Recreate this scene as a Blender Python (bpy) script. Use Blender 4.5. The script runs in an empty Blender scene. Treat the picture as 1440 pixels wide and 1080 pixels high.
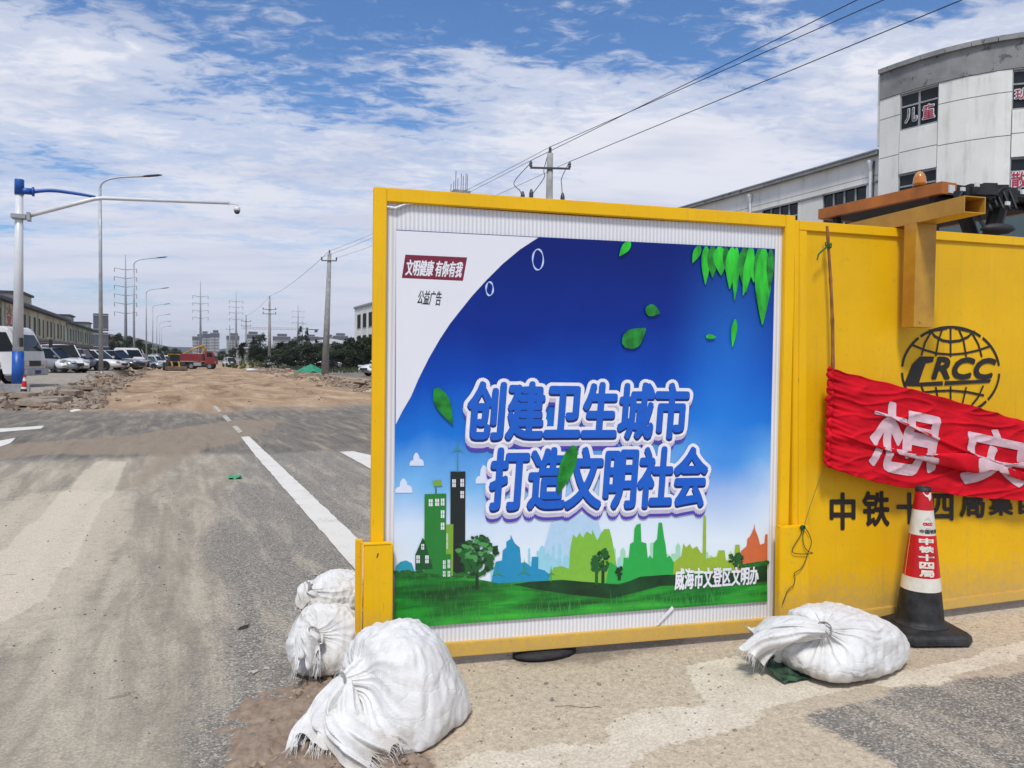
CLX, CLY = -2.2, 1.3   # where the cloud field is cut
import bpy, bmesh, math, random
import numpy as np
from mathutils import Vector, Matrix, noise as mnoise
random.seed(7)
C = bpy.context.scene.collection
S = bpy.context.scene

# ------------------------------------------------------------------ camera
YAW, ROLL, PITCH, FPX, HC = math.radians(23.4), math.radians(.65), math.radians(1.7513), 1100.0, 1.55
Fv = Vector((math.sin(YAW)*math.cos(PITCH), math.cos(YAW)*math.cos(PITCH), -math.sin(PITCH)))
R0 = Vector((math.cos(YAW), -math.sin(YAW), 0)); U0 = R0.cross(Fv)
Rv = R0*math.cos(ROLL)+U0*math.sin(ROLL); Uv = U0*math.cos(ROLL)-R0*math.sin(ROLL)
CP = Vector((0, 0, HC))
cam = bpy.data.cameras.new('camera'); camo = bpy.data.objects.new('camera', cam); C.objects.link(camo)
cam.sensor_width = 36; cam.lens = 36*FPX/1440; cam.clip_start = .05; cam.clip_end = 9000
camo.matrix_world = Matrix(((Rv.x, Uv.x, -Fv.x, 0), (Rv.y, Uv.y, -Fv.y, 0), (Rv.z, Uv.z, -Fv.z, HC), (0, 0, 0, 1)))
S.camera = camo

# ------------------------------------------------------------------ exposure, sun, sky
S.view_settings.view_transform = 'Standard'; S.view_settings.look = 'None'
S.view_settings.exposure = 0.33; S.view_settings.gamma = 1; S.view_settings.use_curve_mapping = False
SUN_EL, SUN_ROT = math.radians(57), math.radians(212)
sd = Vector((math.sin(SUN_ROT)*math.cos(SUN_EL), math.cos(SUN_ROT)*math.cos(SUN_EL), math.sin(SUN_EL)))
sl = bpy.data.lights.new('sun', 'SUN'); sl.energy = 2.4; sl.angle = math.radians(10); sl.color = (1, .955, .88)
so = bpy.data.objects.new('sun', sl); C.objects.link(so); so.rotation_euler = (-sd).to_track_quat('-Z', 'Y').to_euler()
so.location = (0, 0, 60)

def N(nt, t, **k):
    n = nt.nodes.new(t)
    for a, v in k.items():
        if a in n.inputs: n.inputs[a].default_value = v
        else: setattr(n, a, v)
    return n
def M(nt, op, a, b=None, c=None, clamp=False):
    n = nt.nodes.new('ShaderNodeMath'); n.operation = op; n.use_clamp = clamp
    for i, v in enumerate((a, b, c)):
        if v is None: continue
        if isinstance(v, (int, float)): n.inputs[i].default_value = v
        else: nt.links.new(v, n.inputs[i])
    return n.outputs[0]
def ramp(nt, fac, stops, mode='LINEAR'):
    n = nt.nodes.new('ShaderNodeValToRGB'); e = n.color_ramp.elements; n.color_ramp.interpolation = mode
    while len(e) < len(stops): e.new(.5)
    for i, (p, c) in enumerate(stops):
        e[i].position = p; e[i].color = (*c, 1) if not isinstance(c, (int, float)) else (c, c, c, 1)
    nt.links.new(fac, n.inputs[0]); return n.outputs[0]
def mix(nt, f, a, b):
    n = nt.nodes.new('ShaderNodeMix'); n.data_type = 'RGBA'
    for s, v in ((0, f), (6, a), (7, b)):
        if isinstance(v, (int, float)): n.inputs[s].default_value = v
        elif isinstance(v, tuple): n.inputs[s].default_value = (*v, 1)
        else: nt.links.new(v, n.inputs[s])
    return n.outputs[2]
def vmap(nt, vec, sc=(1, 1, 1), loc=(0, 0, 0), rot=(0, 0, 0)):
    n = nt.nodes.new('ShaderNodeMapping'); n.inputs['Scale'].default_value = sc
    n.inputs['Location'].default_value = loc; n.inputs['Rotation'].default_value = rot
    nt.links.new(vec, n.inputs[0]); return n.outputs[0]
def nz(nt, vec, scale, detail=4, rough=.5, dist=0):
    n = N(nt, 'ShaderNodeTexNoise', Scale=scale, Detail=detail, Roughness=rough, Distortion=dist)
    nt.links.new(vec, n.inputs['Vector']); return n.outputs[0]

W = bpy.data.worlds.new('World'); S.world = W; W.use_nodes = True
nt = W.node_tree; nt.nodes.clear()
sky = N(nt, 'ShaderNodeTexSky'); sky.sky_type = 'NISHITA'; sky.sun_disc = False
sky.sun_elevation = SUN_EL; sky.sun_rotation = SUN_ROT; sky.altitude = 100; sky.dust_density = 1.2; sky.ozone_density = 2.0
tc = N(nt, 'ShaderNodeTexCoord'); sx = N(nt, 'ShaderNodeSeparateXYZ'); nt.links.new(tc.outputs['Generated'], sx.inputs[0])
zz = M(nt, 'MAXIMUM', sx.outputs[2], 0.0)
zp = M(nt, 'ADD', zz, .08)
cx = N(nt, 'ShaderNodeCombineXYZ'); nt.links.new(M(nt, 'DIVIDE', sx.outputs[0], zp), cx.inputs[0]); nt.links.new(M(nt, 'DIVIDE', sx.outputs[1], zp), cx.inputs[1])
P = vmap(nt, cx.outputs[0], rot=(0, 0, math.radians(20)))
big = nz(nt, vmap(nt, P, sc=(.55, .7, 1), loc=(CLX, CLY, 0)), 1.0, 3, .5, .3)
mid = nz(nt, vmap(nt, P, sc=(1.3, 1.9, 1), loc=(3, 7, 1)), 1.7, 6, .6, .4)
fine = nz(nt, vmap(nt, P, sc=(2.4, 3.4, 1), loc=(9, 1, 4)), 4.6, 5, .62, .5)
elev = ramp(nt, zz, [(0, .72), (.10, .64), (.22, .54), (.31, .28), (.40, .03), (.8, .1)])
s1 = M(nt, 'MULTIPLY_ADD', big, 2.2, -1.52)
s2 = M(nt, 'MULTIPLY_ADD', mid, .9, s1)
s3 = M(nt, 'MULTIPLY_ADD', fine, .95, M(nt, 'SUBTRACT', s2, .165))
s4 = M(nt, 'ADD', s3, elev)
cm = ramp(nt, s4, [(.30, 0), (.62, .62), (.98, .96)], 'EASE')
skyb = N(nt, 'ShaderNodeMix', data_type='RGBA', blend_type='MULTIPLY'); skyb.inputs[0].default_value = 1
nt.links.new(sky.outputs[0], skyb.inputs[6]); skyb.inputs[7].default_value = (.62, .88, 1.16, 1)
shade = nz(nt, vmap(nt, P, sc=(1, 2, 1), loc=(5, 5, 5)), 1.2, 4, .55)
ccol = ramp(nt, shade, [(.36, (5.3, 5.5, 6.4)), (.56, (7.4, 7.4, 7.75))])
hcol = mix(nt, ramp(nt, zz, [(0, 1), (.16, .55), (.42, 0)]), ccol, (5.1, 5.4, 6.6))
fin = mix(nt, cm, skyb.outputs[2], hcol)
bg = N(nt, 'ShaderNodeBackground', Strength=.1); nt.links.new(fin, bg.inputs[0])
wo = N(nt, 'ShaderNodeOutputWorld'); nt.links.new(bg.outputs[0], wo.inputs[0])
W.cycles.sampling_method = 'MANUAL'; W.cycles.sample_map_resolution = 512

# ------------------------------------------------------------------ geometry helpers
def ray(x, y): return (Fv+Rv*((x-720)/FPX)-Uv*((y-540)/FPX))
def WD(x, y, d): return CP+ray(x, y)*d                     # point at depth d along the view
def G(x, y, z=0.0):
    d = ray(x, y); return CP+d*((z-HC)/d.z)
def sst(t): t = np.clip(t, 0, 1); return t*t*(3-2*t)
def HT(X, Y):
    X = np.asarray(X, float); Y = np.asarray(Y, float)
    wob = .35*np.sin(Y*.31)+.25*np.sin(Y*.83+1)
    l = sst((-2.9+wob*.8-X)/.9)*(.35+.15*sst((Y-30)/20))*sst((Y-24.5)/3.5)
    r = sst((X-8.4-wob)/1.0)*.3*sst((Y-34)/3)
    rough = sst((Y-26)/4)*sst((230-Y)/60)*sst((X+4.5)/1)*sst((11-X)/2)
    n = .014*np.sin(X*1.1+np.sin(Y*.31)*2)*np.sin(Y*.23+X*.5)+.008*np.sin(X*2.3+Y*.37)
    return l+r+n*rough
def GT(x, y, add=0.0):
    z = 0.0
    for _ in range(12):
        p = G(x, y, z+add); z = .5*z+.5*float(HT(p.x, p.y))
    p = G(x, y, z); return Vector((p.x, p.y, z))
def lin(c): c = c/255; return c/12.92 if c <= .04045 else ((c+.055)/1.055)**2.4
def rgb(r, g, b, k=1.0): return tuple(min(.92, lin(v)*k) for v in (r, g, b))

def mat(name, col, rough=.6, metal=0.0, ns=6.0, na=.12, bump=0.0, bs=60.0, col2=None, trans=0, spec=.5, coat=0, alpha=None, stretch=(1, 1, 1), nsharp=None, rn=0.0):
    m = bpy.data.materials.new(name); m.use_nodes = True; t = m.node_tree
    b = t.nodes['Principled BSDF']; b.inputs['Roughness'].default_value = rough; b.inputs['Metallic'].default_value = metal
    b.inputs['Specular IOR Level'].default_value = spec; b.inputs['Coat Weight'].default_value = coat
    b.inputs['Transmission Weight'].default_value = trans
    tcn = N(t, 'ShaderNodeTexCoord'); v = vmap(t, tcn.outputs['Object'], sc=stretch)
    f = nz(t, v, ns, 5, .6)
    c2 = col2 or tuple(max(0, x*(1-na*2.2)) for x in col)
    hi = col if col2 else tuple(min(.95, x*(1+na)) for x in col)
    lo, up = nsharp or (.32, .68)
    r = ramp(t, f, [(lo, c2), (up, hi)])
    t.links.new(r, b.inputs['Base Color'])
    if rn:
        f2 = nz(t, v, ns*2.3, 4, .6); t.links.new(M(t, 'MULTIPLY_ADD', f2, rn, rough-rn/2, True), b.inputs['Roughness'])
    if bump:
        bn = N(t, 'ShaderNodeBump', Strength=bump, Distance=.01); t.links.new(nz(t, v, bs, 4, .6), bn.inputs['Height']); t.links.new(bn.outputs[0], b.inputs['Normal'])
    return m

def tag(o, label=None, cat=None, group=None, kind=None):
    for k, v in (('label', label), ('category', cat), ('group', group), ('kind', kind)):
        if v: o[k] = v
    return o
def thing(name, label, cat, loc=(0, 0, 0), rz=0.0, group=None, mw=None):
    o = bpy.data.objects.new(name, None); C.objects.link(o); o.empty_display_size = .2
    if mw is not None: o.matrix_world = mw
    else: o.location = loc; o.rotation_euler = (0, 0, rz)
    return tag(o, label, cat, group)
def copy_tree(o, parent=None):
    c = o.copy(); C.objects.link(c)
    if parent is not None: c.parent = parent
    for ch in list(o.children): copy_tree(ch, c)
    return c

class MB:
    def __init__(s): s.v = []; s.f = []; s.mi = []; s.sm = []; s.cm = 0; s.smooth = False; s.x = None
    def add(s, vs, fs):
        o = len(s.v); s.v += [tuple(s.x @ Vector(p)) if s.x else tuple(p) for p in vs]
        for f in fs: s.f.append(tuple(i+o for i in f)); s.mi.append(s.cm); s.sm.append(s.smooth)
        return s
    def box(s, c, d, rot=None, taper=1.0):
        hx, hy, hz = d[0]/2, d[1]/2, d[2]/2; c = Vector(c); vs = []
        for z in (-1, 1):
            k = taper if z > 0 else 1
            for x, y in ((-1, -1), (1, -1), (1, 1), (-1, 1)):
                p = Vector((x*hx*k, y*hy*k, z*hz)); vs.append(c+(rot @ p if rot else p))
        return s.add(vs, [(0, 3, 2, 1), (4, 5, 6, 7), (0, 1, 5, 4), (1, 2, 6, 5), (2, 3, 7, 6), (3, 0, 4, 7)])
    def bb(s, a, b):   # box from two corners
        return s.box([(a[i]+b[i])/2 for i in range(3)], [abs(b[i]-a[i]) for i in range(3)])
    def tube(s, pts, r, n=8, cap=True):
        pts = [Vector(p) for p in pts]; rs = r if isinstance(r, (list, tuple)) else [r]*len(pts)
        vs = []; pu = None
        for i, p in enumerate(pts):
            t = (pts[min(i+1, len(pts)-1)]-pts[max(i-1, 0)]).normalized()
            if pu is None: pu = Vector((0, 0, 1)) if abs(t.z) < .9 else Vector((1, 0, 0))
            a = t.cross(pu).normalized(); b = a.cross(t).normalized(); pu = b
            for k in range(n):
                q = 2*math.pi*k/n; vs.append(p+(a*math.cos(q)+b*math.sin(q))*rs[i])
        fs = [(i*n+k, i*n+(k+1) % n, (i+1)*n+(k+1) % n, (i+1)*n+k) for i in range(len(pts)-1) for k in range(n)]
        if cap: fs += [tuple(range(n))[::-1], tuple(range((len(pts)-1)*n, len(pts)*n))]
        return s.add(vs, fs)
    def lathe(s, prof, n=24, c=(0, 0, 0), a0=0, cap=True):
        vs = [(c[0]+r*math.cos(a0+2*math.pi*k/n), c[1]+r*math.sin(a0+2*math.pi*k/n), c[2]+z) for r, z in prof for k in range(n)]
        fs = [(i*n+k, i*n+(k+1) % n, (i+1)*n+(k+1) % n, (i+1)*n+k) for i in range(len(prof)-1) for k in range(n)]
        if cap: fs += [tuple(range(n))[::-1], tuple(range((len(prof)-1)*n, len(prof)*n))]
        return s.add(vs, fs)
    def prism(s, poly, y0, y1, ax='y'):   # poly of (x,z) extruded along y
        n = len(poly)
        g = (lambda p, y: (p[0], y, p[1])) if ax == 'y' else (lambda p, y: (p[0], p[1], y))
        vs = [g(p, y0) for p in poly]+[g(p, y1) for p in poly]
        return s.add(vs, [tuple(range(n)), tuple(range(n, 2*n))[::-1]]+[(i, i+n, (i+1) % n+n, (i+1) % n) for i in range(n)])
    def grid(s, fn, nu, nv, wrap=False):
        vs = [fn(i/nu, j/nv) for j in range(nv+1) for i in range(nu+(0 if wrap else 1))]
        w = nu if wrap else nu+1
        return s.add(vs, [(j*w+i, j*w+(i+1) % w, (j+1)*w+(i+1) % w, (j+1)*w+i) for j in range(nv) for i in range(nu)])
    def build(s, name, mats, parent=None, bevel=0, mesh=None):
        me = bpy.data.meshes.new(name); me.from_pydata(s.v, [], s.f)
        for m in (mats if isinstance(mats, (list, tuple)) else [mats]): me.materials.append(m)
        me.polygons.foreach_set('material_index', s.mi); me.polygons.foreach_set('use_smooth', s.sm)
        me.validate(); me.update()
        bm = bmesh.new(); bm.from_mesh(me)
        if not getattr(s, 'open', False): bmesh.ops.recalc_face_normals(bm, faces=bm.faces)
        if bevel: bmesh.ops.bevel(bm, geom=[e for e in bm.edges if e.is_manifold and e.calc_face_angle(0) > .6], offset=bevel, segments=2, affect='EDGES', clamp_overlap=True)
        bm.to_mesh(me); bm.free()
        o = bpy.data.objects.new(name, me); C.objects.link(o)
        if parent is not None: o.parent = parent
        return o
def put(name, mesh, parent, loc=(0, 0, 0), rot=(0, 0, 0), sc=(1, 1, 1)):
    o = bpy.data.objects.new(name, mesh); C.objects.link(o); o.parent = parent; o.location = loc; o.rotation_euler = rot; o.scale = sc; return o

_tc = {}
def text_mesh(body, res=3):
    if body in _tc: return _tc[body]
    c = bpy.data.curves.new('t', 'FONT'); c.body = body; c.size = 1; c.resolution_u = res
    o = bpy.data.objects.new('t', c); C.objects.link(o)
    dg = bpy.context.evaluated_depsgraph_get(); me = bpy.data.meshes.new_from_object(o.evaluated_get(dg))
    vs = [v.co.xy.copy() for v in me.vertices]; fs = [tuple(p.vertices) for p in me.polygons]
    bpy.data.objects.remove(o); bpy.data.curves.remove(c); bpy.data.meshes.remove(me)
    x0, x1 = min(v.x for v in vs), max(v.x for v in vs); y0, y1 = min(v.y for v in vs), max(v.y for v in vs)
    _tc[body] = ([((v.x-x0)/(x1-x0), (v.y-y0)/(y1-y0)) for v in vs], fs, (x1-x0)/(y1-y0)); return _tc[body]

# ------------------------------------------------------------------ ground
def pip(px, py, poly):
    ins = np.zeros(px.shape, bool); n = len(poly); j = n-1
    for i in range(n):
        xi, yi = poly[i]; xj, yj = poly[j]
        c = ((yi > py) != (yj > py)) & (px < (xj-xi)*(py-yi)/((yj-yi) or 1e-9)+xi); ins ^= c; j = i
    return ins
def grow(a, b, d0, k):
    o = [a]; d = d0; s = 1 if b > a else -1
    while (b-o[-1])*s > 0: o.append(o[-1]+s*d); d *= k
    return o[1:]
xs = sorted(grow(-6, -3500, .1, 1.16))+list(np.arange(-6, 8.01, .06))+grow(8.01, 3500, .1, 1.16)
ys = sorted(grow(.6, -400, .1, 1.3))+list(np.arange(.6, 13, .06))+grow(13, 60, .12, 1.012)+grow(60, 5000, .8, 1.1)
GX, GY = np.meshgrid(np.array(xs), np.array(ys)); GZ = HT(GX, GY)
dx, dy, dz = GX, GY, GZ-HC
dep = dx*Fv.x+dy*Fv.y+dz*Fv.z; dep = np.where(dep > .05, dep, np.nan)
PX = 720+FPX*(dx*Rv.x+dy*Rv.y+dz*Rv.z)/dep; PY = 540-FPX*(dx*Uv.x+dy*Uv.y+dz*Uv.z)/dep
PX = np.nan_to_num(PX, nan=-9e3); PY = np.nan_to_num(PY, nan=9e3)
def soft(m, it):
    m = m.astype(float)
    for _ in range(it):
        m[1:-1, 1:-1] = (m[1:-1, 1:-1]*2+m[:-2, 1:-1]+m[2:, 1:-1]+m[1:-1, :-2]+m[1:-1, 2:])/6
    return m
screed = soft(pip(PX, PY, [(965, 936), (1062, 918), (1140, 940), (1292, 944), (1440, 900), (1500, 885), (1500, 905), (1440, 922), (1310, 962), (1200, 966), (1112, 985), (1106, 992), (1020, 996), (985, 975)])
              | pip(PX, PY, [(845, 1030), (868, 1008), (930, 995), (1030, 990), (1080, 1003), (1046, 1026), (985, 1033), (900, 1062), (860, 1090), (600, 1095), (660, 1062), (760, 1048), (880, 1048)]), 1)
sand = soft(pip(PX, PY, [(470, 905), (640, 885), (1000, 870), (1500, 800), (2200, 780), (2200, 880), (1440, 945), (1270, 968), (1120, 1008), (1190, 1040), (1290, 1100), (1320, 1500), (-100, 1500), (560, 1110), (560, 1000)]), 3)
dirt_shade = soft(pip(PX, PY, [(715, 920), (850, 900), (965, 885), (975, 903), (905, 915), (850, 932), (760, 938), (700, 935)]), 5)  # dark gravel under the bottom rail, with the rail's shade painted in
soil = soft(pip(PX, PY, [(350, 1120), (375, 1030), (400, 985), (440, 950), (520, 960), (620, 1090), (560, 1200)]), 5)
dust = soft(pip(PX, PY, [(-900, 660), (0, 655), (250, 625), (340, 640), (330, 690), (290, 760), (330, 850), (330, 960), (270, 1200), (-900, 1300)]), 10)
light = soft(pip(PX, PY, [(-300, 790), (60, 690), (180, 690), (150, 800), (60, 900), (-400, 1100)]), 8)*1.0
band = soft(pip(PX, PY, [(-600, 665), (-100, 632), (0, 625), (180, 612), (330, 590), (400, 592), (350, 620), (290, 632), (250, 650), (200, 682), (175, 690), (205, 655), (220, 640), (60, 640), (-600, 720)]), 4)
strip = soft(pip(PX, PY, [(135, 648), (178, 649), (152, 700), (112, 765), (70, 840), (-40, 900), (-120, 860), (20, 760)]), 2)
blot = soft(pip(PX, PY, [(440, 600), (523, 592), (523, 640), (470, 630), (380, 640), (330, 610)]), 6)
dirt = sst((GY-20)/9+.25*np.sin(GX*.7+1)*.4)*sst((GX+4.4)/1.2)*sst((11.5-GX)/1.5)*sst((260-GY)/40)
side = sst((-GX-3.2)/.8)*sst((GY-25)/3)*sst((260-GY)/40)
cross = sst((GY-12.5)/1.5)*(1-dirt)*(1-side)
nv = GX.size; w_ = len(xs); h_ = len(ys)
me = bpy.data.meshes.new('ground'); me.vertices.add(nv)
me.vertices.foreach_set('co', np.stack([GX, GY, GZ], -1).astype(np.float32).ravel())
I = (np.arange(h_-1)[:, None]*w_+np.arange(w_-1)[None]).ravel()
q = np.stack([I, I+1, I+1+w_, I+w_], -1).astype(np.int32)
me.loops.add(q.size); me.loops.foreach_set('vertex_index', q.ravel()); me.polygons.add(len(q))
me.polygons.foreach_set('loop_start', np.arange(0, q.size, 4, dtype=np.int32)); me.update(calc_edges=True); me.validate()
for nm, ch in (('mask', (sand, soil, dust)), ('mask2', (dirt, side, cross)), ('mask3', (light, band, screed)), ('mask4', (strip, blot, dirt_shade))):
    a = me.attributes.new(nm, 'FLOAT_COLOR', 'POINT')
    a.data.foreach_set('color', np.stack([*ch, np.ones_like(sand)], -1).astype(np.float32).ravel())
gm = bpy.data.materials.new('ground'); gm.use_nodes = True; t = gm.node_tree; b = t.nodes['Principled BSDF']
tcn = N(t, 'ShaderNodeTexCoord'); O = tcn.outputs['Object']
def attr(t, n):
    a = N(t, 'ShaderNodeAttribute', attribute_name=n); s = N(t, 'ShaderNodeSeparateColor'); t.links.new(a.outputs['Color'], s.inputs[0]); return s.outputs
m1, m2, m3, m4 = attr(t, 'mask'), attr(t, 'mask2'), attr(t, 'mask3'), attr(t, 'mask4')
nL = nz(t, O, .6, 6, .6, .4); nM = nz(t, O, 3.5, 6, .65); nS = nz(t, O, 28, 5, .65); nG = nz(t, O, 190, 2, .5); nT = nz(t, vmap(t, O, sc=(2.4, .35, 1), rot=(0, 0, math.radians(-12))), 1.8, 7, .68, .6)
vor = N(t, 'ShaderNodeTexVoronoi', Scale=120.0); t.links.new(O, vor.inputs['Vector'])
def msk(base, n1, k1, n2, k2, lo=.38, hi=.62):
    a = M(t, 'MULTIPLY_ADD', M(t, 'SUBTRACT', n1, .5), k1, base); a = M(t, 'MULTIPLY_ADD', M(t, 'SUBTRACT', n2, .5), k2, a)
    return ramp(t, a, [(lo, 0), (hi, 1)])
vor.inputs['Scale'].default_value = 115.0; vsx = N(t, 'ShaderNodeSeparateColor'); t.links.new(vor.outputs['Color'], vsx.inputs[0]); vG = vsx.outputs[0]
asp = ramp(t, vG, [(.0, (.12, .117, .113)), (.55, (.19, .186, .18)), (.82, (.24, .234, .224)), (.95, (.40, .39, .365))])
trk = nz(t, vmap(t, O, sc=(3.4, .10, 1), rot=(0, 0, math.radians(-6))), 1.0, 5, .6, .5); nF = nz(t, O, 70, 4, .7); nX = nz(t, O, 9, 6, .7)
asp = mix(t, ramp(t, nM, [(.35, 0), (.7, .45)]), asp, (.26, .25, .23))
dcol = ramp(t, M(t, 'ADD', M(t, 'MULTIPLY', nT, .45), M(t, 'ADD', M(t, 'MULTIPLY', trk, .35), M(t, 'MULTIPLY', nX, .20))), [(.36, (.20, .187, .165)), (.50, (.33, .305, .26)), (.62, (.46, .425, .36))])
dcol = mix(t, M(t, 'MULTIPLY', ramp(t, nG, [(.4, 0), (.6, 1)]), .25), dcol, (.17, .16, .15))
c = mix(t, msk(M(t, 'MULTIPLY', m1[2], .85), trk, 1.6, nX, 1.3, .25, .80), asp, dcol)
c = mix(t, M(t, 'MULTIPLY', msk(m3[0], trk, 1.4, nX, 1.5, .3, 1.0), .7), c, (.50, .46, .39))
c = mix(t, M(t, 'MULTIPLY', msk(.40, nT, 1.8, nF, 1.2, .42, .70), .7), c, (.44, .41, .355))
c = mix(t, M(t, 'MULTIPLY', msk(m4[0], nS, .9, nM, .5, .42, .58), .55), c, (.60, .56, .48))
c = mix(t, M(t, 'MULTIPLY', msk(m4[1], nT, 1.4, nM, .6), .6), c, (.13, .125, .12))
crc = ramp(t, nT, [(.32, (.10, .097, .095)), (.55, (.19, .18, .165)), (.70, (.33, .285, .22))])
c = mix(t, msk(m2[2], trk, 1.0, nX, 1.3, .25, .8), c, crc)
c = mix(t, M(t, 'MULTIPLY', msk(m3[1], nT, 1.6, nX, 1.5, .3, .9), .7), c, (.27, .225, .175))
dr = ramp(t, nz(t, vmap(t, O, sc=(.55, .12, 1)), 1.5, 8, .66, 1.0), [(.32, (.17, .115, .075)), (.44, (.29, .205, .135)), (.56, (.38, .285, .195)), (.70, (.50, .42, .325))])
c = mix(t, msk(m2[0], nL, 1.5, nX, 1.1, .3, .75), c, dr)
c = mix(t, msk(m2[1], nL, .3, nM, .4), c, ramp(t, nM, [(.3, (.2, .185, .165)), (.7, (.38, .36, .33))]))
sc = ramp(t, nS, [(.3, (.35, .30, .24)), (.5, (.47, .415, .335)), (.72, (.57, .51, .425))])
sc = mix(t, M(t, 'MULTIPLY', ramp(t, nF, [(.60, 0), (.68, 1)]), .6), sc, (.17, .14, .11))
sc = mix(t, M(t, 'MULTIPLY', ramp(t, nX, [(.48, 0), (.62, 1)]), .45), sc, (.54, .48, .39))
sc = mix(t, ramp(t, nL, [(.45, 0), (.7, .55)]), sc, (.33, .30, .26))
c = mix(t, msk(m1[0], nM, .5, nS, .6), c, sc)
c = mix(t, M(t, 'MULTIPLY', msk(m3[2], nS, .8, nM, .3, .44, .52), .9), c, ramp(t, nM, [(.35, (.52, .48, .41)), (.65, (.64, .61, .54))]))
c = mix(t, msk(m1[1], nM, .5, nS, .7), c, ramp(t, nS, [(.3, (.17, .12, .085)), (.55, (.31, .235, .17)), (.75, (.45, .37, .28))]))
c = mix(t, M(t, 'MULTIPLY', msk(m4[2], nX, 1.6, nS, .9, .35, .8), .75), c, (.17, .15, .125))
# rare oil spots and scuffs
c = mix(t, M(t, 'MULTIPLY', ramp(t, nz(t, vmap(t, O, sc=(1, 2.5, 1)), 3.2, 4, .6), [(.665, 0), (.70, 1)]), .5), c, (.13, .105, .085))
gr = ramp(t, M(t, 'ADD', M(t, 'MULTIPLY', nF, .6), M(t, 'MULTIPLY', vG, .4)), [(.28, .80), (.5, .99), (.72, 1.18)])
gx = N(t, 'ShaderNodeMix', data_type='RGBA', blend_type='MULTIPLY'); gx.inputs[0].default_value = .9; t.links.new(c, gx.inputs[6]); t.links.new(gr, gx.inputs[7]); c = gx.outputs[2]
wmx = N(t, 'ShaderNodeMix', data_type='RGBA', blend_type='MULTIPLY'); wmx.inputs[0].default_value = 1; t.links.new(c, wmx.inputs[6]); wmx.inputs[7].default_value = (1.07, 1.0, .90, 1)
t.links.new(wmx.outputs[2], b.inputs['Base Color']); b.inputs['Roughness'].default_value = .92; b.inputs['Specular IOR Level'].default_value = .25
bn = N(t, 'ShaderNodeBump', Strength=.55, Distance=.012); hgt = M(t, 'ADD', M(t, 'MULTIPLY', nG, .40), M(t, 'MULTIPLY_ADD', nF, .8, M(t, 'MULTIPLY', nX, .9)))
t.links.new(hgt, bn.inputs['Height']); t.links.new(bn.outputs[0], b.inputs['Normal'])
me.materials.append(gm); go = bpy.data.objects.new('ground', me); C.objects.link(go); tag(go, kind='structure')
me.polygons.foreach_set('use_smooth', np.ones(len(me.polygons), bool))

# painted marks: worn thermoplastic, eaten away by dust where noise says so
def paint_mat(name, white, under, lo, hi, ns=5):
    m = bpy.data.materials.new(name); m.use_nodes = True; t = m.node_tree; b = t.nodes['Principled BSDF']; b.inputs['Roughness'].default_value = .85
    O = N(t, 'ShaderNodeTexCoord').outputs['Object']
    f = M(t, 'ADD', M(t, 'MULTIPLY', nz(t, O, ns, 6, .7), .6), M(t, 'MULTIPLY', nz(t, O, 90, 3, .6), .4))
    t.links.new(mix(t, ramp(t, f, [(lo, 0), (hi, 1)]), white, under), b.inputs['Base Color']); return m
pw = paint_mat('worn_white_paint', (.66, .63, .57), (.42, .39, .34), .52, .66, 3)
pf = paint_mat('faded_paint', (.50, .47, .41), (.33, .305, .26), .40, .62, 2.2)
ps = paint_mat('pale_screed', (.60, .56, .48), (.43, .37, .30), .50, .60, 2.5)
def edge_poly(pts, z, amp, step=.12):
    o = []
    for i, a in enumerate(pts):
        b_ = pts[(i+1) % len(pts)]; n = max(1, int((b_-a).length/step))
        for k in range(n):
            p = a.lerp(b_, k/n); nn = mnoise.noise(Vector((p.x*6, p.y*6, z*90)))*amp; o.append(Vector((p.x+nn, p.y+nn*.7, z)))
    return o
def sheet(name, px, m, z=.004, amp=.015, label=None, step=.12, terr=False):
    mb = MB(); mb.open = True; pts = edge_poly([G(*p) for p in px], z, amp, step)
    if terr: pts = [Vector((p.x, p.y, float(HT(p.x, p.y))+z)) for p in pts]
    mb.add(pts, [tuple(range(len(pts)))[::-1]]); o = mb.build(name, m); bm = bmesh.new(); bm.from_mesh(o.data)
    bmesh.ops.triangulate(bm, faces=bm.faces, ngon_method='EAR_CLIP')
    for f in bm.faces:
        if f.normal.z < 0: f.normal_flip()
    bm.to_mesh(o.data); bm.free(); tag(o, kind='structure'); return o
for args in (('line_remnant', [(299, 571), (304, 571), (312, 579), (307, 580)], pf, .008, .02), ('line_remnant', [(312, 585), (318, 584), (326, 592), (320, 594)], pf, .008, .02), ('line_remnant', [(326, 600), (333, 599), (341, 607), (336, 610)], pf, .008, .02), ('lane_line', [(339, 615), (350, 614), (500, 755), (560, 812), (560, 862), (500, 803), (358, 640)], pw, .008, .012),
             ('dash_line', [(478, 636), (497, 635), (560, 650), (600, 700), (523, 661)], pw, .008, .01),
             ('cross_mark', [(-60, 606), (0, 603), (62, 599), (58, 603), (0, 608), (-60, 613)], pw, .006, .01),
             ('cross_mark', [(-60, 626), (0, 620), (22, 616), (14, 624), (-10, 632), (-60, 640)], pw, .006, .01),
             ('cross_mark', [(98, 577), (112, 574), (114, 577), (100, 580)], pw, .006, .01)):
    sheet(*args)

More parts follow.
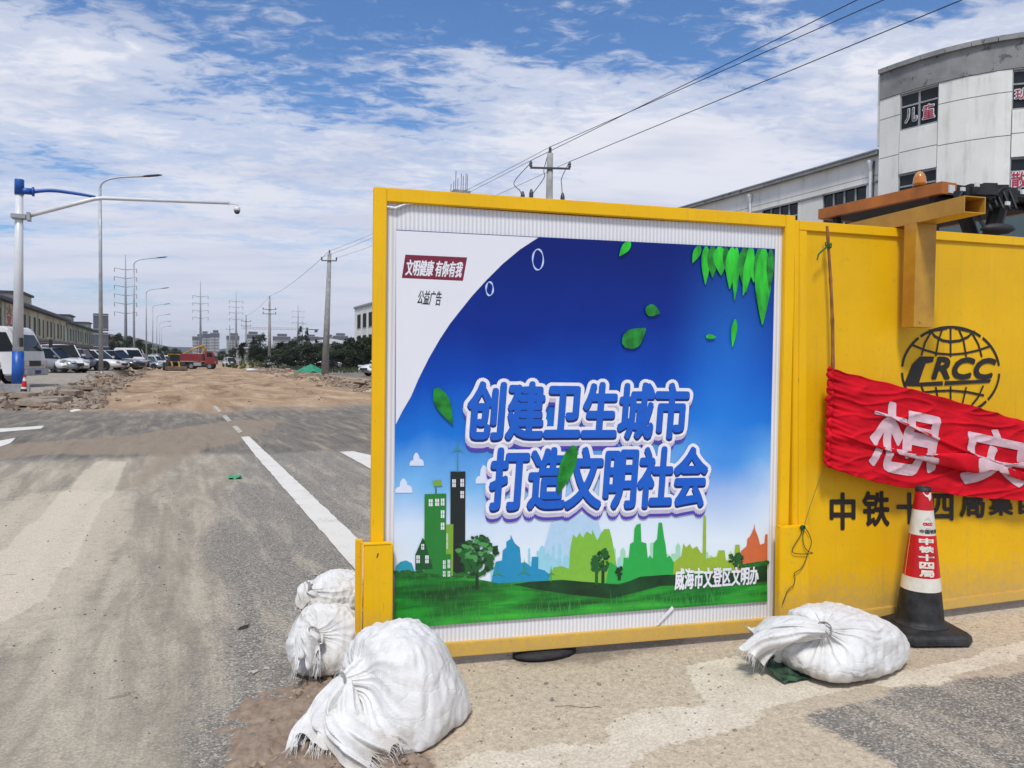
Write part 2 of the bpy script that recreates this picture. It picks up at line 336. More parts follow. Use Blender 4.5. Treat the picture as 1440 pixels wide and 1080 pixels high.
# ------------------------------------------------------------------ fence panels
class Plane:
    def __init__(s, x, y, a, lean, side, z):
        s.o = Vector((x, y, z)); s.e = Vector((math.cos(a), math.sin(a), side)).normalized()
        n = Vector((-math.sin(a), math.cos(a), 0)); u = Vector((0, 0, 1))+n*lean; u -= s.e*u.dot(s.e); s.u = u.normalized()
        s.n = s.u.cross(s.e).normalized()
        if s.n.dot(n) < 0: s.n = -s.n
        s.mw = Matrix(((s.e.x, s.n.x, s.u.x, x), (s.e.y, s.n.y, s.u.y, y), (s.e.z, s.n.z, s.u.z, z), (0, 0, 0, 1)))
    def px(s, x, y, off=0.0):           # where the printed mark lies on this board
        d = ray(x, y); o = s.o+s.n*off; t_ = (o-CP).dot(s.n)/d.dot(s.n); p = CP+d*t_-s.o
        return Vector((p.dot(s.e), p.dot(s.u)))
P1 = Plane(.8795, 3.7502, -.1562, .0037, -.0031, .05)
P2 = Plane(3.1901, 3.3641, -.0773, .0186, .0065, .05)
YEL = rgb(244, 189, 6, .95)
def yellow_mat(name, k=1.0):
    m = bpy.data.materials.new(name); m.use_nodes = True; t = m.node_tree; b = t.nodes['Principled BSDF']
    b.inputs['Specular IOR Level'].default_value = .3; O = N(t, 'ShaderNodeTexCoord').outputs['Object']
    a = nz(t, O, 1.6, 5, .6); f = nz(t, O, 24, 5, .7); st = nz(t, vmap(t, O, sc=(14, 14, .7)), 2, 4, .6)
    c = ramp(t, a, [(.3, tuple(x*.86*k for x in YEL)), (.7, tuple(x*1.04*k for x in YEL))])
    c = mix(t, ramp(t, f, [(.60, 0), (.74, .40)]), c, (.42, .27, .05))
    c = mix(t, ramp(t, st, [(.56, 0), (.8, .30)]), c, (.38, .27, .08))
    scr = nz(t, vmap(t, O, sc=(40, 40, 6)), 3, 3, .5); c = mix(t, ramp(t, scr, [(.70, 0), (.73, .55)]), c, (.30, .20, .07))
    sx = N(t, 'ShaderNodeSeparateXYZ'); t.links.new(O, sx.inputs[0])
    g = M(t, 'ADD', sx.outputs[2], M(t, 'MULTIPLY', M(t, 'SUBTRACT', f, .5), .5))
    c = mix(t, ramp(t, g, [(.02, .55), (.30, 0)]), c, (.33, .27, .17))
    t.links.new(c, b.inputs['Base Color']); t.links.new(M(t, 'MULTIPLY_ADD', f, .3, .32, True), b.inputs['Roughness'])
    bn = N(t, 'ShaderNodeBump', Strength=.25, Distance=.02); t.links.new(M(t, 'ADD', M(t, 'MULTIPLY', nz(t, O, 1.1, 2, .5), 2.0), M(t, 'MULTIPLY', f, .06)), bn.inputs['Height']); t.links.new(bn.outputs[0], b.inputs['Normal'])
    return m
yel = yellow_mat('yellow_paint'); yel2 = yellow_mat('yellow_sheet', .93)
def flat(pl, pts, yoff, mb, loc=False):
    q_ = [Vector(p) if loc else pl.px(*p, yoff) for p in pts]; mb.add([(p.x, yoff, p.y) for p in q_], [tuple(range(len(q_)))])
def flatpoly(pl, name, pts, yoff, m, par, loc=False):
    mb = MB(); mb.open = True; flat(pl, pts, yoff, mb, loc); o = mb.build(name, m, par)
    bm = bmesh.new(); bm.from_mesh(o.data); bmesh.ops.triangulate(bm, faces=bm.faces, ngon_method='EAR_CLIP'); bm.to_mesh(o.data); bm.free(); return o
def ribbon(pl, mb, pts, wpx, yoff, closed=False):
    q_ = [pl.px(*p, yoff) for p in pts]; n = len(q_); w = [x*.0042/2 for x in (wpx if isinstance(wpx, list) else [wpx]*n)]; vs = []
    for i, p in enumerate(q_):
        a, b_ = (q_[(i-1) % n], q_[(i+1) % n]) if closed else (q_[max(i-1, 0)], q_[min(i+1, n-1)])
        t_ = (b_-a).normalized(); nn = Vector((-t_.y, t_.x)); vs += [(p.x+nn.x*w[i], yoff, p.y+nn.y*w[i]), (p.x-nn.x*w[i], yoff, p.y-nn.y*w[i])]
    m_ = n if closed else n-1
    mb.add(vs, [(2*i, 2*i+1, (2*i+3) % (2*n), (2*i+2) % (2*n)) for i in range(m_)])
def text_on(pl, name, body, quad, yoff, m, par, r=0.0, copies=10, shift=(0, 0), res=3, r0=0.0):
    """body fitted into a quad (tl,tr,br,bl) on the board; r thickens the strokes by r metres"""
    vs, fs, _ = text_mesh(body, res); tl, tr, br, bl = [pl.px(*p, yoff) for p in quad]; mb = MB(); mb.open = True
    offs = [(0, 0)]+[(math.cos(2*math.pi*k/copies)*r, math.sin(2*math.pi*k/copies)*r) for k in range(copies)] if r else [(0, 0)]
    if r > .012: offs += [(math.cos(2*math.pi*k/8)*r*.5, math.sin(2*math.pi*k/8)*r*.5) for k in range(8)]
    for k, (ox, oy) in enumerate(offs):
        mb.add([((bl*(1-u)*(1-v)+br*u*(1-v)+tr*u*v+tl*(1-u)*v).x+ox+shift[0], yoff-k*2.5e-5, (bl*(1-u)*(1-v)+br*u*(1-v)+tr*u*v+tl*(1-u)*v).y+oy+shift[1]) for u, v in vs], fs)
    return mb.build(name, m, par)
def fm(name, r_, g_, b_, k=1.0, rough=.42, ns=30, na=.03):
    return mat(name, rgb(r_, g_, b_, k), rough, ns=ns, na=na)

# --- hoarding with the poster
h1 = thing('hoarding_panel', 'yellow steel framed hoarding with the blue and green public notice poster', 'hoarding', group='yellow hoarding panels', mw=P1.mw)
W1, H1 = 2.3195, 2.3297
def rails(parent, w, h, tl, tr, bl_, bt, dp=.05):
    for nm, a, b_ in (('left_stile', (0, 0, 0), (tl, dp, h)), ('right_stile', (w-tr, 0, 0), (w, dp, h)),
                      ('top_rail', (tl, .002, h-bt), (w-tr, dp, h)), ('bottom_rail', (tl, .002, 0), (w-tr, dp, bl_))):
        MB().bb(a, b_).build(nm, yel, parent, bevel=.004)
rails(h1, W1, H1, .064, .062, .072, .068)
wm = bpy.data.materials.new('fluted_board'); wm.use_nodes = True; t = wm.node_tree; b = t.nodes['Principled BSDF']; b.inputs['Roughness'].default_value = .5
O = N(t, 'ShaderNodeTexCoord').outputs['Object']; wv = N(t, 'ShaderNodeTexWave', Scale=15.0, Distortion=.3, wave_profile='SIN'); wv.bands_direction = 'X'; t.links.new(vmap(t, O, rot=(0, math.radians(0), 0)), wv.inputs['Vector'])
nn_ = nz(t, O, 3, 4, .6); t.links.new(mix(t, ramp(t, wv.outputs[1], [(.1, 0), (.95, .62)]), mix(t, ramp(t, nn_, [(.3, 0), (.7, 1)]), (.76, .76, .78), (.82, .82, .84)), (.52, .52, .56)), b.inputs['Base Color'])
bn = N(t, 'ShaderNodeBump', Strength=.5, Distance=.004); t.links.new(wv.outputs[1], bn.inputs['Height']); t.links.new(bn.outputs[0], b.inputs['Normal'])
def wav(x, z): return .0035*mnoise.noise(Vector((x*1.7, z*1.7, 3)))
mb = MB(); mb.smooth = True
x0, x1, z0, z1 = .058, W1-.056, .066, H1-.062
def bfn(u, v):
    x = x0+(x1-x0)*u; z = z0+(z1-z0)*v
    sag = 0.0
    if v > .985: sag = .012*max(0, math.sin(u*3.1+.2))
    return (x, .030+wav(x, z), z-sag)
mb.open = True; mb.grid(bfn, 60, 40); board = mb.build('backing_board', wm, h1)
MB().bb((.058, .040, .066), (W1-.056, .046, H1-.062)).build('back_sheet', yel2, h1)
# poster sheet
q4 = [P1.px(x, y, .02) for x, y in ((557, 323), (1090, 350), (1079, 845.5), (553.5, 884))]
def PQ(u, v, y=.02):
    p = q4[3]*(1-u)*(1-v)+q4[2]*u*(1-v)+q4[1]*u*v+q4[0]*(1-u)*v; return (p.x, y, p.y)
pm = bpy.data.materials.new('poster_print'); pm.use_nodes = True; t = pm.node_tree; b = t.nodes['Principled BSDF']; b.inputs['Roughness'].default_value = .34; b.inputs['Specular IOR Level'].default_value = .3
O = N(t, 'ShaderNodeTexCoord').outputs['Object']; sx = N(t, 'ShaderNodeSeparateXYZ'); t.links.new(O, sx.inputs[0])
cl = nz(t, vmap(t, O, sc=(1, 1, .8)), 2.6, 5, .55, .4); gl = nz(t, vmap(t, O, sc=(2.2, 1, .5)), 1.2, 2, .5)
hz = M(t, 'ADD', sx.outputs[2], M(t, 'MULTIPLY_ADD', cl, -.30, .15)); hz = M(t, 'ADD', hz, M(t, 'MULTIPLY_ADD', sx.outputs[0], -.045, .05))
c = ramp(t, M(t, 'DIVIDE', hz, 2.4), [(.22, rgb(222, 232, 240)), (.30, rgb(206, 222, 240)), (.38, rgb(120, 182, 232)), (.48, rgb(24, 114, 208)), (.58, rgb(4, 72, 178)), (.70, rgb(0, 42, 138)), (.86, rgb(0, 28, 112)), (1, rgb(0, 26, 106))])
gx = M(t, 'ABSOLUTE', M(t, 'SUBTRACT', M(t, 'SUBTRACT', sx.outputs[0], 1.86), M(t, 'MULTIPLY', sx.outputs[2], .05)))
gl2 = M(t, 'MULTIPLY', ramp(t, gx, [(0, .85), (.42, 0)], 'EASE'), ramp(t, M(t, 'DIVIDE', sx.outputs[2], 2.4), [(.22, 0), (.40, .9), (.7, .55), (.88, .1)]))
c = mix(t, gl2, c, rgb(40, 128, 220)); t.links.new(c, b.inputs['Base Color'])
mb = MB(); mb.open = True; mb.smooth = True; mb.grid(lambda u, v: PQ(u, v), 40, 30); poster = mb.build('poster', pm, h1)
LY = .0185
def lay(): 
    global LY; LY -= .00012; return LY
white = fm('poster_white', 226, 226, 232, ns=2, na=.012); 
arc = [(556.5, 597), (566, 578), (577.6, 558.5), (589, 532), (603, 504), (618.5, 477), (633, 455), (648, 436), (664, 416), (685, 393), (707, 371), (731, 351), (757, 334.5)]
flatpoly(P1, 'white_corner', [(557, 324)]+[(757, 334)]+arc[::-1][1:], lay(), white, poster)
maroon = fm('poster_maroon', 120, 26, 52); navy = fm('poster_navy', 30, 34, 80); dark = fm('poster_black', 34, 32, 44)
flatpoly(P1, 'slogan_banner', [(570, 358), (657, 362), (651, 395), (565, 391)], lay(), maroon, poster)
text_on(P1, 'slogan_text', '文明健康 有你有我', ((573, 365), (652, 368.5), (648, 390), (570, 387)), lay(), white, poster, r=.0018, copies=6)
text_on(P1, 'notice_text', '公益广告', ((590, 408), (622, 410), (619, 430), (586, 428)), lay(), dark, poster, r=.001, copies=6)
# rings
y = lay(); rp_ = fm('ring_pale', 190, 205, 240)
for cx_, cy_, rx, ry in ((756.5, 365, 7.5, 14.5), (688.5, 406, 5, 9.5)):
    mb = MB(); mb.open = True
    ribbon(P1, mb, [(cx_+rx*math.cos(a*math.pi/14), cy_+ry*math.sin(a*math.pi/14)) for a in range(28)], [1.6+.7*math.sin(a*.9) for a in range(28)], y, True); mb.build('bubble_ring', rp_, poster)

# clouds
cw = fm('cloud_print', 214, 222, 240)
for cx_, cy_, w_c, h_c in ((586, 655, 20, 20), (568, 693, 24, 22), (681, 680, 24, 28)):
    mb = MB(); mb.open = True; y = lay(); pts = []
    for bx, by, br in ((-.5, 0, .42), (0, -.55, .5), (.5, -.02, .42)):
        pass
    prof = [(-1, 0), (-1, -.35), (-.75, -.6), (-.5, -.62), (-.45, -1.1), (-.15, -1.5), (.1, -1.45), (.35, -1.1), (.4, -.8), (.7, -.75), (.95, -.5), (1, 0)]
    flat(P1, [(cx_+p[0]*w_c/2, cy_+p[1]*h_c*.62) for p in prof], y, mb); mb.build('cloud', cw, poster)
# skylines
def sky_poly(name, pts, col, yo=None): return flatpoly(P1, name, pts, yo or lay(), fm('print_'+name, *col), poster)
sky_poly('mist_beam', [(755, 805), (775, 735), (800, 725), (838, 722), (862, 805)], (178, 208, 232))
sky_poly('teal_dome', [(556, 806), (557, 796), (563, 790), (571, 788), (579, 792), (584, 806)], (40, 150, 175))
rq = random.Random(21)
for nm, col, xa_, xb_, lo_, hi_ in (('pale_teal_skyline', (150, 206, 222), 690, 880, 12, 46), ('pale_green_skyline', (160, 214, 178), 840, 1000, 14, 52), ('pale_lime_skyline', (196, 216, 140), 930, 1079, 8, 34)):
    x_ = xa_; pts_ = [(xa_, 822)]
    while x_ < xb_-9:
        w_q = rq.uniform(2.5, 8); h_q = rq.uniform(lo_, hi_)*(.6+.4*math.sin((x_-xa_)/(xb_-xa_)*3.14)); pts_ += [(x_, 812-h_q), (x_+w_q*.5, 812-h_q-rq.uniform(0, 6)), (x_+w_q, 812-h_q)]; x_ += w_q+.01
    sky_poly(nm, pts_+[(x_, 822)], col)
tq = [(690, 822), (697, 790), (706, 788), (707, 774), (712, 770), (712, 762), (718, 758), (718, 752), (724, 764), (731, 770), (733, 792), (738, 790), (747, 797), (748, 783), (757, 783), (757, 800), (766, 802), (775, 810), (790, 815), (800, 822)]
sky_poly('blue_skyline', tq, (30, 140, 185))
sky_poly('lime_towers', [(770, 822), (778, 798), (790, 796), (800, 800), (802, 770), (806, 752), (811, 756), (815, 749), (820, 756), (825, 747), (832, 752), (833, 745), (840, 760), (845, 750), (850, 744), (857, 744), (861, 760), (868, 800), (872, 826)], (126, 184, 60))
sky_poly('green_skyline', [(850, 826), (858, 790), (872, 800), (876, 797), (877, 784), (884, 785), (886, 765), (891, 762), (892, 744), (895, 738), (901, 736), (902, 762), (909, 764), (911, 785), (914, 781), (918, 786), (919, 764), (924, 758), (926, 735), (931, 735), (934, 756), (936, 766), (938, 784), (942, 781), (947, 790), (955, 790), (960, 815), (955, 830), (850, 830)], (38, 166, 72))
sky_poly('olive_skyline', [(945, 826), (948, 790), (958, 782), (961, 764), (965, 770), (970, 765), (974, 772), (980, 768), (986, 778), (988, 778), (989, 730), (990, 724), (993, 727), (993, 786), (1000, 784), (1008, 783), (1010, 774), (1019, 774), (1021, 788), (1032, 788), (1034, 766), (1040, 766), (1042, 786), (1048, 800), (1040, 815)], (150, 178, 50))
sky_poly('orange_skyline', [(1036, 812), (1042, 775), (1050, 768), (1051, 758), (1055, 754), (1060, 743), (1061, 736), (1062, 745), (1065, 752), (1067, 758), (1069, 766), (1075, 764), (1076, 752), (1079.5, 751), (1079.5, 800)], (206, 104, 58))
# grass hills
hm = bpy.data.materials.new('print_meadow'); hm.use_nodes = True; t = hm.node_tree; b = t.nodes['Principled BSDF']; b.inputs['Roughness'].default_value = .34
O = N(t, 'ShaderNodeTexCoord').outputs['Object']; n_ = nz(t, vmap(t, O, sc=(1.1, 1, 9)), 1.6, 4, .55, .3); n2_ = nz(t, vmap(t, O, sc=(30, 1, 6)), 3, 3, .6)
t.links.new(mix(t, ramp(t, n2_, [(.5, 0), (.75, .3)]), ramp(t, n_, [(.34, rgb(12, 66, 26)), (.46, rgb(16, 104, 34)), (.58, rgb(34, 150, 44)), (.72, rgb(64, 184, 52))]), rgb(90, 170, 70)), b.inputs['Base Color'])
flatpoly(P1, 'meadow', [(554, 884), (555, 806), (575, 803), (620, 806), (660, 812), (700, 820), (740, 818), (790, 815), (830, 819), (870, 821), (905, 812), (945, 808), (1000, 803), (1040, 806), (1079, 796), (1079, 845.5)], lay(), hm, poster)
flatpoly(P1, 'dark_hill', [(720, 822), (745, 818), (790, 816), (835, 819), (872, 823), (900, 811), (940, 808), (985, 812), (1030, 806), (1079, 792), (1079, 818), (1000, 822), (930, 824), (860, 842), (800, 836), (750, 828)], lay(), fm('print_dark_hill', 14, 66, 30, ns=6, na=.3), poster)
# hedge
mb = MB(); mb.open = True; y = lay(); rr = random.Random(3)
for k in range(46):
    cx_ = 556+k*2.6; cy_ = 805+math.sin(k*.8)*1.5+k*.10; r_ = 3+rr.random()*2.2
    flat(P1, [(cx_+r_*math.cos(a), cy_+r_*.8*math.sin(a)) for a in np.linspace(0, 6.28, 9)[:-1]], y-k*1e-5, mb)
for k in range(14): cx_ = 1042+k*2.8; flat(P1, [(cx_+4*math.cos(a), 797-k*.45+3.5*math.sin(a)) for a in np.linspace(0, 6.28, 9)[:-1]], y-k*1e-5, mb)
mb.build('hedge', fm('print_hedge', 36, 110, 40, ns=60, na=.3), poster)
# grass blades
mb = MB(); mb.open = True; y = lay()
for k in range(150):
    x_ = 560+rr.random()*515; base = 884-(x_-554)*.0733-rr.random()*7; hh = 8+rr.random()*22*(1 if rr.random() > .6 else .5); dxx = rr.uniform(-5, 5)
    flat(P1, [(x_-.7, base), (x_+.7, base), (x_+dxx, base-hh)], y-k*4e-6, mb)
tag(mb.build('grass_blades', fm('print_blade', 60, 150, 66), poster), kind='stuff')
# towers with windows
g1, g2, blk, lime = fm('print_green', 34, 124, 48), fm('print_deep_green', 20, 80, 40), fm('print_charcoal', 26, 34, 34), fm('print_lime', 120, 164, 50)
def tower(name, rects, wins, m_):   # printed towers, each with its printed windows
    mb = MB(); mb.open = True; y = lay()
    for k, r_ in enumerate(rects): flat(P1, r_, y-k*1e-5, mb)
    o = mb.build(name, m_, poster); y2 = lay()
    for (x_, y_, ww, wh) in wins:
        mb = MB(); mb.open = True
        for i in range(2):
            for j in range(2): flat(P1, [(x_+i*(ww/2+.3), y_+j*(wh/2+.3)), (x_+i*(ww/2+.3)+ww/2-.4, y_+j*(wh/2+.3)), (x_+i*(ww/2+.3)+ww/2-.4, y_+j*(wh/2+.3)+wh/2-.4), (x_+i*(ww/2+.3), y_+j*(wh/2+.3)+wh/2-.4)], y2, mb)
        mb.build('window_print', white, o)
    return o
tower('charcoal_tower', [[(633.5, 663), (654.5, 663), (654, 806), (633, 806)]], [(636, 674, 5, 11), (647.5, 673.5, 5, 11), (647.5, 690.5, 5, 10)], blk)
tower('lime_block', [[(624, 738), (637.5, 737), (637, 810), (624, 810)]], [(628, 750, 2, 22)], lime)
tower('green_tower', [[(597, 695), (627.5, 694), (627, 808), (596.5, 806)], [(612, 686), (614, 686), (614, 696), (612, 696)]], [(603, 702, 5.5, 10), (612, 701.5, 5.5, 10), (620, 701, 5, 10), (620, 717.5, 5, 11), (620, 735, 5, 10)], g1)
tower('gabled_house', [[(584, 780), (594.5, 756), (598, 762), (609, 800), (584, 802)]], [(585.5, 781, 5, 11), (598, 781, 5, 11), (592.5, 765, 4, 8)], g2)
tower('low_block', [[(619, 780), (634, 779), (634, 811), (619, 811)]], [(623, 788, 3.6, 12), (629.5, 787, 3.6, 12), (623, 803, 3.6, 8), (629.5, 803, 3.6, 8)], g1)
mb = MB(); mb.open = True; y = lay()
flat(P1, [(608, 676), (620, 675), (622, 683), (610, 684)], y, mb); mb.build('solar_panel', lime, poster)
# wind turbines
y = lay(); tbm = fm('print_turbine', 60, 150, 80)
for cx_, cy_, bl_, hb, ang in ((643.5, 631, 13, 33, .2), (700, 806, 12, 0, .1), (737, 804, 14, 0, .1), (775, 806, 8, 12, .1)):
    mb = MB(); mb.open = True
    for k in range(3):
        a = -math.pi/2+ang*.2+k*2.094; tip = (cx_+math.cos(a)*bl_, cy_+math.sin(a)*bl_*(1.4 if k == 0 else .9))
        dx_, dy_ = math.cos(a+1.57)*.9, math.sin(a+1.57)*.9; flat(P1, [(cx_-dx_, cy_-dy_), (cx_+dx_, cy_+dy_), tip], y-k*1e-5, mb)
    if hb: flat(P1, [(cx_-.5, cy_), (cx_+.5, cy_), (cx_+.8, cy_+hb), (cx_-.8, cy_+hb)], y-5e-5, mb)
    mb.build('wind_turbine', tbm, poster)
# leafy tree and small trees
def blobtree(name, cx_, cy_, rx, ry, base, cols, n=150, sz=4.2):
    y = lay(); objs = []
    mb = MB(); mb.open = True; mb.cm = 0
    flat(P1, [(cx_-1.8, cy_), (cx_+1.8, cy_), (cx_+2.2, base), (cx_-2.4, base)], y, mb)
    for k in range(n):
        a = rr.random()*6.28; q_ = math.sqrt(rr.random()); x_, y_ = cx_+math.cos(a)*rx*q_, cy_+math.sin(a)*ry*q_
        mb.cm = 0 if k < n*.45 else (1 if rr.random() < .5 else 2)
        if mb.cm == 2 and y_ > cy_+ry*.3: mb.cm = 1
        s_ = sz*(.6+rr.random()*.7); ph = rr.random()*3
        flat(P1, [(x_+s_*(.7+.5*((j*7+k) % 3)/2)*math.cos(j*.785+ph), y_+s_*.8*(.7+.5*((j*5+k) % 3)/2)*math.sin(j*.785+ph)) for j in range(8)], y-1e-5-k*4e-6, mb)
    return mb.build(name, cols, poster)
tg = [fm('leaf_dark', 16, 56, 26), fm('leaf_mid', 28, 92, 40), fm('leaf_bright', 74, 150, 78)]
blobtree('leafy_tree', 671, 781, 27, 27, 829, tg)
blobtree('round_tree', 848, 788, 8, 15, 820, [tg[0], tg[1], tg[1]], 40, 3); blobtree('round_tree', 839, 792, 7, 13, 822, [tg[1]]*3, 30, 3)
blobtree('round_tree', 871, 804, 4, 7, 816, [tg[0]]*3, 15, 2.2); blobtree('round_tree', 1035, 786, 10, 8, 798, [tg[0], tg[1], tg[1]], 40, 2.6)
# headline lettering
R1, R2 = ((662, 538), (969, 541), (963, 616), (656, 618)), ((694, 632), (996, 630), (990, 712), (688, 718))
HL = (('创建卫生城市', R1), ('打造文明社会', R2))
pur, wht, dkb, blu = fm('letter_purple', 84, 62, 176), fm('letter_white', 232, 230, 238), fm('letter_shadow', 12, 32, 100), fm('letter_blue', 16, 92, 196)
y = lay()
for b_, q_ in HL: text_on(P1, 'headline_glow', b_, q_, y, pur, poster, r=.026, copies=16, shift=(-.006, -.040))
y = lay()-.0006; LY -= .0006
gry = fm('letter_edge', 190, 188, 206)
for b_, q_ in HL: text_on(P1, 'headline_edge', b_, q_, y, gry, poster, r=.030, copies=16, shift=(-.004, -.020))
y = lay()-.0006; LY -= .0006
for b_, q_ in HL: text_on(P1, 'headline_border', b_, q_, y, wht, poster, r=.030, copies=18)
LY -= .0006; y = lay()
for b_, q_ in HL: text_on(P1, 'headline_shadow', b_, q_, y, dkb, poster, r=.011, copies=8, shift=(-.001, -.008))
y = lay()-.0004; LY -= .0004
for b_, q_ in HL: text_on(P1, 'headline_text', b_, q_, y, blu, poster, r=.0095, copies=8, shift=(0, .003))
LY -= .0006
text_on(P1, 'issuer_text', '威海市文登区文明办', ((950, 799.5), (1067, 797), (1066, 821), (949, 830)), lay(), white, poster, r=.0028, copies=8)
# leaves
gA, gB = mat('print_leaf', rgb(44, 200, 44), .35, ns=14, na=.3, stretch=(1, 1, .25)), mat('print_leaf_deep', rgb(30, 140, 44), .35, ns=14, na=.3)
def leaf(x0_, y0_, x1_, y1_, w_, m_, curve=0.0):
    a = Vector((x0_, y0_)); b_ = Vector((x1_, y1_)); d = (b_-a); n_ = Vector((-d.y, d.x)).normalized(); pl_ = []
    for s_ in (1, -1):
        for k in range(9):
            t_ = k/8 if s_ > 0 else 1-k/8; ww = w_*math.sin(math.pi*min(1, t_*.92+.04)**.8)*(1-.25*t_)
            p = a+d*t_+n_*(s_*ww/2+curve*math.sin(t_*math.pi)); pl_.append((p.x, min(9999, p.y)))
    yy = lay(); LYs = yy; o = flatpoly(P1, 'leaf_print', pl_, yy, m_, poster)
    return o
top = lambda x_: 350-(1090-x_)*.0507+1.0
for x_, L_, w_, dx_, m_ in ((984, 24, 12, -10, gA), (993, 54, 14, -1, gA), (1002, 44, 17, 0, gB), (1012, 40, 22, 2, gA), (1020, 52, 14, 8, gB), (1030, 58, 18, -4, gA), (1036, 74, 12, -3, gA), (1047, 62, 22, 2, gB), (1058, 66, 15, -13, gA), (1054, 48, 14, 6, gA), (1068, 88, 22, 5, gB), (1074, 106, 26, -2, gA), (1084, 58, 12, -2, gB)):
    leaf(x_, top(x_), x_+dx_, top(x_)+L_, w_, m_)
for a in ((886, 340, 871, 360, 13, gA), (908, 434, 928, 440, 19, gB), (877, 486, 908, 462, 30, gB), (1034, 449, 1030, 488, 9, gA), (993, 473, 1007, 474, 8, gA), (613, 546, 636, 596, 24, gB), (808, 627, 784, 696, 24, gB)): leaf(*a)
# loose strip of board edge and torn corner
mb = MB(); mb.tube([P1.mw.inverted() @ (P1.mw @ Vector((p.x, .012, p.y))) for p in [P1.px(x_, y_, .012) for x_, y_ in ((544, 291), (556, 293), (568, 288), (585, 285))]], [.006, .008, .006, .003], 6)
mb.build('curled_board_edge', wm, h1)
mb = MB(); mb.open = True
q_ = [P1.px(x_, y_, .014) for x_, y_ in ((945, 852), (948, 856), (925, 879), (920, 880))]; mb.add([(p.x, .014, p.y) for p in q_], [(0, 1, 2, 3)]); mb.build('torn_strip', white, h1)

# sleeves gripping the joint posts
def sleeve(label, pl, px_l, px_r, y_t, dep_, z_b, parent_name='post_sleeve'):
    pass
p_l, p_r = P1.px(512, 765, -.045), P1.px(553, 769, -.045)
root = thing('post_sleeve', 'short yellow steel box sleeve at the left foot of the poster hoarding', 'post sleeve', group='yellow post sleeves', mw=P1.mw)
zt = P1.px(530, 766, -.045).y
MB().bb((p_l.x, -.045, -.05), (p_r.x, -.003, zt)).build('box', yel, root, bevel=.004)
MB().bb((p_l.x-.004, -.047, zt), (p_r.x-.012, -.006, zt+.006)).build('lip', yel, root)
MB().bb((p_l.x-.036, .012, -.05), (p_l.x-.003, .055, zt+.012)).build('back_plate', yel2, root, bevel=.003)
MB().bb((p_l.x-.014, -.020, -.05), (p_l.x-.004, .010, zt+.006)).build('fin', yel2, root)
q_ = P1.px(531, 781, -.046); mb = MB(); mb.box((q_.x, -.0465, q_.y), (.005, .002, .022), Matrix.Rotation(.3, 3, 'Y')); mb.build('rust_mark', mat('rust', (.10, .045, .02), .9), root)

# --- yellow panel with emblem
h2 = thing('hoarding_panel', 'plain yellow steel hoarding with black globe emblem behind the red banner', 'hoarding', group='yellow hoarding panels', mw=P2.mw)
W2, H2 = 2.4, 2.30
rails(h2, W2, H2, .035, .06, .062, .055)
MB().bb((.036, .001, .0), (.09, .040, H2-.056)).build('inner_stile', yel, h2, bevel=.003)
mb = MB(); mb.smooth = True; mb.open = True
mb.grid(lambda u, v: (.03+(W2-.08)*u, .0165+.0025*mnoise.noise(Vector((u*2.4, v*2.2, 9))), .05+(H2-.1)*v), 60, 50); mb.build('steel_sheet', yel2, h2)
MB().bb((.03, .034, .04), (W2-.05, .040, H2-.04)).build('back_sheet', yel2, h2)
bk = fm('emblem_black', 34, 26, 22, rough=.5, na=.15)
E0 = .0125
cx_, cy_, rx, ry = 1337, 522, 68.5, 62
mb = MB(); mb.open = True
def earc(a0_, a1_, w, rx_=rx, ry_=ry, n=18, cy__=cy_): ribbon(P2, mb, [(cx_+rx_*math.cos(math.radians(a)), cy__+ry_*math.sin(math.radians(a))) for a in np.linspace(a0_, a1_, n)], w, E0)
for a0_, a1_ in ((186, 229), (232, 308), (311, 353), (3, 40), (43, 178)): earc(a0_, a1_, 4)
ribbon(P2, mb, [(1307, 463), (1315, 473), (1326, 479), (1337, 480.5), (1350, 479), (1361, 474), (1371, 465)], [2, 4, 4, 4, 4, 4, 2], E0-.0002)
ribbon(P2, mb, [(1310, 465), (1322, 463), (1332, 461)], 4.5, E0-.0003); ribbon(P2, mb, [(1343, 461), (1354, 463), (1366, 466)], 4.5, E0-.0003)
ribbon(P2, mb, [(1283, 485), (1300, 492), (1318, 497), (1337, 498.5), (1356, 497), (1374, 493), (1392, 487)], 3.2, E0-.0004)
for pts in ([(1337, 461), (1337, 502)], [(1325, 464), (1320, 478), (1316, 501)], [(1349, 464), (1355, 478), (1359, 502)], [(1310, 466), (1301, 482), (1296, 500)], [(1366, 466), (1376, 484), (1381, 502)],
            [(1337, 543), (1337, 582)], [(1316, 544), (1320, 566), (1326, 580)], [(1359, 544), (1354, 566), (1348, 580)], [(1296, 543), (1302, 560), (1312, 573)], [(1383, 542), (1376, 558), (1364, 573)],
            [(1296, 552), (1316, 550), (1337, 549), (1360, 551), (1384, 556)]): ribbon(P2, mb, pts, 3.2, E0-.0005)
flat(P2, [(1271, 541), (1283, 512), (1294, 501), (1314, 501.5), (1312, 509), (1302, 511), (1297, 524), (1291, 543), (1283, 543), (1271, 542)], E0-.0009, mb)
flat(P2, [(1292, 538), (1326, 536), (1326, 542), (1291, 543)], E0-.0010, mb); flat(P2, [(1329, 536), (1394, 533.5), (1392, 538), (1328, 542)], E0-.0009, mb)
mb.build('globe_emblem', bk, h2)
text_on(P2, 'emblem_letters', 'RCC', ((1320, 503), (1401, 505.5), (1393, 532), (1311, 532)), E0-.0012, bk, h2, r=.009, copies=8)
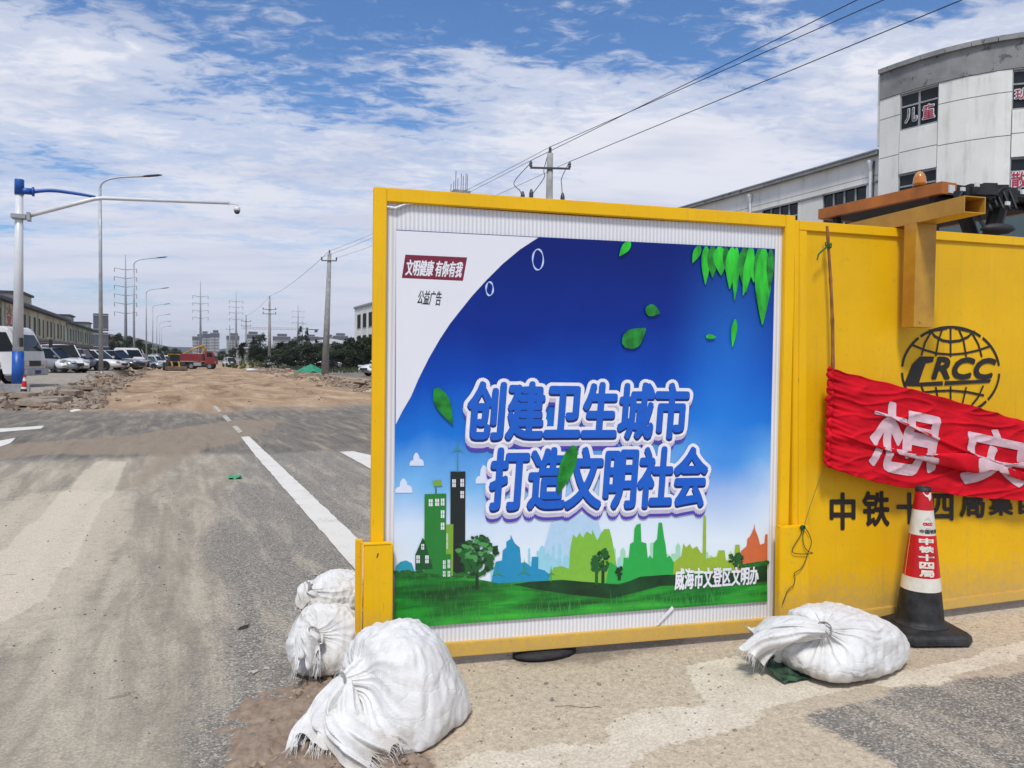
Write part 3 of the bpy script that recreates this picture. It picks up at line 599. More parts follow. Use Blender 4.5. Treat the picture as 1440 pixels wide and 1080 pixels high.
for ch, q_ in (('中', (1168, 694, 1202, 744)), ('铁', (1214, 692, 1250, 739)), ('十', (1262, 694, 1296, 736)), ('四', (1309, 696, 1340, 731)), ('局', (1351, 694, 1384, 727)), ('集', (1392, 692, 1424, 724)), ('团', (1434, 694, 1464, 722))):
    text_on(P2, 'company_text', ch, ((q_[0], q_[1]), (q_[2], q_[1]), (q_[2], q_[3]), (q_[0], q_[3])), E0-.001, bk, h2, r=.0065, copies=8)
h3 = thing('hoarding_panel', 'plain yellow steel hoarding at the right edge beyond the emblem panel', 'hoarding', group='yellow hoarding panels', mw=P2.mw @ Matrix.Translation((W2+.01, 0, 0)))
rails(h3, 2.2, H2, .035, .06, .062, .055); MB().bb((.03, .018, .04), (2.16, .026, H2-.04)).build('steel_sheet', yel2, h3)

root = thing('post_sleeve', 'short yellow steel box sleeve at the joint between poster and emblem panels', 'post sleeve', group='yellow post sleeves', mw=P2.mw)
a_, b_ = P2.px(1097, 742, -.05), P2.px(1138, 742, -.05)
MB().bb((a_.x, -.05, -.045), (b_.x, -.004, a_.y)).build('box', yel, root, bevel=.004)
MB().bb((a_.x+.004, -.044, a_.y-.03), (a_.x+.03, -.010, a_.y+.004)).build('lip', yel2, root)
# ---- rubber feet and timber under the rail
def pad(loc, label, sx_, sy_):
    r_ = thing('fence_foot', label, 'fence foot', loc); mb = MB(); mb.smooth = True
    mb.lathe([(.0, 0), (.5, .0), (.5, .5), (.40, .8), (.0, .85)], 20, cap=False); mb.x = None
    o = mb.build('rubber_block', mat('black_rubber', (.022, .022, .024), .8, na=.3), r_); o.scale = (sx_, sy_, .05); return r_
p = G(768, 922); pad((p.x, p.y+.02, 0), 'flat black rubber foot under the bottom rail of the poster hoarding', .36, .2)
p = G(1190, 880); pad((p.x+.1, p.y+.05, 0), 'flat black rubber foot under the emblem panel behind the right sandbag', .3, .2)

# --- bracket hooked over the fence
stl = mat('ochre_steel', rgb(206, 156, 52, .95), .42, metal=.1, ns=5, na=.1, col2=rgb(180, 128, 48, .9), rn=.3)
r = thing('steel_bracket', 'ochre steel box section bracket hooked over the yellow fence below the beacon', 'bracket', (0, 0, 0))
A = WD(1371, 291, 4.15); A.z = 2.402; ang = math.radians(82); L_ = 1.05
r.location = A; r.rotation_euler = (0, 0, ang)
hw, hh, th = .070, .044, .005
mb = MB()
for a0_, b0_ in (((0, -hw, -hh), (L_, -hw+th, hh)), ((0, hw-th, -hh), (L_, hw, hh)), ((0, -hw+th, hh-th), (L_, hw-th, hh)), ((0, -hw+th, -hh), (L_, hw-th, -hh+th))): mb.bb(a0_, b0_)
mb.build('box_beam', stl, r)
mb = MB(); zt_ = -hh-.001; zb_ = WD(1290, 459, 4.42).z-A.z; v0, v1 = .330, .420
for a0_, b0_ in (((v0, -hw, zb_), (v0+.005, hw, zt_)), ((v1-.005, -hw, zb_), (v1, hw, zt_)), ((v0+.005, -hw, zb_), (v1-.005, -hw+.005, zt_)), ((v0+.005, hw-.005, zb_), (v1-.005, hw, zt_)), ((v0+.005, -hw+.005, zb_), (v1-.005, hw-.005, zb_+.005))): mb.bb(a0_, b0_)
mb.build('hanging_leg', stl, r)
mb = MB(); mb.box((v0-.003, .03, zb_+.03), (.006, .010, .010)); mb.build('rivet', stl, r)
# ------------------------------------------------------------------ bamboo pole, banner, twine
bam = mat('bamboo', rgb(178, 112, 60, .8), .5, ns=8, na=.25, stretch=(6, 6, 1.5), col2=rgb(110, 70, 44, .8))
def onP2(x, y, off):
    q_ = P2.px(x, y, -off); return P2.o+P2.e*q_.x-P2.n*off+P2.u*q_.y
b0, b1 = onP2(1166, 652, .062), onP2(1163, 318, .045)
pm_ = onP2(1172, 518, .10)
r = thing('bamboo_pole', 'thin brown bamboo cane leaning on the yellow fence and holding up the red banner', 'pole', b0)
pts = []; rad = []
for k in range(41):
    t_ = k/40; p = b0.lerp(b1, t_)+Vector((.035*math.sin(t_*3.14), 0, 0)); pts.append(p-b0); rad.append(.0115-.004*t_+(.0022 if k % 7 == 3 else 0))
MB().tube(pts, rad, 10).build('cane', bam, r)
def canept(z):
    t_ = (z-b0.z)/(b1.z-b0.z); return b0.lerp(b1, t_)+Vector((.035*math.sin(t_*3.14), 0, 0))
twm = mat('green_twine', rgb(30, 96, 52), .8, ns=60, na=.3); wirem = mat('thin_wire', rgb(70, 88, 50), .6)
def twine(label, pts, r_=.0028, m_=twm, name='twine'):
    p0 = Vector(pts[0]); t_ = thing(name, label, name, p0); MB().tube([Vector(p)-p0 for p in pts], r_, 5).build('strand', m_, t_); return t_
kz = onP2(1163, 345, .04); kc = canept(kz.z)
pts = [kc+Vector((.016*math.cos(a), .016*math.sin(a), .010*math.sin(a*1.7)-.012+.0012*a)) for a in np.linspace(0, 18, 70)]
kn = twine('green twine knotted round the top of the bamboo cane', pts, .003)
MB().tube([pts[-1]-pts[0], onP2(1157, 352, .05)-pts[0], onP2(1151, 358, .05)-pts[0], onP2(1149, 366, .05)-pts[0]], [.003, .005, .005, .003], 5).build('loose_end', twm, kn)
pts = [onP2(x, y, o) for x, y, o in ((1161, 655, .10), (1155, 668, .08), (1146, 692, .065), (1136, 722, .06), (1130, 742, .062))]
w1 = twine('thin green wire running from the banner corner down to the joint sleeve', pts, .0016, wirem, 'wire')
loop = [onP2(x, y, .062) for x, y in ((1129, 741), (1126, 752), (1118, 765), (1114, 773), (1117, 778), (1130, 779), (1143, 778), (1136, 775), (1131, 768), (1129, 755), (1132, 743), (1138, 752), (1141, 764), (1136, 778), (1132, 790), (1126, 800), (1117, 806), (1118, 812), (1116, 822), (1108, 830), (1103, 842), (1100, 850))]
from mathutils import geometry
def smooth(pts, k=4):
    o = []; n = len(pts)
    for i in range(n-1):
        a, b_, c_, d = pts[max(i-1, 0)], pts[i], pts[i+1], pts[min(i+2, n-1)]
        for j in range(k):
            t_ = j/k; o.append(.5*((2*b_)+(c_-a)*t_+(2*a-5*b_+4*c_-d)*t_*t_+(3*b_-a-3*c_+d)*t_**3))
    return o+[pts[-1]]
twine('dark green string looped and dangling over the joint sleeve', smooth(loop), .0024, mat('dark_string', rgb(44, 62, 40), .8))
kn2 = twine('small bright green knot at the top edge of the joint sleeve', [onP2(1129, 741, .062)+Vector((.011*math.cos(a), .008*math.sin(a*1.3), .012*math.sin(a)-.004)) for a in np.linspace(0, 16, 50)], .0034)

# banner cloth: a bilinear sheet between measured corners, folded and gathered at the cane
def cloth_mat():
    m = bpy.data.materials.new('red_cloth'); m.use_nodes = True; t = m.node_tree; b = t.nodes['Principled BSDF']
    b.inputs['Roughness'].default_value = .8; b.inputs['Specular IOR Level'].default_value = .2
    O = N(t, 'ShaderNodeTexCoord').outputs['Object']
    t.links.new(ramp(t, nz(t, O, 5, 4, .6), [(.3, rgb(188, 6, 26, .9)), (.7, rgb(212, 10, 34, 1.0))]), b.inputs['Base Color'])
    w = nz(t, O, 600, 2, .5); bn = N(t, 'ShaderNodeBump', Strength=.12, Distance=.002); t.links.new(w, bn.inputs['Height']); t.links.new(bn.outputs[0], b.inputs['Normal']); return m
red = cloth_mat()
TL, TR, BR_, BL = P2.px(1167, 518, -.09), P2.px(1440, 592, -.09), P2.px(1440, 704, -.09), P2.px(1162, 655, -.09)
SX = 1.0
TOPPX = [(1167, 517), (1200, 527), (1265, 543), (1330, 560), (1390, 577), (1440, 592), (1520, 612)]
BOTPX = [(1162, 656), (1195, 668), (1240, 680), (1310, 691), (1375, 700), (1440, 704), (1520, 706)]
top_l = [P2.px(*p, -.09) for p in TOPPX]; bot_l = [P2.px(*p, -.09) for p in BOTPX]
def along(L, s):
    f = s*(len(L)-1); i = min(int(f), len(L)-2); a = f-i
    p0, p1, p2, p3 = L[max(i-1, 0)], L[i], L[i+1], L[min(i+2, len(L)-1)]
    return .5*((2*p1)+(p2-p0)*a+(2*p0-5*p1+4*p2-p3)*a*a+(3*p1-p0-3*p2+p3)*a**3)
PLEATS = ((.42, -.16, .125, .030, .034), (.74, -.30, .060, .020, .022), (.16, .34, .050, .022, .020))
def pleat(s, t_):      # t: 0 bottom .. 1 top ; returns (height fraction, outward push)
    k = min(1, max(0, (s-.08)*2.4)); h_ = t_; o_ = 0
    for c0, sl, st, wd, am in PLEATS:
        c_ = c0+sl*s+.03*math.sin(s*7+c0*9); x = t_-c_; h_ -= k*st*math.tanh(x/wd)*math.exp(-(x/.15)**2); o_ += k*am*math.exp(-(x/(wd*2.2))**2)
    return h_, o_
def cloth(s, t_, off=0.0):
    h_, o_ = pleat(s, t_); a, b_ = along(bot_l, s), along(top_l, s); p = b_*h_+a*(1-h_)
    g = math.exp(-s*11)
    w = g*.012*(math.sin(t_*62+2*math.sin(t_*9))+.6*math.sin(t_*119+1))
    v = t_+.55*s-.9*s*s
    w += (.009*math.sin(v*17+s*4+2.5*mnoise.noise(Vector((s*3, t_*2, 7))))*math.exp(-s*1.2)+.006*math.sin(t_*27-s*13+3*mnoise.noise(Vector((s*4, t_*3, 1)))))*min(1, s*6)*(.4+1.2*abs(mnoise.noise(Vector((s*3.1, t_*2.3, 4)))))+.014*(1-abs(mnoise.noise(Vector((s*5, t_*7-s*6, 8)))*2.4))**3*min(1, s*5)
    w += .022*math.sin(s*6+.5)*(.4+.6*(1-t_))*min(1, s*4)+.012*mnoise.noise(Vector((s*6, t_*5, 2)))
    w = w*.78+.002*mnoise.noise(Vector((s*22, t_*40, 5)))
    edge = .006*math.sin(s*60+t_*3)*(1 if t_ < .02 or t_ > .98 else 0)
    y = -.09-o_-w-off
    return (p.x+.006*g*math.sin(t_*80), min(y, -.012-off*1), p.y+edge*.4)
bn_ = thing('red_banner', 'crumpled red cloth banner with folded white characters hung from the bamboo cane', 'banner', mw=P2.mw)
mb = MB(); mb.open = True; mb.smooth = True; mb.grid(lambda u, v: cloth(u, v), 220, 130); bo = mb.build('cloth', red, bn_)
bo.modifiers.new('s', 'SOLIDIFY').thickness = .0012
mb = MB(); mb.smooth = True; lp = []
for k in range(60):
    t_ = k/59; q_ = cloth(.003, t_); lp.append((q_[0]+.003*math.sin(k*.9), q_[1]-.006+.004*math.sin(k*.7), q_[2]))
mb.tube(lp, [.0145+.002*math.sin(k*1.9)+.002*math.sin(k*.8+1) for k in range(60)], 10); mb.build('gathered_hem', red, bn_)
bwh = mat('banner_white', rgb(228, 192, 200, .85), .6, ns=20, na=.06)
def text_cloth(body, s0, s1, t0, t1, skew=0.0):
    vs, fs, _ = text_mesh(body, 4); me_ = bpy.data.meshes.new('x'); me_.from_pydata([(u, v, 0) for u, v in vs], [], fs)
    bm = bmesh.new(); bm.from_mesh(me_); bmesh.ops.triangulate(bm, faces=bm.faces)
    for _ in range(4):
        e = [e for e in bm.edges if e.calc_length() > .05]
        if e: bmesh.ops.subdivide_edges(bm, edges=e, cuts=1); bmesh.ops.triangulate(bm, faces=bm.faces)
    base = [v.co.copy() for v in bm.verts]; fcs = [tuple(v.index for v in f.verts) for f in bm.faces]; bm.free(); bpy.data.meshes.remove(me_)
    mb = MB(); mb.open = True; mb.smooth = True; K = 12
    for k in range(K+1):
        rx_, rz_ = (0, 0) if k == 0 else (.020*math.cos(k*6.283/K), .020*math.sin(k*6.283/K))
        mb.add([cloth(s0+(s1-s0)*(p.x+rx_)+skew*p.y, t0+(t1-t0)*(p.y+rz_), .0030+k*1.2e-4) for p in base], fcs)
    return mb.build('banner_text', bwh, bn_)
text_cloth('想', .25, .50, .12, .82, -.00)
text_cloth('安', .60, .84, .13, .80, -.00)

# ------------------------------------------------------------------ traffic cone
def cone(name, label, loc, h, sc=1.0, rz=0.0, letters=True, tilt=0):
    r = thing(name, label, 'traffic cone', loc, rz, None)
    if tilt: r.rotation_euler = (0, math.radians(tilt), rz)
    blackm, redm, whm = bpy.data.materials.get('cone_black') or mat('cone_black', (.018, .018, .02), .62, ns=12, na=.5, bump=.3, bs=40), bpy.data.materials.get('cone_red') or mat('cone_red', rgb(214, 14, 30, .8), .35, ns=9, na=.1), bpy.data.materials.get('cone_white') or mat('cone_white', rgb(226, 220, 206, .95), .4, ns=14, na=.08)
    bw = .215*sc
    def octa(w, c_, z): return [(w, -w+c_, z), (w, w-c_, z), (w-c_, w, z), (-w+c_, w, z), (-w, w-c_, z), (-w, -w+c_, z), (-w+c_, -w, z), (w-c_, -w, z)]
    mb = MB(); vs = octa(bw, .06*sc, 0)+octa(bw*.985, .06*sc, .030*sc)+octa(bw*.90, .055*sc, .048*sc)+octa(bw*.72, .08*sc, .062*sc)
    mb.add(vs, [tuple(range(8))[::-1], tuple(range(24, 32))]+[(i*8+k, i*8+(k+1) % 8, (i+1)*8+(k+1) % 8, (i+1)*8+k) for i in range(3) for k in range(8)]); mb.build('base', blackm, r, bevel=.004*sc)
    R_ = lambda z: (.128-(.128-.038)*(z-.06*sc)/(h-.06*sc))*sc if True else 0
    def band(nm, z0_, z1_, m_, ex=0.0):
        mb = MB(); mb.smooth = True; mb.lathe([(R_(z0_)+ex, z0_), (R_(z1_)+ex, z1_)], 48, cap=False); mb.open = True; return mb.build(nm, m_, r)
    mb = MB(); mb.smooth = True; mb.lathe([(.150*sc, .055*sc), (.150*sc, .068*sc), (.136*sc, .074*sc), (.128*sc, .080*sc), (R_(.10*sc), .10*sc), (R_(h-.02), h-.02), (R_(h)*.96, h), (R_(h)*.7, h-.001), (R_(h)*.7, h-.03)], 48); mb.build('body', blackm, r)
    zs = (.262*sc, .338*sc, .575*sc, .715*sc, .815*sc)
    band('white_band', zs[0], zs[1], whm, .002); band('red_band', zs[1], zs[2], redm, .002); band('white_band', zs[2], zs[3], whm, .002); band('red_band', zs[3], h-.022*sc, redm, .002)
    mb = MB(); mb.smooth = True; mb.lathe([(R_(h-.022*sc)+.003, h-.022*sc), (R_(h)+.003, h+.002), (R_(h)*.72, h+.003), (R_(h)*.7, h-.02)], 32, cap=False); mb.build('cap', blackm, r)
    if letters:
        def wrap(nm, body, a_c, wz, zc, hz, m_, rr_=.0, ex=.0042):
            vs, fs, _ = text_mesh(body, 3); me_ = bpy.data.meshes.new('x'); me_.from_pydata([(u, v, 0) for u, v in vs], [], fs); bm = bmesh.new(); bm.from_mesh(me_)
            bmesh.ops.triangulate(bm, faces=bm.faces); e = [e for e in bm.edges if e.calc_length() > .15]; bmesh.ops.subdivide_edges(bm, edges=e, cuts=1); bmesh.ops.triangulate(bm, faces=bm.faces)
            base = [v.co.copy() for v in bm.verts]; fcs = [tuple(v.index for v in f.verts) for f in bm.faces]; bm.free()
            mb = MB(); mb.open = True
            for k in range(9 if rr_ else 1):
                dx_, dz_ = (0, 0) if k == 0 else (rr_*math.cos(k*.785), rr_*math.sin(k*.785)); o = []
                for p in base:
                    z = zc+(p.y-.5)*hz+dz_; rad_ = R_(z)+ex+k*6e-5; a = a_c+((p.x-.5)*wz+dx_)/R_(z); o.append((rad_*math.cos(a), rad_*math.sin(a), z))
                mb.add(o, fcs)
            return mb.build(nm, m_, r)
        av = math.atan2(-loc[1], -loc[0])-rz+.12+.20
        z0_ = zs[2]-.030
        for i, ch in enumerate('中铁十四局'): wrap('cone_text', ch, av, .072 if ch != '十' else .078, z0_-i*.0445, .032, whm, .0028)
        bkm = mat('cone_print_black', (.03, .03, .035), .5); wrap('cone_text', '中国铁建', av+.26, .100, zs[2]+.024, .022, bkm, .0008); wrap('cone_text', '中铁十四局', av+3.1, .1, zs[2]-.1, .03, whm, .001)
        wrap('cone_emblem', 'CRCC', av+.12, .048, zs[2]+.066, .014, redm, .0016)
        mb = MB(); mb.open = True
        for zc, wz, th_ in ((zs[2]+.086, .034, .0016), (zs[2]+.096, .022, .0014), (zs[2]+.048, .034, .0016), (zs[2]+.041, .022, .0014)):
            n_ = 10; q_ = []
            for k in range(n_+1):
                u = (k/n_-.5); bulge = (1 if zc > zs[2]+.07 else -1)*.006*(1-4*u*u)
                for e_ in (-1, 1): z = zc+bulge+e_*th_/2; a = av+.12+u*wz/R_(z); q_.append(((R_(z)+.0045)*math.cos(a), (R_(z)+.0045)*math.sin(a), z))
            mb.add(q_, [(2*k, 2*k+1, 2*k+3, 2*k+2) for k in range(n_)])
        mb.build('emblem_arcs', mat('cone_print_grey', (.30, .30, .32), .5), r)
        mb = MB(); mb.open = True; q_ = []
        for da, z in ((-.5, h-.024), (.55, h-.024), (.55, h-.055), (.28, h-.072), (.10, h-.050), (-.15, h-.045)): a = av+da+.1; q_.append(((R_(z)+.0045)*math.cos(a), (R_(z)+.0045)*math.sin(a), z))
        mb.add(q_, [tuple(range(6))]); mb.build('peeled_patch', whm, r)
        mb = MB(); mb.open = True; q_ = []
        for z in np.linspace(zs[1], zs[2], 6):
            for e_ in (-.0015, .0015): a = av-1.28+e_/R_(z); q_.append(((R_(z)+.0045)*math.cos(a), (R_(z)+.0045)*math.sin(a), z))
        mb.add(q_, [(2*k, 2*k+1, 2*k+3, 2*k+2) for k in range(5)]); mb.build('wrap_seam', whm, r)
    return r
p = G(1293, 893); cone('traffic_cone', 'tall red and white traffic cone with black square base in front of the yellow fence', (p.x, p.y, .012), .84, 1.0, math.radians(-20))

# ------------------------------------------------------------------ sandbags
def bag_mat():
    m = bpy.data.materials.new('woven_plastic'); m.use_nodes = True; t = m.node_tree; b = t.nodes['Principled BSDF']
    b.inputs['Roughness'].default_value = .48; b.inputs['Subsurface Weight'].default_value = 0
    O = N(t, 'ShaderNodeTexCoord').outputs['Object']
    sxx = N(t, 'ShaderNodeSeparateXYZ'); t.links.new(O, sxx.inputs[0])
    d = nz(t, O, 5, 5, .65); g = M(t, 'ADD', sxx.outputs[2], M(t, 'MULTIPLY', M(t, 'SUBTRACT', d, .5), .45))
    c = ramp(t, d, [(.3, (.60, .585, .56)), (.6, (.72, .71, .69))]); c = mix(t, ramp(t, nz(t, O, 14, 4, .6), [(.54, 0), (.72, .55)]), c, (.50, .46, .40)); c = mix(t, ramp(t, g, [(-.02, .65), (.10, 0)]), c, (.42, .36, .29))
    t.links.new(c, b.inputs['Base Color'])
    w1 = N(t, 'ShaderNodeTexWave', Scale=55.0, Distortion=.6); w1.bands_direction = 'X'; w2 = N(t, 'ShaderNodeTexWave', Scale=70.0, Distortion=.6); w2.bands_direction = 'Z'
    t.links.new(O, w1.inputs['Vector']); t.links.new(O, w2.inputs['Vector'])
    vc = N(t, 'ShaderNodeTexVoronoi', feature='DISTANCE_TO_EDGE', Scale=7.5); t.links.new(vmap(t, mix(t, .10, O, N(t, 'ShaderNodeTexNoise', Scale=6.0).outputs[1]), sc=(1, 1, 1.6)), vc.inputs['Vector']); crump = ramp(t, vc.outputs[0], [(0, 0), (.10, .7), (.4, 1)], 'EASE')
    h_ = M(t, 'ADD', M(t, 'MULTIPLY', M(t, 'ADD', w1.outputs[1], w2.outputs[1]), .16), M(t, 'ADD', M(t, 'MULTIPLY', nz(t, O, 12, 3, .5), .5), M(t, 'MULTIPLY', crump, .55)))
    bn = N(t, 'ShaderNodeBump', Strength=.5, Distance=.008); t.links.new(h_, bn.inputs['Height']); t.links.new(bn.outputs[0], b.inputs['Normal']); return m
bagm = bag_mat()
def sandbag(label, loc, rad, pole, neck, seed, zfloor=0.0, wr=1.0, rz=0.0, ears=(), cut=-.62, tie_r=.035, group='white woven sandbags'):
    """rad: half sizes; pole: direction of the tie; neck: (points, end half-widths, droop)"""
    r = thing('sandbag', label, 'sandbag', (loc[0], loc[1], zfloor), rz, group); rng = random.Random(seed)
    d0 = Vector(pole).normalized(); e1 = d0.orthogonal().normalized(); e2 = d0.cross(e1)
    fr = [(rng.randint(6, 9), rng.random()*6.3, 1.0), (rng.randint(11, 17), rng.random()*6.3, .8), (rng.randint(21, 29), rng.random()*6.3, .45), (rng.randint(36, 44), rng.random()*6.3, .16)]
    R_ = Vector(rad); cz = rad[2]*-cut
    def surf(u, v):
        th = 2*math.pi*u; al = math.pi*(v**1.15)
        d = d0*math.cos(al)+(e1*math.cos(th)+e2*math.sin(th))*math.sin(al)
        th2 = th+.5*mnoise.noise(Vector((al*1.6, th*.5, seed)))*al
        fold = sum(a*(1-abs(math.sin(f*th2/2+p_)))**1.4*2-a*.7 for f, p_, a in fr)
        k = math.exp(-al*1.15)*min(1, al*5)*(.65+.6*mnoise.noise(Vector((math.cos(th)*1.5, math.sin(th)*1.5, seed+al))))
        pinch = 1+.10*math.exp(-al*5)-.18*math.exp(-((al-.38)/.28)**2)
        rg = 1-abs(mnoise.noise(d*2.6+Vector((seed, 3, 0)))*2.2); bu = 1+.09*mnoise.noise(d*1.5+Vector((seed, 0, 0)))+.007*mnoise.noise(d*6)+.028*math.sin(2*th2+seed)*math.exp(-((al-1.5)/.8)**2)+.010*(1-abs(math.sin(3.5*th2+seed+al)))**3*math.sin(al)
        sq = (abs(d.x)**4+abs(d.y)**4+abs(d.z)**4)**(-.25)*.28+.72
        p = Vector((d.x*R_.x, d.y*R_.y, d.z*R_.z))*(bu*pinch*sq+wr*.034*fold*k)
        dr = .010*mnoise.noise(Vector((d.x*9+seed, d.y*9, d.z*3)))*math.sin(al); p += d*dr
        for ed, es, ep in ears: p += Vector(ed)*es*max(0, d.dot(Vector(ed).normalized()))**ep
        sl_ = 1+.20*max(0, -d.z)*1.0-.10*max(0, d.z); p.x *= sl_; p.y *= sl_; p.z += cz
        if p.z < .05: p.z = .05*math.exp((p.z-.05)/.05)if p.z < .05 else p.z; p.z = max(p.z-.004, 0.0)
        return p
    mb = MB(); mb.smooth = True; mb.grid(surf, 260, 110, wrap=True); mb.build('body', bagm, r)
    tie = surf(0, .001)
    # ruffled neck
    for npts, hw_, hh_, sd in neck:
        pts = [tie-d0*.03]+[Vector(p) for p in npts]; n_ = len(pts)
        def cpos(t_): return along(pts, t_)
        up = Vector((0, 0, 1))
        def nk(u, v):
            th = 2*math.pi*u; p = cpos(v); tg = (cpos(min(1, v+.02))-cpos(max(0, v-.02))).normalized(); a = tg.cross(up).normalized(); b_ = a.cross(tg)
            w_ = tie_r*(1-v)+hw_*v**.8; h_ = tie_r*(1-v)+hh_*v
            ru = 1+(.10+.30*v)*sum(c__*math.sin(f*th+p_) for f, p_, c__ in ((3, sd, .55), (7, sd*2, .45), (12, sd*3, .26), (19, sd*5, .10)))
            lump = .035*mnoise.noise(Vector((math.cos(th)*1.8+sd, math.sin(th)*1.8, v*2.2)))*min(1, v*3); q_ = p+a*(math.cos(th)*w_*ru+lump)+b_*(math.sin(th)*h_*ru+lump*.8)+tg*(.03*v*(math.sin(th*4+sd)+.4*math.sin(th*11+sd)))
            if q_.z < .012: q_.z = .012+.01*abs(math.sin(th*13+v*9))*v
            return q_
        mb = MB(); mb.smooth = True; mb.open = True; mb.grid(nk, 150, 26, wrap=True); mb.build('gathered_neck', bagm, r)
        mb = MB(); mb.open = True
        for k in range(230):
            u = rng.random(); p = nk(u, 1); p0_ = nk(u, .93); d = (p-p0_).normalized(); ln = .02+.05*rng.random(); d = (d+Vector((rng.uniform(-.4, .4), rng.uniform(-.4, .4), rng.uniform(-.5, .15)))).normalized(); e_ = p+d*ln
            m_ = (p+e_)/2+Vector((0, 0, .004)); e_.z = max(e_.z-.01, .006); w = Vector((-d.y, d.x, .2))*.0013
            mb.add([p-w, p+w, m_+w, m_-w, e_+w*.3, e_-w*.3], [(0, 1, 2, 3), (3, 2, 4, 5)])
        mb.build('frayed_threads', bagm, r)
    mb = MB(); ring = [tie+d0*-.004+(e1*math.cos(a)+e2*math.sin(a))*(tie_r*1.02)+d0*.006*math.sin(a*.5) for a in np.linspace(0, 12.56, 40)]
    mb.tube(ring, .0035, 6); mb.build('tie_string', mat('tie_string', (.30, .29, .27), .8), r)
    return r
# big bag by the poster's left foot: centre, sizes in metres
SB1 = sandbag('large bulging white sandbag with frayed neck nearest the camera, below the poster', (0.885, 3.26), (.262, .26, .268), (-.80, -.30, .16),
        [([(-.32, -.12, .15), (-.35, -.14, .08), (-.36, -.20, .03)], .10, .045, 1.3), ([(-.27, -.19, .11), (-.22, -.26, .06), (-.13, -.33, .02)], .14, .05, 2.2)], 11, wr=1.35, cut=-.68, ears=(((.85, -.15, -.5), .055, 5), ((-.1, -.85, -.5), .10, 5), ((-.3, .3, .9), -.030, 2), ((.75, -.1, .7), -.035, 3)))
sandbag('small dirty white sandbag squeezed behind the large one beside the yellow sleeve', (.72, 3.92), (.20, .17, .19), (-.5, -.7, .35), [([(-.14, -.16, .22), (-.13, -.19, .12)], .06, .04, 3.3)], 23, wr=1.2, cut=-.75)
sandbag('crumpled half empty white sandbag lying on top of the small one behind', (.78, 4.02), (.17, .14, .10), (-.8, -.2, .3), [([(-.16, -.03, .10), (-.18, -.06, .02)], .05, .03, 4.1)], 31, zfloor=.27, wr=1.4, cut=-.8)
sandbag('round white sandbag with tied crumpled neck lying in front of the joint sleeve', (3.12, 2.97), (.31, .24, .185), (-.62, -.45, .50), [([(-.30, -.04, .25), (-.38, .04, .20), (-.42, .10, .12)], .13, .085, 5.3)], 43, wr=1.3, cut=-.80, ears=(((.97, -.1, -.3), .10, 6), ((-.5, -.7, -.4), .04, 4), ((.5, 0, .85), -.04, 3)))
# torn green bag under it
mb = MB(); mb.smooth = True; mb.open = True
gp = GT(1140, 948)
mb.grid(lambda u, v: (gp.x-.22+.34*u, gp.y-.06+.30*v, .012+.03*abs(mnoise.noise(Vector((u*5, v*5, 1))))+.10*v*(1-u*.5)*math.sin(min(1, v*1.2)*1.5)), 30, 26)
o = mb.build('green_sack', mat('green_sack', rgb(52, 84, 60), .7, ns=20, na=.4), None); tag(o, 'scrap of dark green sack poking out under the right sandbag', 'sack')
# ------------------------------------------------------------------ clods, pebbles, litter
clod = mat('clod', (.30, .22, .16), .95, ns=40, na=.3); peb = mat('pebble', (.33, .29, .24), .9, ns=20, na=.3)
def stones(name, n, fn, smin, smax, m_, seed=1, flatk=.6, par=None):
    rng = random.Random(seed); mb = MB()
    ico = bmesh.new(); bmesh.ops.create_icosphere(ico, subdivisions=1, radius=1); iv = [v.co.copy() for v in ico.verts]; fi = [tuple(v.index for v in f.verts) for f in ico.faces]; ico.free()
    for k in range(n):
        x_, y_ = fn(rng); z_ = float(HT(x_, y_)); s_ = smin+(smax-smin)*rng.random()**3; q_ = rng.random()*6.3; ph = Vector((rng.random()*9, rng.random()*9, 0))
        vs = []
        for v in iv:
            p = v*(1+.55*mnoise.noise(v*1.3+ph)); p = Vector((p.x*math.cos(q_)-p.y*math.sin(q_)*.7, p.x*math.sin(q_)+p.y*math.cos(q_)*.7, p.z*flatk)); vs.append((x_+p.x*s_, y_+p.y*s_, z_+p.z*s_+s_*flatk*.35))
        mb.add(vs, fi)
    o = mb.build(name, m_, par); tag(o, kind='stuff'); return o
def region(pxs):
    g_ = [G(*p) for p in pxs]; x0_, x1_ = min(p.x for p in g_), max(p.x for p in g_); y0_, y1_ = min(p.y for p in g_), max(p.y for p in g_); a = [(p.x, p.y) for p in g_]
    def f(rng):
        while True:
            x_, y_ = rng.uniform(x0_, x1_), rng.uniform(y0_, y1_)
            if pip(np.array([x_]), np.array([y_]), a)[0]: return x_, y_
    return f
# soil mound
mb = MB(); mb.smooth = True; mb.open = True; c0 = G(470, 1030)
def mound(u, v):
    x_ = c0.x-.55+1.1*u; y_ = c0.y-.6+1.3*v; d = math.hypot((x_-c0.x)/.48, (y_-c0.y)/.55)+.25*mnoise.noise(Vector((x_*5, y_*5, 0)))
    h_ = max(0, 1-d*d)*.045; h_ += (.022*mnoise.noise(Vector((x_*14, y_*14, 4)))+.014*mnoise.noise(Vector((x_*38, y_*38, 4))))*min(1, max(0, 1.1-d)*3)
    return (x_, y_, h_-.006)
mb.grid(mound, 130, 150); o = mb.build('soil_mound', mat('soil', (.33, .25, .185), .95, ns=22, na=.35, col2=(.20, .14, .10), bump=.8, bs=80), None); tag(o, kind='stuff')
stones('soil_clods', 1500, region([(340, 1110), (380, 1010), (430, 955), (530, 950), (600, 1090)]), .003, .026, clod, 3, .8)
stones('gravel', 700, region([(560, 1100), (640, 900), (1000, 880), (1100, 930), (1000, 1020), (1300, 1100)]), .0015, .009, peb, 5)
stones('gravel', 260, region([(1200, 960), (1330, 870), (1440, 850), (1500, 1000)]), .0015, .007, peb, 6)
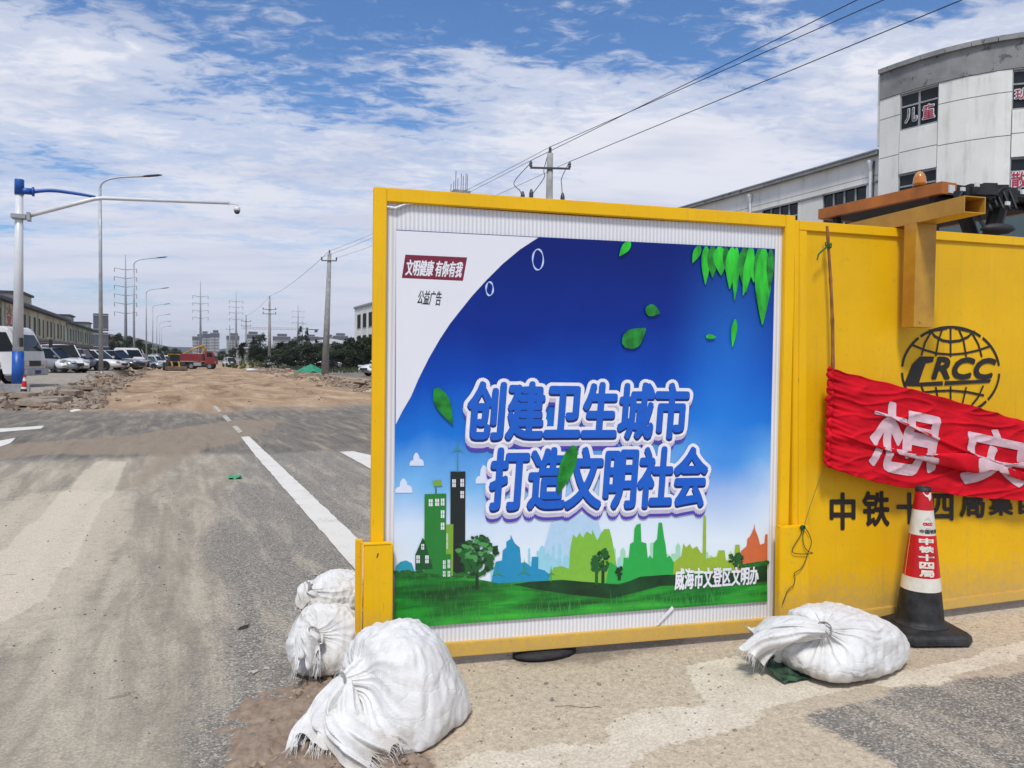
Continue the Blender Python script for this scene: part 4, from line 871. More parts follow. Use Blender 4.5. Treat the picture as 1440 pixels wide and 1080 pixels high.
stones('gravel', 420, region([(0, 700), (330, 640), (500, 820), (430, 960), (330, 1100), (-60, 1100)]), .002, .010, mat('dark_grit', (.12, .10, .085), .95), 8)
def lone(name, label, cat, px, s_, m_, fl=.6, seed=0):
    p = G(*px); rng = random.Random(seed); mb = MB(); mb.smooth = False; ico = bmesh.new(); bmesh.ops.create_icosphere(ico, subdivisions=2, radius=1)
    iv = [v.co.copy() for v in ico.verts]; fi = [tuple(v.index for v in f.verts) for f in ico.faces]; ico.free(); ph = Vector((seed*3.1, 1, 2))
    mb.add([(v*(1+.5*mnoise.noise(v*1.2+ph)))*s_ for v in iv], fi); o = mb.build(name, m_); o.location = (p.x, p.y, s_*fl*.5); o.scale = (1, .8, fl); o.rotation_euler = (0, 0, seed); return tag(o, label, cat)
lone('stone', 'pale flat stone left of the pair on the asphalt beside the sandbag', 'stone', (358, 946), .022, mat('pale_stone', (.46, .44, .38), .9), .45, 1)
lone('stone', 'pale flat stone nearest the large sandbag on the asphalt', 'stone', (375, 941), .018, bpy.data.materials['pale_stone'], .45, 2)
lone('pebble', 'brown pebble on the sandy apron below the poster, leftmost of the scatter', 'pebble', (768, 962), .010, peb, .7, 3)
lone('pebble', 'larger brown pebble in the middle of the sandy apron below the poster', 'pebble', (776, 985), .013, peb, .7, 4)
lone('pebble', 'dark pebble on the sandy apron close under the poster rail', 'pebble', (842, 963), .011, clod, .7, 5)
lone('pebble', 'dark pebble on the edge of the pale screed patch at the bottom', 'pebble', (1034, 1028), .010, clod, .7, 6)
p = G(343, 884); o = MB().add([(-.04, -.004, .004), (.01, -.014, .006), (.045, .008, .012), (.0, .010, .016), (-.035, .006, .01)], [(0, 1, 2, 3, 4)]).build('dead_leaf', mat('dead_leaf', (.03, .025, .02), .8)); o.location = p; o.rotation_euler = (.1, 0, .5); tag(o, 'small dark curled leaf on the grey asphalt left of the sandbags', 'leaf')
p = G(329, 673); mb = MB(); mb.open = True; mb.smooth = True; mb.grid(lambda u, v: (-.07+.16*u, -.08+.17*v, .01+.05*abs(mnoise.noise(Vector((u*4, v*4, 2))))+.012*math.sin(u*9)), 14, 14); o = mb.build('plastic_litter', mat('green_plastic', rgb(60, 160, 110), .4)); o.location = p; tag(o, 'crumpled green plastic scrap lying on the road beside the white lane line', 'litter')
p = G(905, 1002); mb = MB(); q_ = [G(780, 994), G(800, 993), G(822, 996), G(840, 994), G(846, 996)]; MBt = MB().tube([a+Vector((0, 0, .003)) for a in q_], .0016, 4).build('dry_twig', clod); tag(MBt, 'thin dry twig on the sandy apron under the poster', 'twig')
# ------------------------------------------------------------------ background helpers
def HZ(x): return 500.96+(x-244.2)*.01134
def at(px, D):                      # ground point on the sight line px at depth D
    d = ray(px, HZ(px)); p = CP+d*D; p.z = float(HT(p.x, p.y)); return p
def zat(px, y, D): return HC+(HZ(px)-y)/FPX*D
def rot2(a): return Vector((math.cos(a), math.sin(a), 0))

# ---- hills
hm_ = mat('hill_green', (.035, .055, .05), .95, ns=.012, na=.35)
prof = [(-900, 26), (-300, 30), (0, 34), (150, 32), (200, 26), (240, 16), (270, 15), (300, 12), (340, 16), (420, 12), (500, 15), (600, 12), (900, 10), (1500, 16), (2200, 12)]
mb = MB(); mb.smooth = True; mb.open = True
def hill(u, v):
    x = -900+3100*u; h_ = float(np.interp(x, [p[0] for p in prof], [p[1] for p in prof]))/FPX*1900
    D = 1500+1200*v; p = at(x, D); k = math.sin(math.pi*min(1, max(0, v)))**.8
    p.z = -2+(h_+9*mnoise.noise(Vector((u*30, v*3, 0)))+4*mnoise.noise(Vector((u*90, v*8, 3))))*k*1.08; return p
mb.grid(hill, 300, 14); o = mb.build('hills', hm_); tag(o, kind='structure')

# ---- trees
leafm = [mat('leaf_deep', (.030, .052, .022), .8, ns=.9, na=.45), mat('leaf_green', (.055, .085, .032), .8, ns=.9, na=.4), mat('leaf_lime', (.16, .20, .045), .8, ns=2, na=.3)]
bark = mat('bark', (.09, .07, .055), .9)
def crown_mesh(seed, kind, ls, n, m_):
    rng = random.Random(seed); mb = MB(); mb.open = True; cl_ = []
    if kind == 'cone':
        for k in range(60): z = rng.random()**1.2; r_ = .30*(1-z)*(.5+.5*rng.random())+.02; a = rng.random()*6.28; cl_.append((Vector((r_*math.cos(a), r_*math.sin(a), .08+z*.9)), .10*(1-z)+.03))
    else:
        for k in range(38):
            a = rng.random()*6.28; b_ = rng.random(); z = .20+.72*b_; r_ = .36*math.sin(math.pi*(.15+.75*b_))*math.sqrt(rng.random())*1.15
            cl_.append((Vector((r_*math.cos(a), r_*math.sin(a), z)), .07+.08*rng.random()))
    for k in range(n):
        c_, cr = cl_[rng.randrange(len(cl_))]; v = Vector((rng.gauss(0, 1), rng.gauss(0, 1), rng.gauss(0, .8))).normalized()*cr*(.55+.5*rng.random()); p = c_+v
        u_ = Vector((rng.gauss(0, 1), rng.gauss(0, 1), rng.gauss(0, 1))).normalized(); w_ = u_.orthogonal().normalized(); s_ = ls*(.6+.8*rng.random())
        mb.add([p-u_*s_, p+w_*s_*.6, p+u_*s_, p-w_*s_*.6], [(0, 1, 2, 3)])
    o = mb.build('crown', m_); me_ = o.data; bpy.data.objects.remove(o); return me_
def trunk_mesh(seed, kind):
    rng = random.Random(seed); mb = MB(); mb.smooth = True; top = .9 if kind == 'cone' else .55
    mb.tube([(0, 0, -.02), (.006, 0, .15), (-.008, .006, .35), (.0, 0, top)], [.026, .02, .015, .005], 7)
    if kind != 'cone':
        for k in range(6):
            a = k*1.05+rng.random(); z = .22+.05*k; mb.tube([(0, 0, z), (.10*math.cos(a), .10*math.sin(a), z+.12), (.22*math.cos(a), .22*math.sin(a), z+.25)], [.012, .008, .003], 5)
    o = mb.build('trunk', bark); me_ = o.data; bpy.data.objects.remove(o); return me_
CR = {('round', i, j): crown_mesh(10+i, 'round', .028, 3200, leafm[j]) for i in range(3) for j in (0, 1)}
CR.update({('cone', i, 0): crown_mesh(30+i, 'cone', .020, 2200, leafm[0]) for i in range(2)})
TM = {'round': trunk_mesh(1, 'round'), 'cone': trunk_mesh(2, 'cone')}
def tree(px, D, ytop, wpx, label, kind='round', var=0, col=0, group=None, name=None, rz=0):
    p = at(px, D); H = zat(px, ytop, D)-p.z; w = wpx/FPX*D/.82/(1 if kind == 'round' else .8)
    t_ = thing(name or ('broadleaf_tree' if kind == 'round' else 'conifer_tree'), label, 'tree', p, rz, group)
    k = H/(.96); a = put('crown', CR[(kind, var, col)], t_, sc=(w, w, k)); b_ = put('trunk', TM[kind], t_, sc=(k, k, k)); return t_
LEFT = 'trees beyond the parked cars on the left'; RIGHT = 'trees along the right side of the works'
for i, (px, D, y, w, lb, kd, va, co) in enumerate((
    (166, 170, 470, 22, 'dark tree right of the brick shed, leftmost of the far trees', 'round', 0, 0), (181, 180, 474, 24, 'dark tree behind the pickup under the tallest pylon', 'round', 1, 0),
    (197, 190, 478, 22, 'dark tree behind the second street lamp', 'round', 2, 0), (152, 200, 472, 20, 'tree showing right beside the sign back', 'round', 2, 1), (213, 230, 484, 22, 'low dark tree behind the third street lamp', 'round', 0, 1), (230, 260, 488, 22, 'low dark tree behind the wheel loader', 'round', 1, 0), (247, 300, 490, 20, 'low tree left of the dump truck', 'round', 2, 0),
    (206, 160, 486, 16, 'small tree between the second and third street lamps', 'round', 1, 1), (222, 200, 492, 14, 'small bush like tree left of the wheel loader', 'round', 2, 1))):
    tree(px, D, y, w, lb, kd, va, co, LEFT, rz=i*1.3)
for i, (px, D, y, w, lb, kd, va, co) in enumerate((
    (312, 190, 494, 20, 'low tree behind the dump truck cab', 'round', 0, 1), (330, 170, 490, 24, 'low tree left of the double armed utility pole', 'round', 1, 0), (343, 150, 482, 22, 'dark tree behind the double armed utility pole', 'round', 2, 0), (357, 140, 474, 26, 'tall dark tree between the two nearest far utility poles', 'cone', 0, 0), (366, 150, 470, 26, 'dark bushy tree just left of the framed utility pole', 'round', 0, 0),
    (378, 130, 490, 30, 'dark tree directly behind the framed utility pole', 'round', 1, 0), (395, 125, 482, 32, 'broad dark tree right of the framed utility pole', 'round', 2, 0), (412, 120, 480, 34, 'dark tree left of the pointed conifer', 'round', 0, 0), (422, 125, 461, 26, 'tallest pointed dark conifer under the crane jib', 'cone', 1, 0), (431, 122, 466, 22, 'second pointed conifer under the crane cab', 'cone', 0, 0), (445, 118, 479, 24, 'thin dark conifer left of the tall concrete pole', 'cone', 1, 0),
    (430, 110, 484, 36, 'broad tree behind the green tarpaulin heap', 'round', 1, 0), (452, 105, 482, 38, 'broad tree behind the foot of the tall concrete pole', 'round', 2, 0), (475, 100, 482, 36, 'dark tree just right of the tall concrete pole', 'round', 0, 0), (492, 96, 477, 34, 'dark tree in front of the pale office block corner', 'round', 1, 0), (505, 92, 473, 30, 'dark tree reaching the lower windows of the pale office block', 'cone', 0, 0), (515, 90, 474, 36, 'dark tree cut by the left post of the hoarding', 'round', 2, 0), (545, 90, 470, 40, 'dark tree hidden behind the hoarding left edge', 'round', 0, 0),
    (440, 82, 487, 44, 'wide dark tree hanging over the tarpaulin heap', 'round', 1, 0), (474, 80, 484, 46, 'wide dark tree right of the tall concrete pole, nearest the verge', 'round', 2, 0), (503, 78, 481, 46, 'wide dark tree nearest the verge before the office block', 'round', 0, 0), (528, 76, 476, 44, 'wide dark tree nearest the hoarding edge', 'round', 1, 0), (415, 88, 490, 40, 'wide low dark tree between the framed pole and the tarpaulin', 'round', 0, 0), (392, 92, 492, 34, 'low dark tree at the verge right of the framed pole', 'round', 2, 0), (366, 118, 490, 30, 'low dark tree behind the bushes left of the framed pole', 'round', 1, 0),
    (404, 112, 488, 30, 'low dark tree in front of the row near the tarpaulin', 'round', 1, 1), (464, 98, 490, 30, 'low dark tree over the parked vans', 'round', 0, 1), (486, 90, 490, 28, 'low dark tree over the dark blue car', 'round', 2, 0))):
    tree(px, D, y, w, lb, kd, va, co, RIGHT, rz=i*1.7)
bushm = crown_mesh(77, 'round', .05, 900, leafm[2]); bushg = crown_mesh(78, 'round', .05, 900, leafm[1])
for px, D, y, w, lb, m_ in ((330, 108, 508, 9, 'yellow green bush right of the dump truck', bushm), (341, 104, 507, 10, 'yellow green bush left of the double armed pole', bushm), (354, 98, 508, 9, 'yellow green bush above the white pipe', bushm), (363, 96, 508, 9, 'yellow green bush right of the white pipe', bushm), (372, 90, 506, 14, 'round green bush at the foot of the framed pole', bushg), (322, 115, 508, 8, 'pale dusty bush beside the dump truck cab', bushg)):
    p = at(px, D); t_ = thing('roadside_bush', lb, 'bush', p, px, 'low bushes along the works'); H = zat(px, y, D)-p.z; put('foliage', m_, t_, loc=(0, 0, -.25*H), sc=(w/FPX*D/.8, w/FPX*D/.8, H*1.3))
gh = random.Random(4); mb = MB(); mb.open = True
for k in range(5200):
    px = gh.uniform(318, 700); D = gh.uniform(66, 100); p = at(px, D)
    if p.x < 10.8: continue
    h_ = .10+.35*gh.random(); w_ = .05; a = gh.random()*3
    mb.add([p+Vector((-w_*math.cos(a), -w_*math.sin(a), -.02)), p+Vector((w_*math.cos(a), w_*math.sin(a), -.02)), p+Vector((gh.uniform(-.1, .1), gh.uniform(-.1, .1), h_))], [(0, 1, 2)])
tag(mb.build('grass', leafm[1]), kind='stuff')

# ---- street lamps
galv = mat('galvanised', (.36, .37, .38), .45, metal=.3, ns=3, na=.1); whp = mat('white_gloss', (.66, .67, .68), .35, ns=2, na=.06); blup = mat('blue_gloss', rgb(24, 88, 176, .9), .4, ns=3, na=.12); dkm = mat('dark_steel', (.05, .05, .055), .5)
def lamp_thing(loc, H, arm, label):
    t_ = thing('street_lamp', label, 'street lamp', loc, 0, 'street lamps along the kerb')
    mb = MB(); mb.smooth = True; mb.tube([(0, 0, 0), (0, 0, H*.5), (0, 0, H*.94)], [.13, .10, .075], 10); mb.build('pole', galv, t_)
    mb = MB(); mb.smooth = True; pts = [Vector((0, 0, H*.94)), Vector((.12, 0, H*.965)), Vector((.5, 0, H*.988)), Vector((1.2, 0, H*1.004)), Vector((arm*.7, 0, H*1.018))]; mb.tube(smooth(pts, 5), .05, 8); mb.build('arm', galv, t_)
    mb = MB(); mb.smooth = True; mb.lathe([(0, 0), (.10, .02), (.14, .3), (.13, .75), (.05, .98), (0, 1)], 10); o = mb.build('lamp_head', dkm, t_); o.scale = (.5, 1.2, arm*.32); o.rotation_euler = (0, math.pi/2-.18, 0); o.location = (arm*.69, 0, H*1.018)
    MB().lathe([(.17, 0), (.17, .05), (.13, .12)], 10).build('base_plate', galv, t_)
    return t_
LB = ['nearest tall grey street lamp rising behind the white surveillance pole arm', 'second grey street lamp behind the white pickup', 'third grey street lamp near the wheel loader', 'fourth grey street lamp, thin, beyond the third', 'fifth far street lamp left of the wheel loader', 'sixth far street lamp, faint above the wheel loader cab', 'seventh and farthest street lamp near the dump truck']
for i, Y in enumerate((51.66, 93.6, 135, 176, 218, 262, 306)):
    p = Vector((-3.91, Y, 0)); p.z = float(HT(p.x, p.y)); lamp_thing(p, 11.5, 3.3, LB[i])

# ---- white and blue surveillance pole
p0 = GT(25, 545); D0 = (p0-CP).dot(Fv); t_ = thing('camera_pole', 'tall white pole with blue foot and top carrying a dome camera on its arm', 'camera pole', p0)
def rel(x, y, D=None):
    q_ = WD(x, y, D or D0); return q_-p0
top = rel(28, 272); hb = rel(24, 494).z; zt = zat(28, 254, D0)-p0.z
leanx = .10
def pc(z): return Vector((leanx*z/zt, 0, z))
mb = MB(); mb.smooth = True; mb.tube([pc(hb), pc(zt*.6), pc(zt-.52)], [.175, .145, .125], 16); mb.build('mast', whp, t_)
mb = MB(); mb.smooth = True; mb.tube([pc(.0), pc(hb)], [.200, .190], 16); mb.build('blue_sleeve', blup, t_)
mb = MB(); mb.smooth = True; mb.tube([pc(zt-.54), pc(zt-.03), pc(zt)], [.155, .155, .14], 16); mb.build('top_cap', blup, t_)
za = zt-.40; mb = MB(); mb.smooth = True; mb.tube([pc(za), pc(za)+Vector((.42, 0, .0))], .12, 12); mb.tube([pc(za)+Vector((.40, 0, 0)), pc(za)+Vector((.46, 0, 0))], .17, 12); mb.build('arm_flange', blup, t_)
e1_ = rel(125, 271, D0+0.0); xe = (125-28)/FPX*D0
mb = MB(); mb.smooth = True; zc_ = zat(125, 272, D0)-p0.z
mb.tube(smooth([pc(za)+Vector((.4, 0, 0)), pc(za)+Vector((1.0, 0, .10)), pc(za)+Vector((1.8, 0, .06)), Vector((leanx+xe*.97, 0, zc_+.03))], 5), [.075-.0018*i for i in range(16)], 10); mb.build('blue_arm', blup, t_)
zl = zat(30, 306, D0)-p0.z
Dv = lambda x, D: at(x, D)
pA, pB = pc(zl)+Vector((.12, 0, 0)), Vector((leanx+xe, 0, zc_))
# end of the arm: horizontal along +X
u_ = ray(322, 286); s_ = (p0.y+pB.y-CP.y)/u_.y; pE = CP+u_*s_-p0
mb = MB(); mb.smooth = True; mb.tube([pA, pB-(pB-pA).normalized()*.15, pB+(pE-pB).normalized()*.15, pE], [.085, .075, .07, .05], 12); mb.build('long_arm', whp, t_)
mb = MB(); mb.box(pc(zl), (.46, .44, .16)); mb.box(pc(zl)+Vector((.30, 0, .02)), (.12, .36, .30)); mb.build('arm_clamp', galv, t_, bevel=.01)
mb = MB(); mb.tube([pE, pE+Vector((.34, 0, -.01))], .03, 8); mb.box(pE+Vector((0, 0, 0)), (.03, .14, .16)); mb.tube([pE+Vector((.30, 0, 0)), pE+Vector((.30, 0, -.10))], .045, 8); cam_ = mb.build('camera_bracket', whp, t_)
mb = MB(); mb.smooth = True; mb.lathe([(.05, .0), (.12, -.02), (.13, -.12), (.12, -.17)], 14, c=tuple(pE+Vector((.30, 0, -.10)))); dh = mb.build('camera_housing', whp, t_)
mb = MB(); mb.smooth = True; mb.lathe([(.115, -.17), (.10, -.24), (.06, -.285), (0, -.30)], 14, c=tuple(pE+Vector((.30, 0, -.10)))); mb.build('camera_dome', dkm, dh)
mb = MB(); mb.lathe([(.30, -.02), (.30, .03), (.2, .05)], 16); mb.build('base_flange', galv, t_)

# ---- transmission pylons and utility poles
pyl = mat('pylon_steel', (.27, .28, .31), .5, ns=.5, na=.1); conc = mat('pole_concrete', (.30, .30, .29), .85, ns=4, na=.15)
def pylon(px, D, ytop, arms, wid, label, r_=.55):
    p = at(px, D); H = zat(px, ytop, D)-p.z; t_ = thing('transmission_pylon', label, 'pylon', p, 0, 'tubular steel transmission pylons')
    mb = MB(); mb.smooth = True; mb.tube([(0, 0, 0), (0, 0, H*.6), (0, 0, H)], [r_*1.1, r_*.65, r_*.25], 10); mb.build('mast', pyl, t_)
    for y in arms:
        z = zat(px, y, D)-p.z; w = wid/FPX*D; mb = MB(); mb.tube([(-w, 0, z+.3), (-w*.5, 0, z), (0, 0, z-.25), (w*.5, 0, z), (w, 0, z+.3)], [.08, .12, .17, .12, .08], 6)
        for s_ in (-1, 1): mb.tube([(s_*w, 0, z+.3), (s_*w, 0, z-1.1)], .13, 5)
        mb.build('crossarm', pyl, t_)
    mb = MB(); mb.tube([(0, 0, H), (0, 0, H+1.5)], .08, 5); mb.build('lightning_rod', pyl, t_); return t_
pylon(177, 270, 365, (379, 391, 403, 415, 427, 440), 14, 'nearest and tallest steel pylon with six pairs of arms on the left skyline')
pylon(282, 360, 400, (417, 427, 437, 447), 10, 'slim steel pylon rising behind the excavator and apartment block', .6)
pylon(332, 410, 415, (424, 432, 440, 449), 9, 'slim steel pylon above the second apartment tower', .6)
pylon(419, 520, 431, (438, 446, 454), 8, 'small distant pylon right of the framed utility pole', .7); pylon(425, 640, 449, (455, 462), 6, 'smallest distant pylon just behind the other small one', .6)
def upole(p, H, label, arms, r_=.17, lean=0.0, nm='utility_pole'):
    t_ = thing(nm, label, 'utility pole', p, 0, 'concrete utility poles'); mb = MB(); mb.smooth = True; mb.tube([(0, 0, 0), (lean, 0, H)], [r_*1.25, r_*.62], 12); mb.build('shaft', conc, t_)
    for z, w, a in arms:
        mb = MB(); R3 = Matrix.Rotation(a, 3, 'Z'); c_ = Vector((lean*z/H, 0, z)); mb.box(c_-R3 @ Vector((0, .14, 0)), (2*w, .07, .07), R3); mb.build('crossarm', dkm, t_)
        for s_ in (-1, 1):
            q_ = c_+R3 @ Vector((s_*w*.97, -.14, 0)); mb = MB(); mb.lathe([(.03, 0), (.07, .05), (.045, .10), (.07, .15), (.04, .22), (.02, .26)], 8, c=tuple(q_+Vector((0, 0, .03)))); mb.build('insulator', dkm, t_)
    mb = MB(); mb.lathe([(.05, 0), (.07, .06), (.04, .12), (.07, .18), (.02, .28)], 8, c=(lean, 0, H)); mb.build('insulator', dkm, t_); return t_
pa = GT(457, 527); DA = (pa-CP).dot(Fv); HA = zat(463, 357, DA)-pa.z
upole(pa, HA, 'tall grey concrete utility pole left of the hoarding with one crossarm', [(HA-.55, .55, -.3)], lean=.30, r_=.22)
pb = at(379, 107); HB = zat(380, 419, 107)-pb.z
t_ = upole(pb, HB, 'concrete utility pole with square double crossarm frame above the bushes', [(HB-1.6, .85, -.2), (HB-2.2, .85, -.2)], r_=.2)
pd_ = at(346, 155); HD = zat(346, 445, 155)-pd_.z; upole(pd_, HD, 'far utility pole with two crossarms behind the white pipe', [(HD-1.0, .9, 0), (HD-1.9, .9, 0)], r_=.2)
pe_ = at(323, 210); HE = zat(323, 458, 210)-pe_.z; upole(pe_, HE, 'farthest thin utility pole in front of the second apartment tower', [(HE-1.0, .9, 0)], r_=.2)
pn = at(768, 31.5); HN = zat(770, 218, 31.5)-pn.z; AN = -.35
tn = upole(pn, HN, 'concrete utility pole rising above the middle of the hoarding with wires fanning out', [(HN-.62, .80, AN)], r_=.19, lean=.06)
mb = MB(); mb.box((.05, -.16, HN-2.05), (1.9, .06, .06), Matrix.Rotation(AN, 3, 'Z')); mb.build('crossarm', dkm, tn)
# wires
wirb = mat('cable_black', (.03, .03, .035), .6)
def wire(a, b_, label, sag=.3, r_=.012, n=18, nm='power_line', grp='overhead wires'):
    a, b_ = Vector(a), Vector(b_); t_ = thing(nm, label, 'wire', a, 0, grp); MB().tube([a.lerp(b_, k/n)-a-Vector((0, 0, sag*4*(k/n)*(1-k/n))) for k in range(n+1)], r_, 5).build('strand', wirb, t_)
RN = Matrix.Rotation(AN, 3, 'Z')
nt_ = pn+Vector((.06, 0, HN+.26)); nl = pn+Vector((.05, 0, HN-.34))+RN @ Vector((-.78, -.14, 0)); nr = pn+Vector((.05, 0, HN-.34))+RN @ Vector((.78, -.14, 0))
def ext(a, px, y, D, k=1.9): q_ = WD(px, y, D); return a+(q_-a)*k
wire(ext(nl, 1205, 0, 17.2), nl, 'uppermost overhead wire crossing the sky to the top right', 0)
wire(ext(nt_, 1242, 0, 17.2), nt_, 'middle overhead wire crossing the sky to the top right', 0)
wire(ext(nr, 1352, 0, 15.9), nr, 'lowest overhead wire crossing the sky toward the curved building', 0, .013)
ptop = pa+Vector((.30, 0, HA+.2))
wire(nl, ptop+Vector((-.5, -.1, -.5)), 'thin wire dropping from the left arm of the middle pole to the tall left pole', .25, .009); wire(nt_, ptop, 'thin wire between the tops of the middle pole and the tall left pole', .25, .009); wire(nr, ptop+Vector((.5, -.1, -.5)), 'thin wire from the right arm of the middle pole to the tall left pole', .25, .009)
wire(ptop, pb+Vector((0, 0, HB+.2)), 'thin wire from the tall left pole down to the framed pole', .4, .014); wire(pb+Vector((0, 0, HB+.2)), pd_+Vector((0, 0, HD+.2)), 'thin wire between the framed pole and the double armed pole', .4, .014)
for a, m_, e_, lb in ((nl+Vector((-.0, 0, -.1)), (731, 268), (735, 278), 'drooping jumper wire left of the middle pole'), (nt_, (765, 250), (747, 275), 'drooping jumper wire close beside the middle pole'), (nr, (790, 262), (791, 280), 'drooping jumper wire right of the middle pole')):
    pts = smooth([a, WD(m_[0]-8 if 'left' in lb else m_[0], m_[1]-12, 31.3), WD(*m_, 31.3), WD(*e_, 31.4)], 6); t_ = thing('jumper_wire', lb, 'wire', a); MB().tube([q_-a for q_ in pts], .016, 5).build('strand', wirb, t_)
    mb = MB(); mb.lathe([(.05, -.25), (.09, -.1), (.09, .1), (.04, .25)], 8, c=tuple(pts[-1]-a)); mb.build('cable_end', dkm, t_)
# unfinished column with starter bars
pc_ = at(646, 42); HCc = zat(646, 270, 42)-pc_.z; t_ = thing('unfinished_column', 'bunch of rusty starter bars on a column top poking above the poster hoarding', 'column', pc_)
MB().box((0, 0, HCc/2), (.9, .5, HCc)).build('concrete', conc, t_)
rr = random.Random(2)
for k, (x_, yt) in enumerate(((631, 262), (636, 258), (638, 243), (642, 252), (646, 246), (650, 248), (653, 245), (656, 246))):
    zt_2 = zat(x_, yt, 42)-pc_.z; xx = (x_-646)/FPX*42; MB().tube([(xx, .1*(k % 2), HCc-.1), (xx+.02, .1*(k % 2), zt_2)], .018, 5).build('starter_bar', mat('rebar', (.10, .06, .05), .8) if not k else bpy.data.materials['rebar'], t_)

# ---- facade tools
glass = mat('window_glass', (.014, .019, .021), .15, ns=.6, na=.3, spec=.28); frm = mat('window_frame', (.30, .32, .33), .5)
def quadbox(mb, p0, p1, z0, z1, t0, t1):      # a slab between plan points p0,p1; t0..t1 measured outwards
    d = (p1-p0); n_ = Vector((-d.y, d.x, 0)).normalized()
    if n_.dot(Vector((p0.x, p0.y, 0))) > 0: n_ = -n_
    v = [Vector((q_.x, q_.y, z))+n_*t_ for z in (z0, z1) for q_, t_ in ((p0, t0), (p1, t0), (p1, t1), (p0, t1))]
    mb.add(v, [(0, 3, 2, 1), (4, 5, 6, 7), (0, 1, 5, 4), (1, 2, 6, 5), (2, 3, 7, 6), (3, 0, 4, 7)])
def V2(x, y): return Vector((x, y, 0))
def window(par, p0, p1, z0, z1, nx=2, trans=.35, t_=.02, dep_=.10):
    mb = MB(); quadbox(mb, p0, p1, z0, z1, -dep_-.02, -dep_); g_ = mb.build('window', glass, par)
    mb = MB(); d = (p1-p0); L = d.length; u = d/L
    for k in range(nx+1): a = u*(L*k/nx); w_ = u*.035; quadbox(mb, p0+a-w_*(0 if k == 0 else 1), p0+a+w_*(0 if k == nx else 1), z0, z1, -dep_+.002, -dep_+.05)
    for zz_ in (z0+.03, z1-.03, z1-(z1-z0)*trans): quadbox(mb, p0, p1, zz_-.03, zz_+.03, -dep_+.004, -dep_+.045)
    mb.build('frame', frm, g_); return g_

# ---- curved building and its wing on the right
cream = mat('cream_render', (.76, .75, .70), .85, ns=.35, na=.07, bump=.1, bs=20); tq_ = cream.node_tree; bq_ = tq_.nodes['Principled BSDF']; old_ = bq_.inputs['Base Color'].links[0].from_socket; Oq = N(tq_, 'ShaderNodeTexCoord').outputs['Object']
stq = nz(tq_, vmap(tq_, Oq, sc=(2.2, 2.2, .22)), 1.6, 6, .65); spq = nz(tq_, Oq, 1.1, 5, .7)
tq_.links.new(mix(tq_, ramp(tq_, M(tq_, 'MULTIPLY', stq, M(tq_, 'ADD', spq, .5)), [(.52, 0), (.72, .38)]), old_, (.42, .38, .31)), bq_.inputs['Base Color'])
creamd = mat('cream_joint', (.36, .355, .33), .9); parap = bpy.data.materials.new('stained_cement'); parap.use_nodes = True
t = parap.node_tree; b = t.nodes['Principled BSDF']; b.inputs['Roughness'].default_value = .95; O = N(t, 'ShaderNodeTexCoord').outputs['Object']
c = ramp(t, nz(t, O, .7, 6, .65), [(.3, (.17, .17, .17)), (.55, (.27, .27, .265)), (.75, (.36, .355, .345))]); c = mix(t, ramp(t, nz(t, O, 2.4, 6, .7, .5), [(.56, 0), (.62, .8)]), c, (.07, .07, .068)); t.links.new(c, b.inputs['Base Color'])
CV = [V2(26.20, 23.46), V2(26.27, 22.6), V2(26.40, 21.7), V2(26.62, 20.85), V2(26.95, 20.05), V2(27.36, 19.35), V2(27.88, 18.72), V2(28.6, 18.05), V2(29.5, 17.45), V2(30.6, 17.0), V2(32.0, 16.7), V2(36, 16.4)]
def cat_pt(s):
    f = s*(len(CV)-1); i = min(int(f), len(CV)-2); return CV[i].lerp(CV[i+1], f-i)
def s_of(px):           # parameter on the plan curve seen at image column px
    best = None
    for k in range(1201):
        p = cat_pt(k/1200); p.z = 9.0; d = p-CP; x = 720+FPX*d.dot(Rv)/d.dot(Fv); e = abs(x-px)
        if best is None or e < best[0]: best = (e, k/1200)
    return best[1]
def zof(px, y):
    p = cat_pt(s_of(px)); d = p-CP; return HC+(HZ(px)-y)/FPX*V2(p.x, p.y).dot(Vector((Fv.x, Fv.y, 0)))/1.0
bld = thing('curved_building', 'tall pale four storey building with curved front, stained grey parapet and lettered windows', 'building', (28, 22, 0))
BO = Vector((28, 22, 0))
class Off(MB):
    def build(s, name, mats, parent=None, bevel=0):
        if parent is bld or (parent is not None and parent.parent is bld): s.v = [(v[0]-BO.x, v[1]-BO.y, v[2]) for v in s.v]
        return _MB.build(s, name, mats, parent, bevel)
_MB = MB; MB = Off
s_edges = [0.0]+[s_of(x) for x in (1263, 1316.5, 1421)]+[s_of(1421)+.19, s_of(1421)+.28]
s_edges = [s for s in s_edges if s <= 1]+[1.0]
zTOP, zPB = 13.4, zof(1240, 143)
zr = [0.0, 2.9, zof(1300, 312)+0.0, zof(1262, 240)-0.0]
z_w4a, z_w4b = zof(1265, 187), zof(1265, 137)
z_w3a, z_w3b = z_w4a-3.12, z_w4b-3.12
def curve_panel(s0, s1, z0, z1, t0=-.02, t1=.0, m_=None, nm='wall_panel', n=None, gap=.015):
    n = n or max(1, int((s1-s0)*len(CV)*1.6)); mb = MB(); ln = max(.01, (cat_pt(s1)-cat_pt(s0)).length); g_ = gap/ln*(s1-s0)
    for k in range(n):
        a, b_ = s0+g_+(s1-s0-2*g_)*k/n, s0+g_+(s1-s0-2*g_)*(k+1)/n; quadbox(mb, cat_pt(a), cat_pt(b_), z0+gap, z1-gap, t0, t1)
    return mb.build(nm, m_ or cream, bld)
mb = MB()
for k in range(44): quadbox(mb, cat_pt(k/44), cat_pt((k+1)/44), 0, zTOP-.05, -.6, -.36)
mb.build('wall', creamd, bld)
zlev = [0, z_w3a-3.12-1.5, z_w3a-3.12+.02, z_w3b-3.12+.4, z_w3a-.25, z_w3b+.62, z_w4a-.08, zPB]
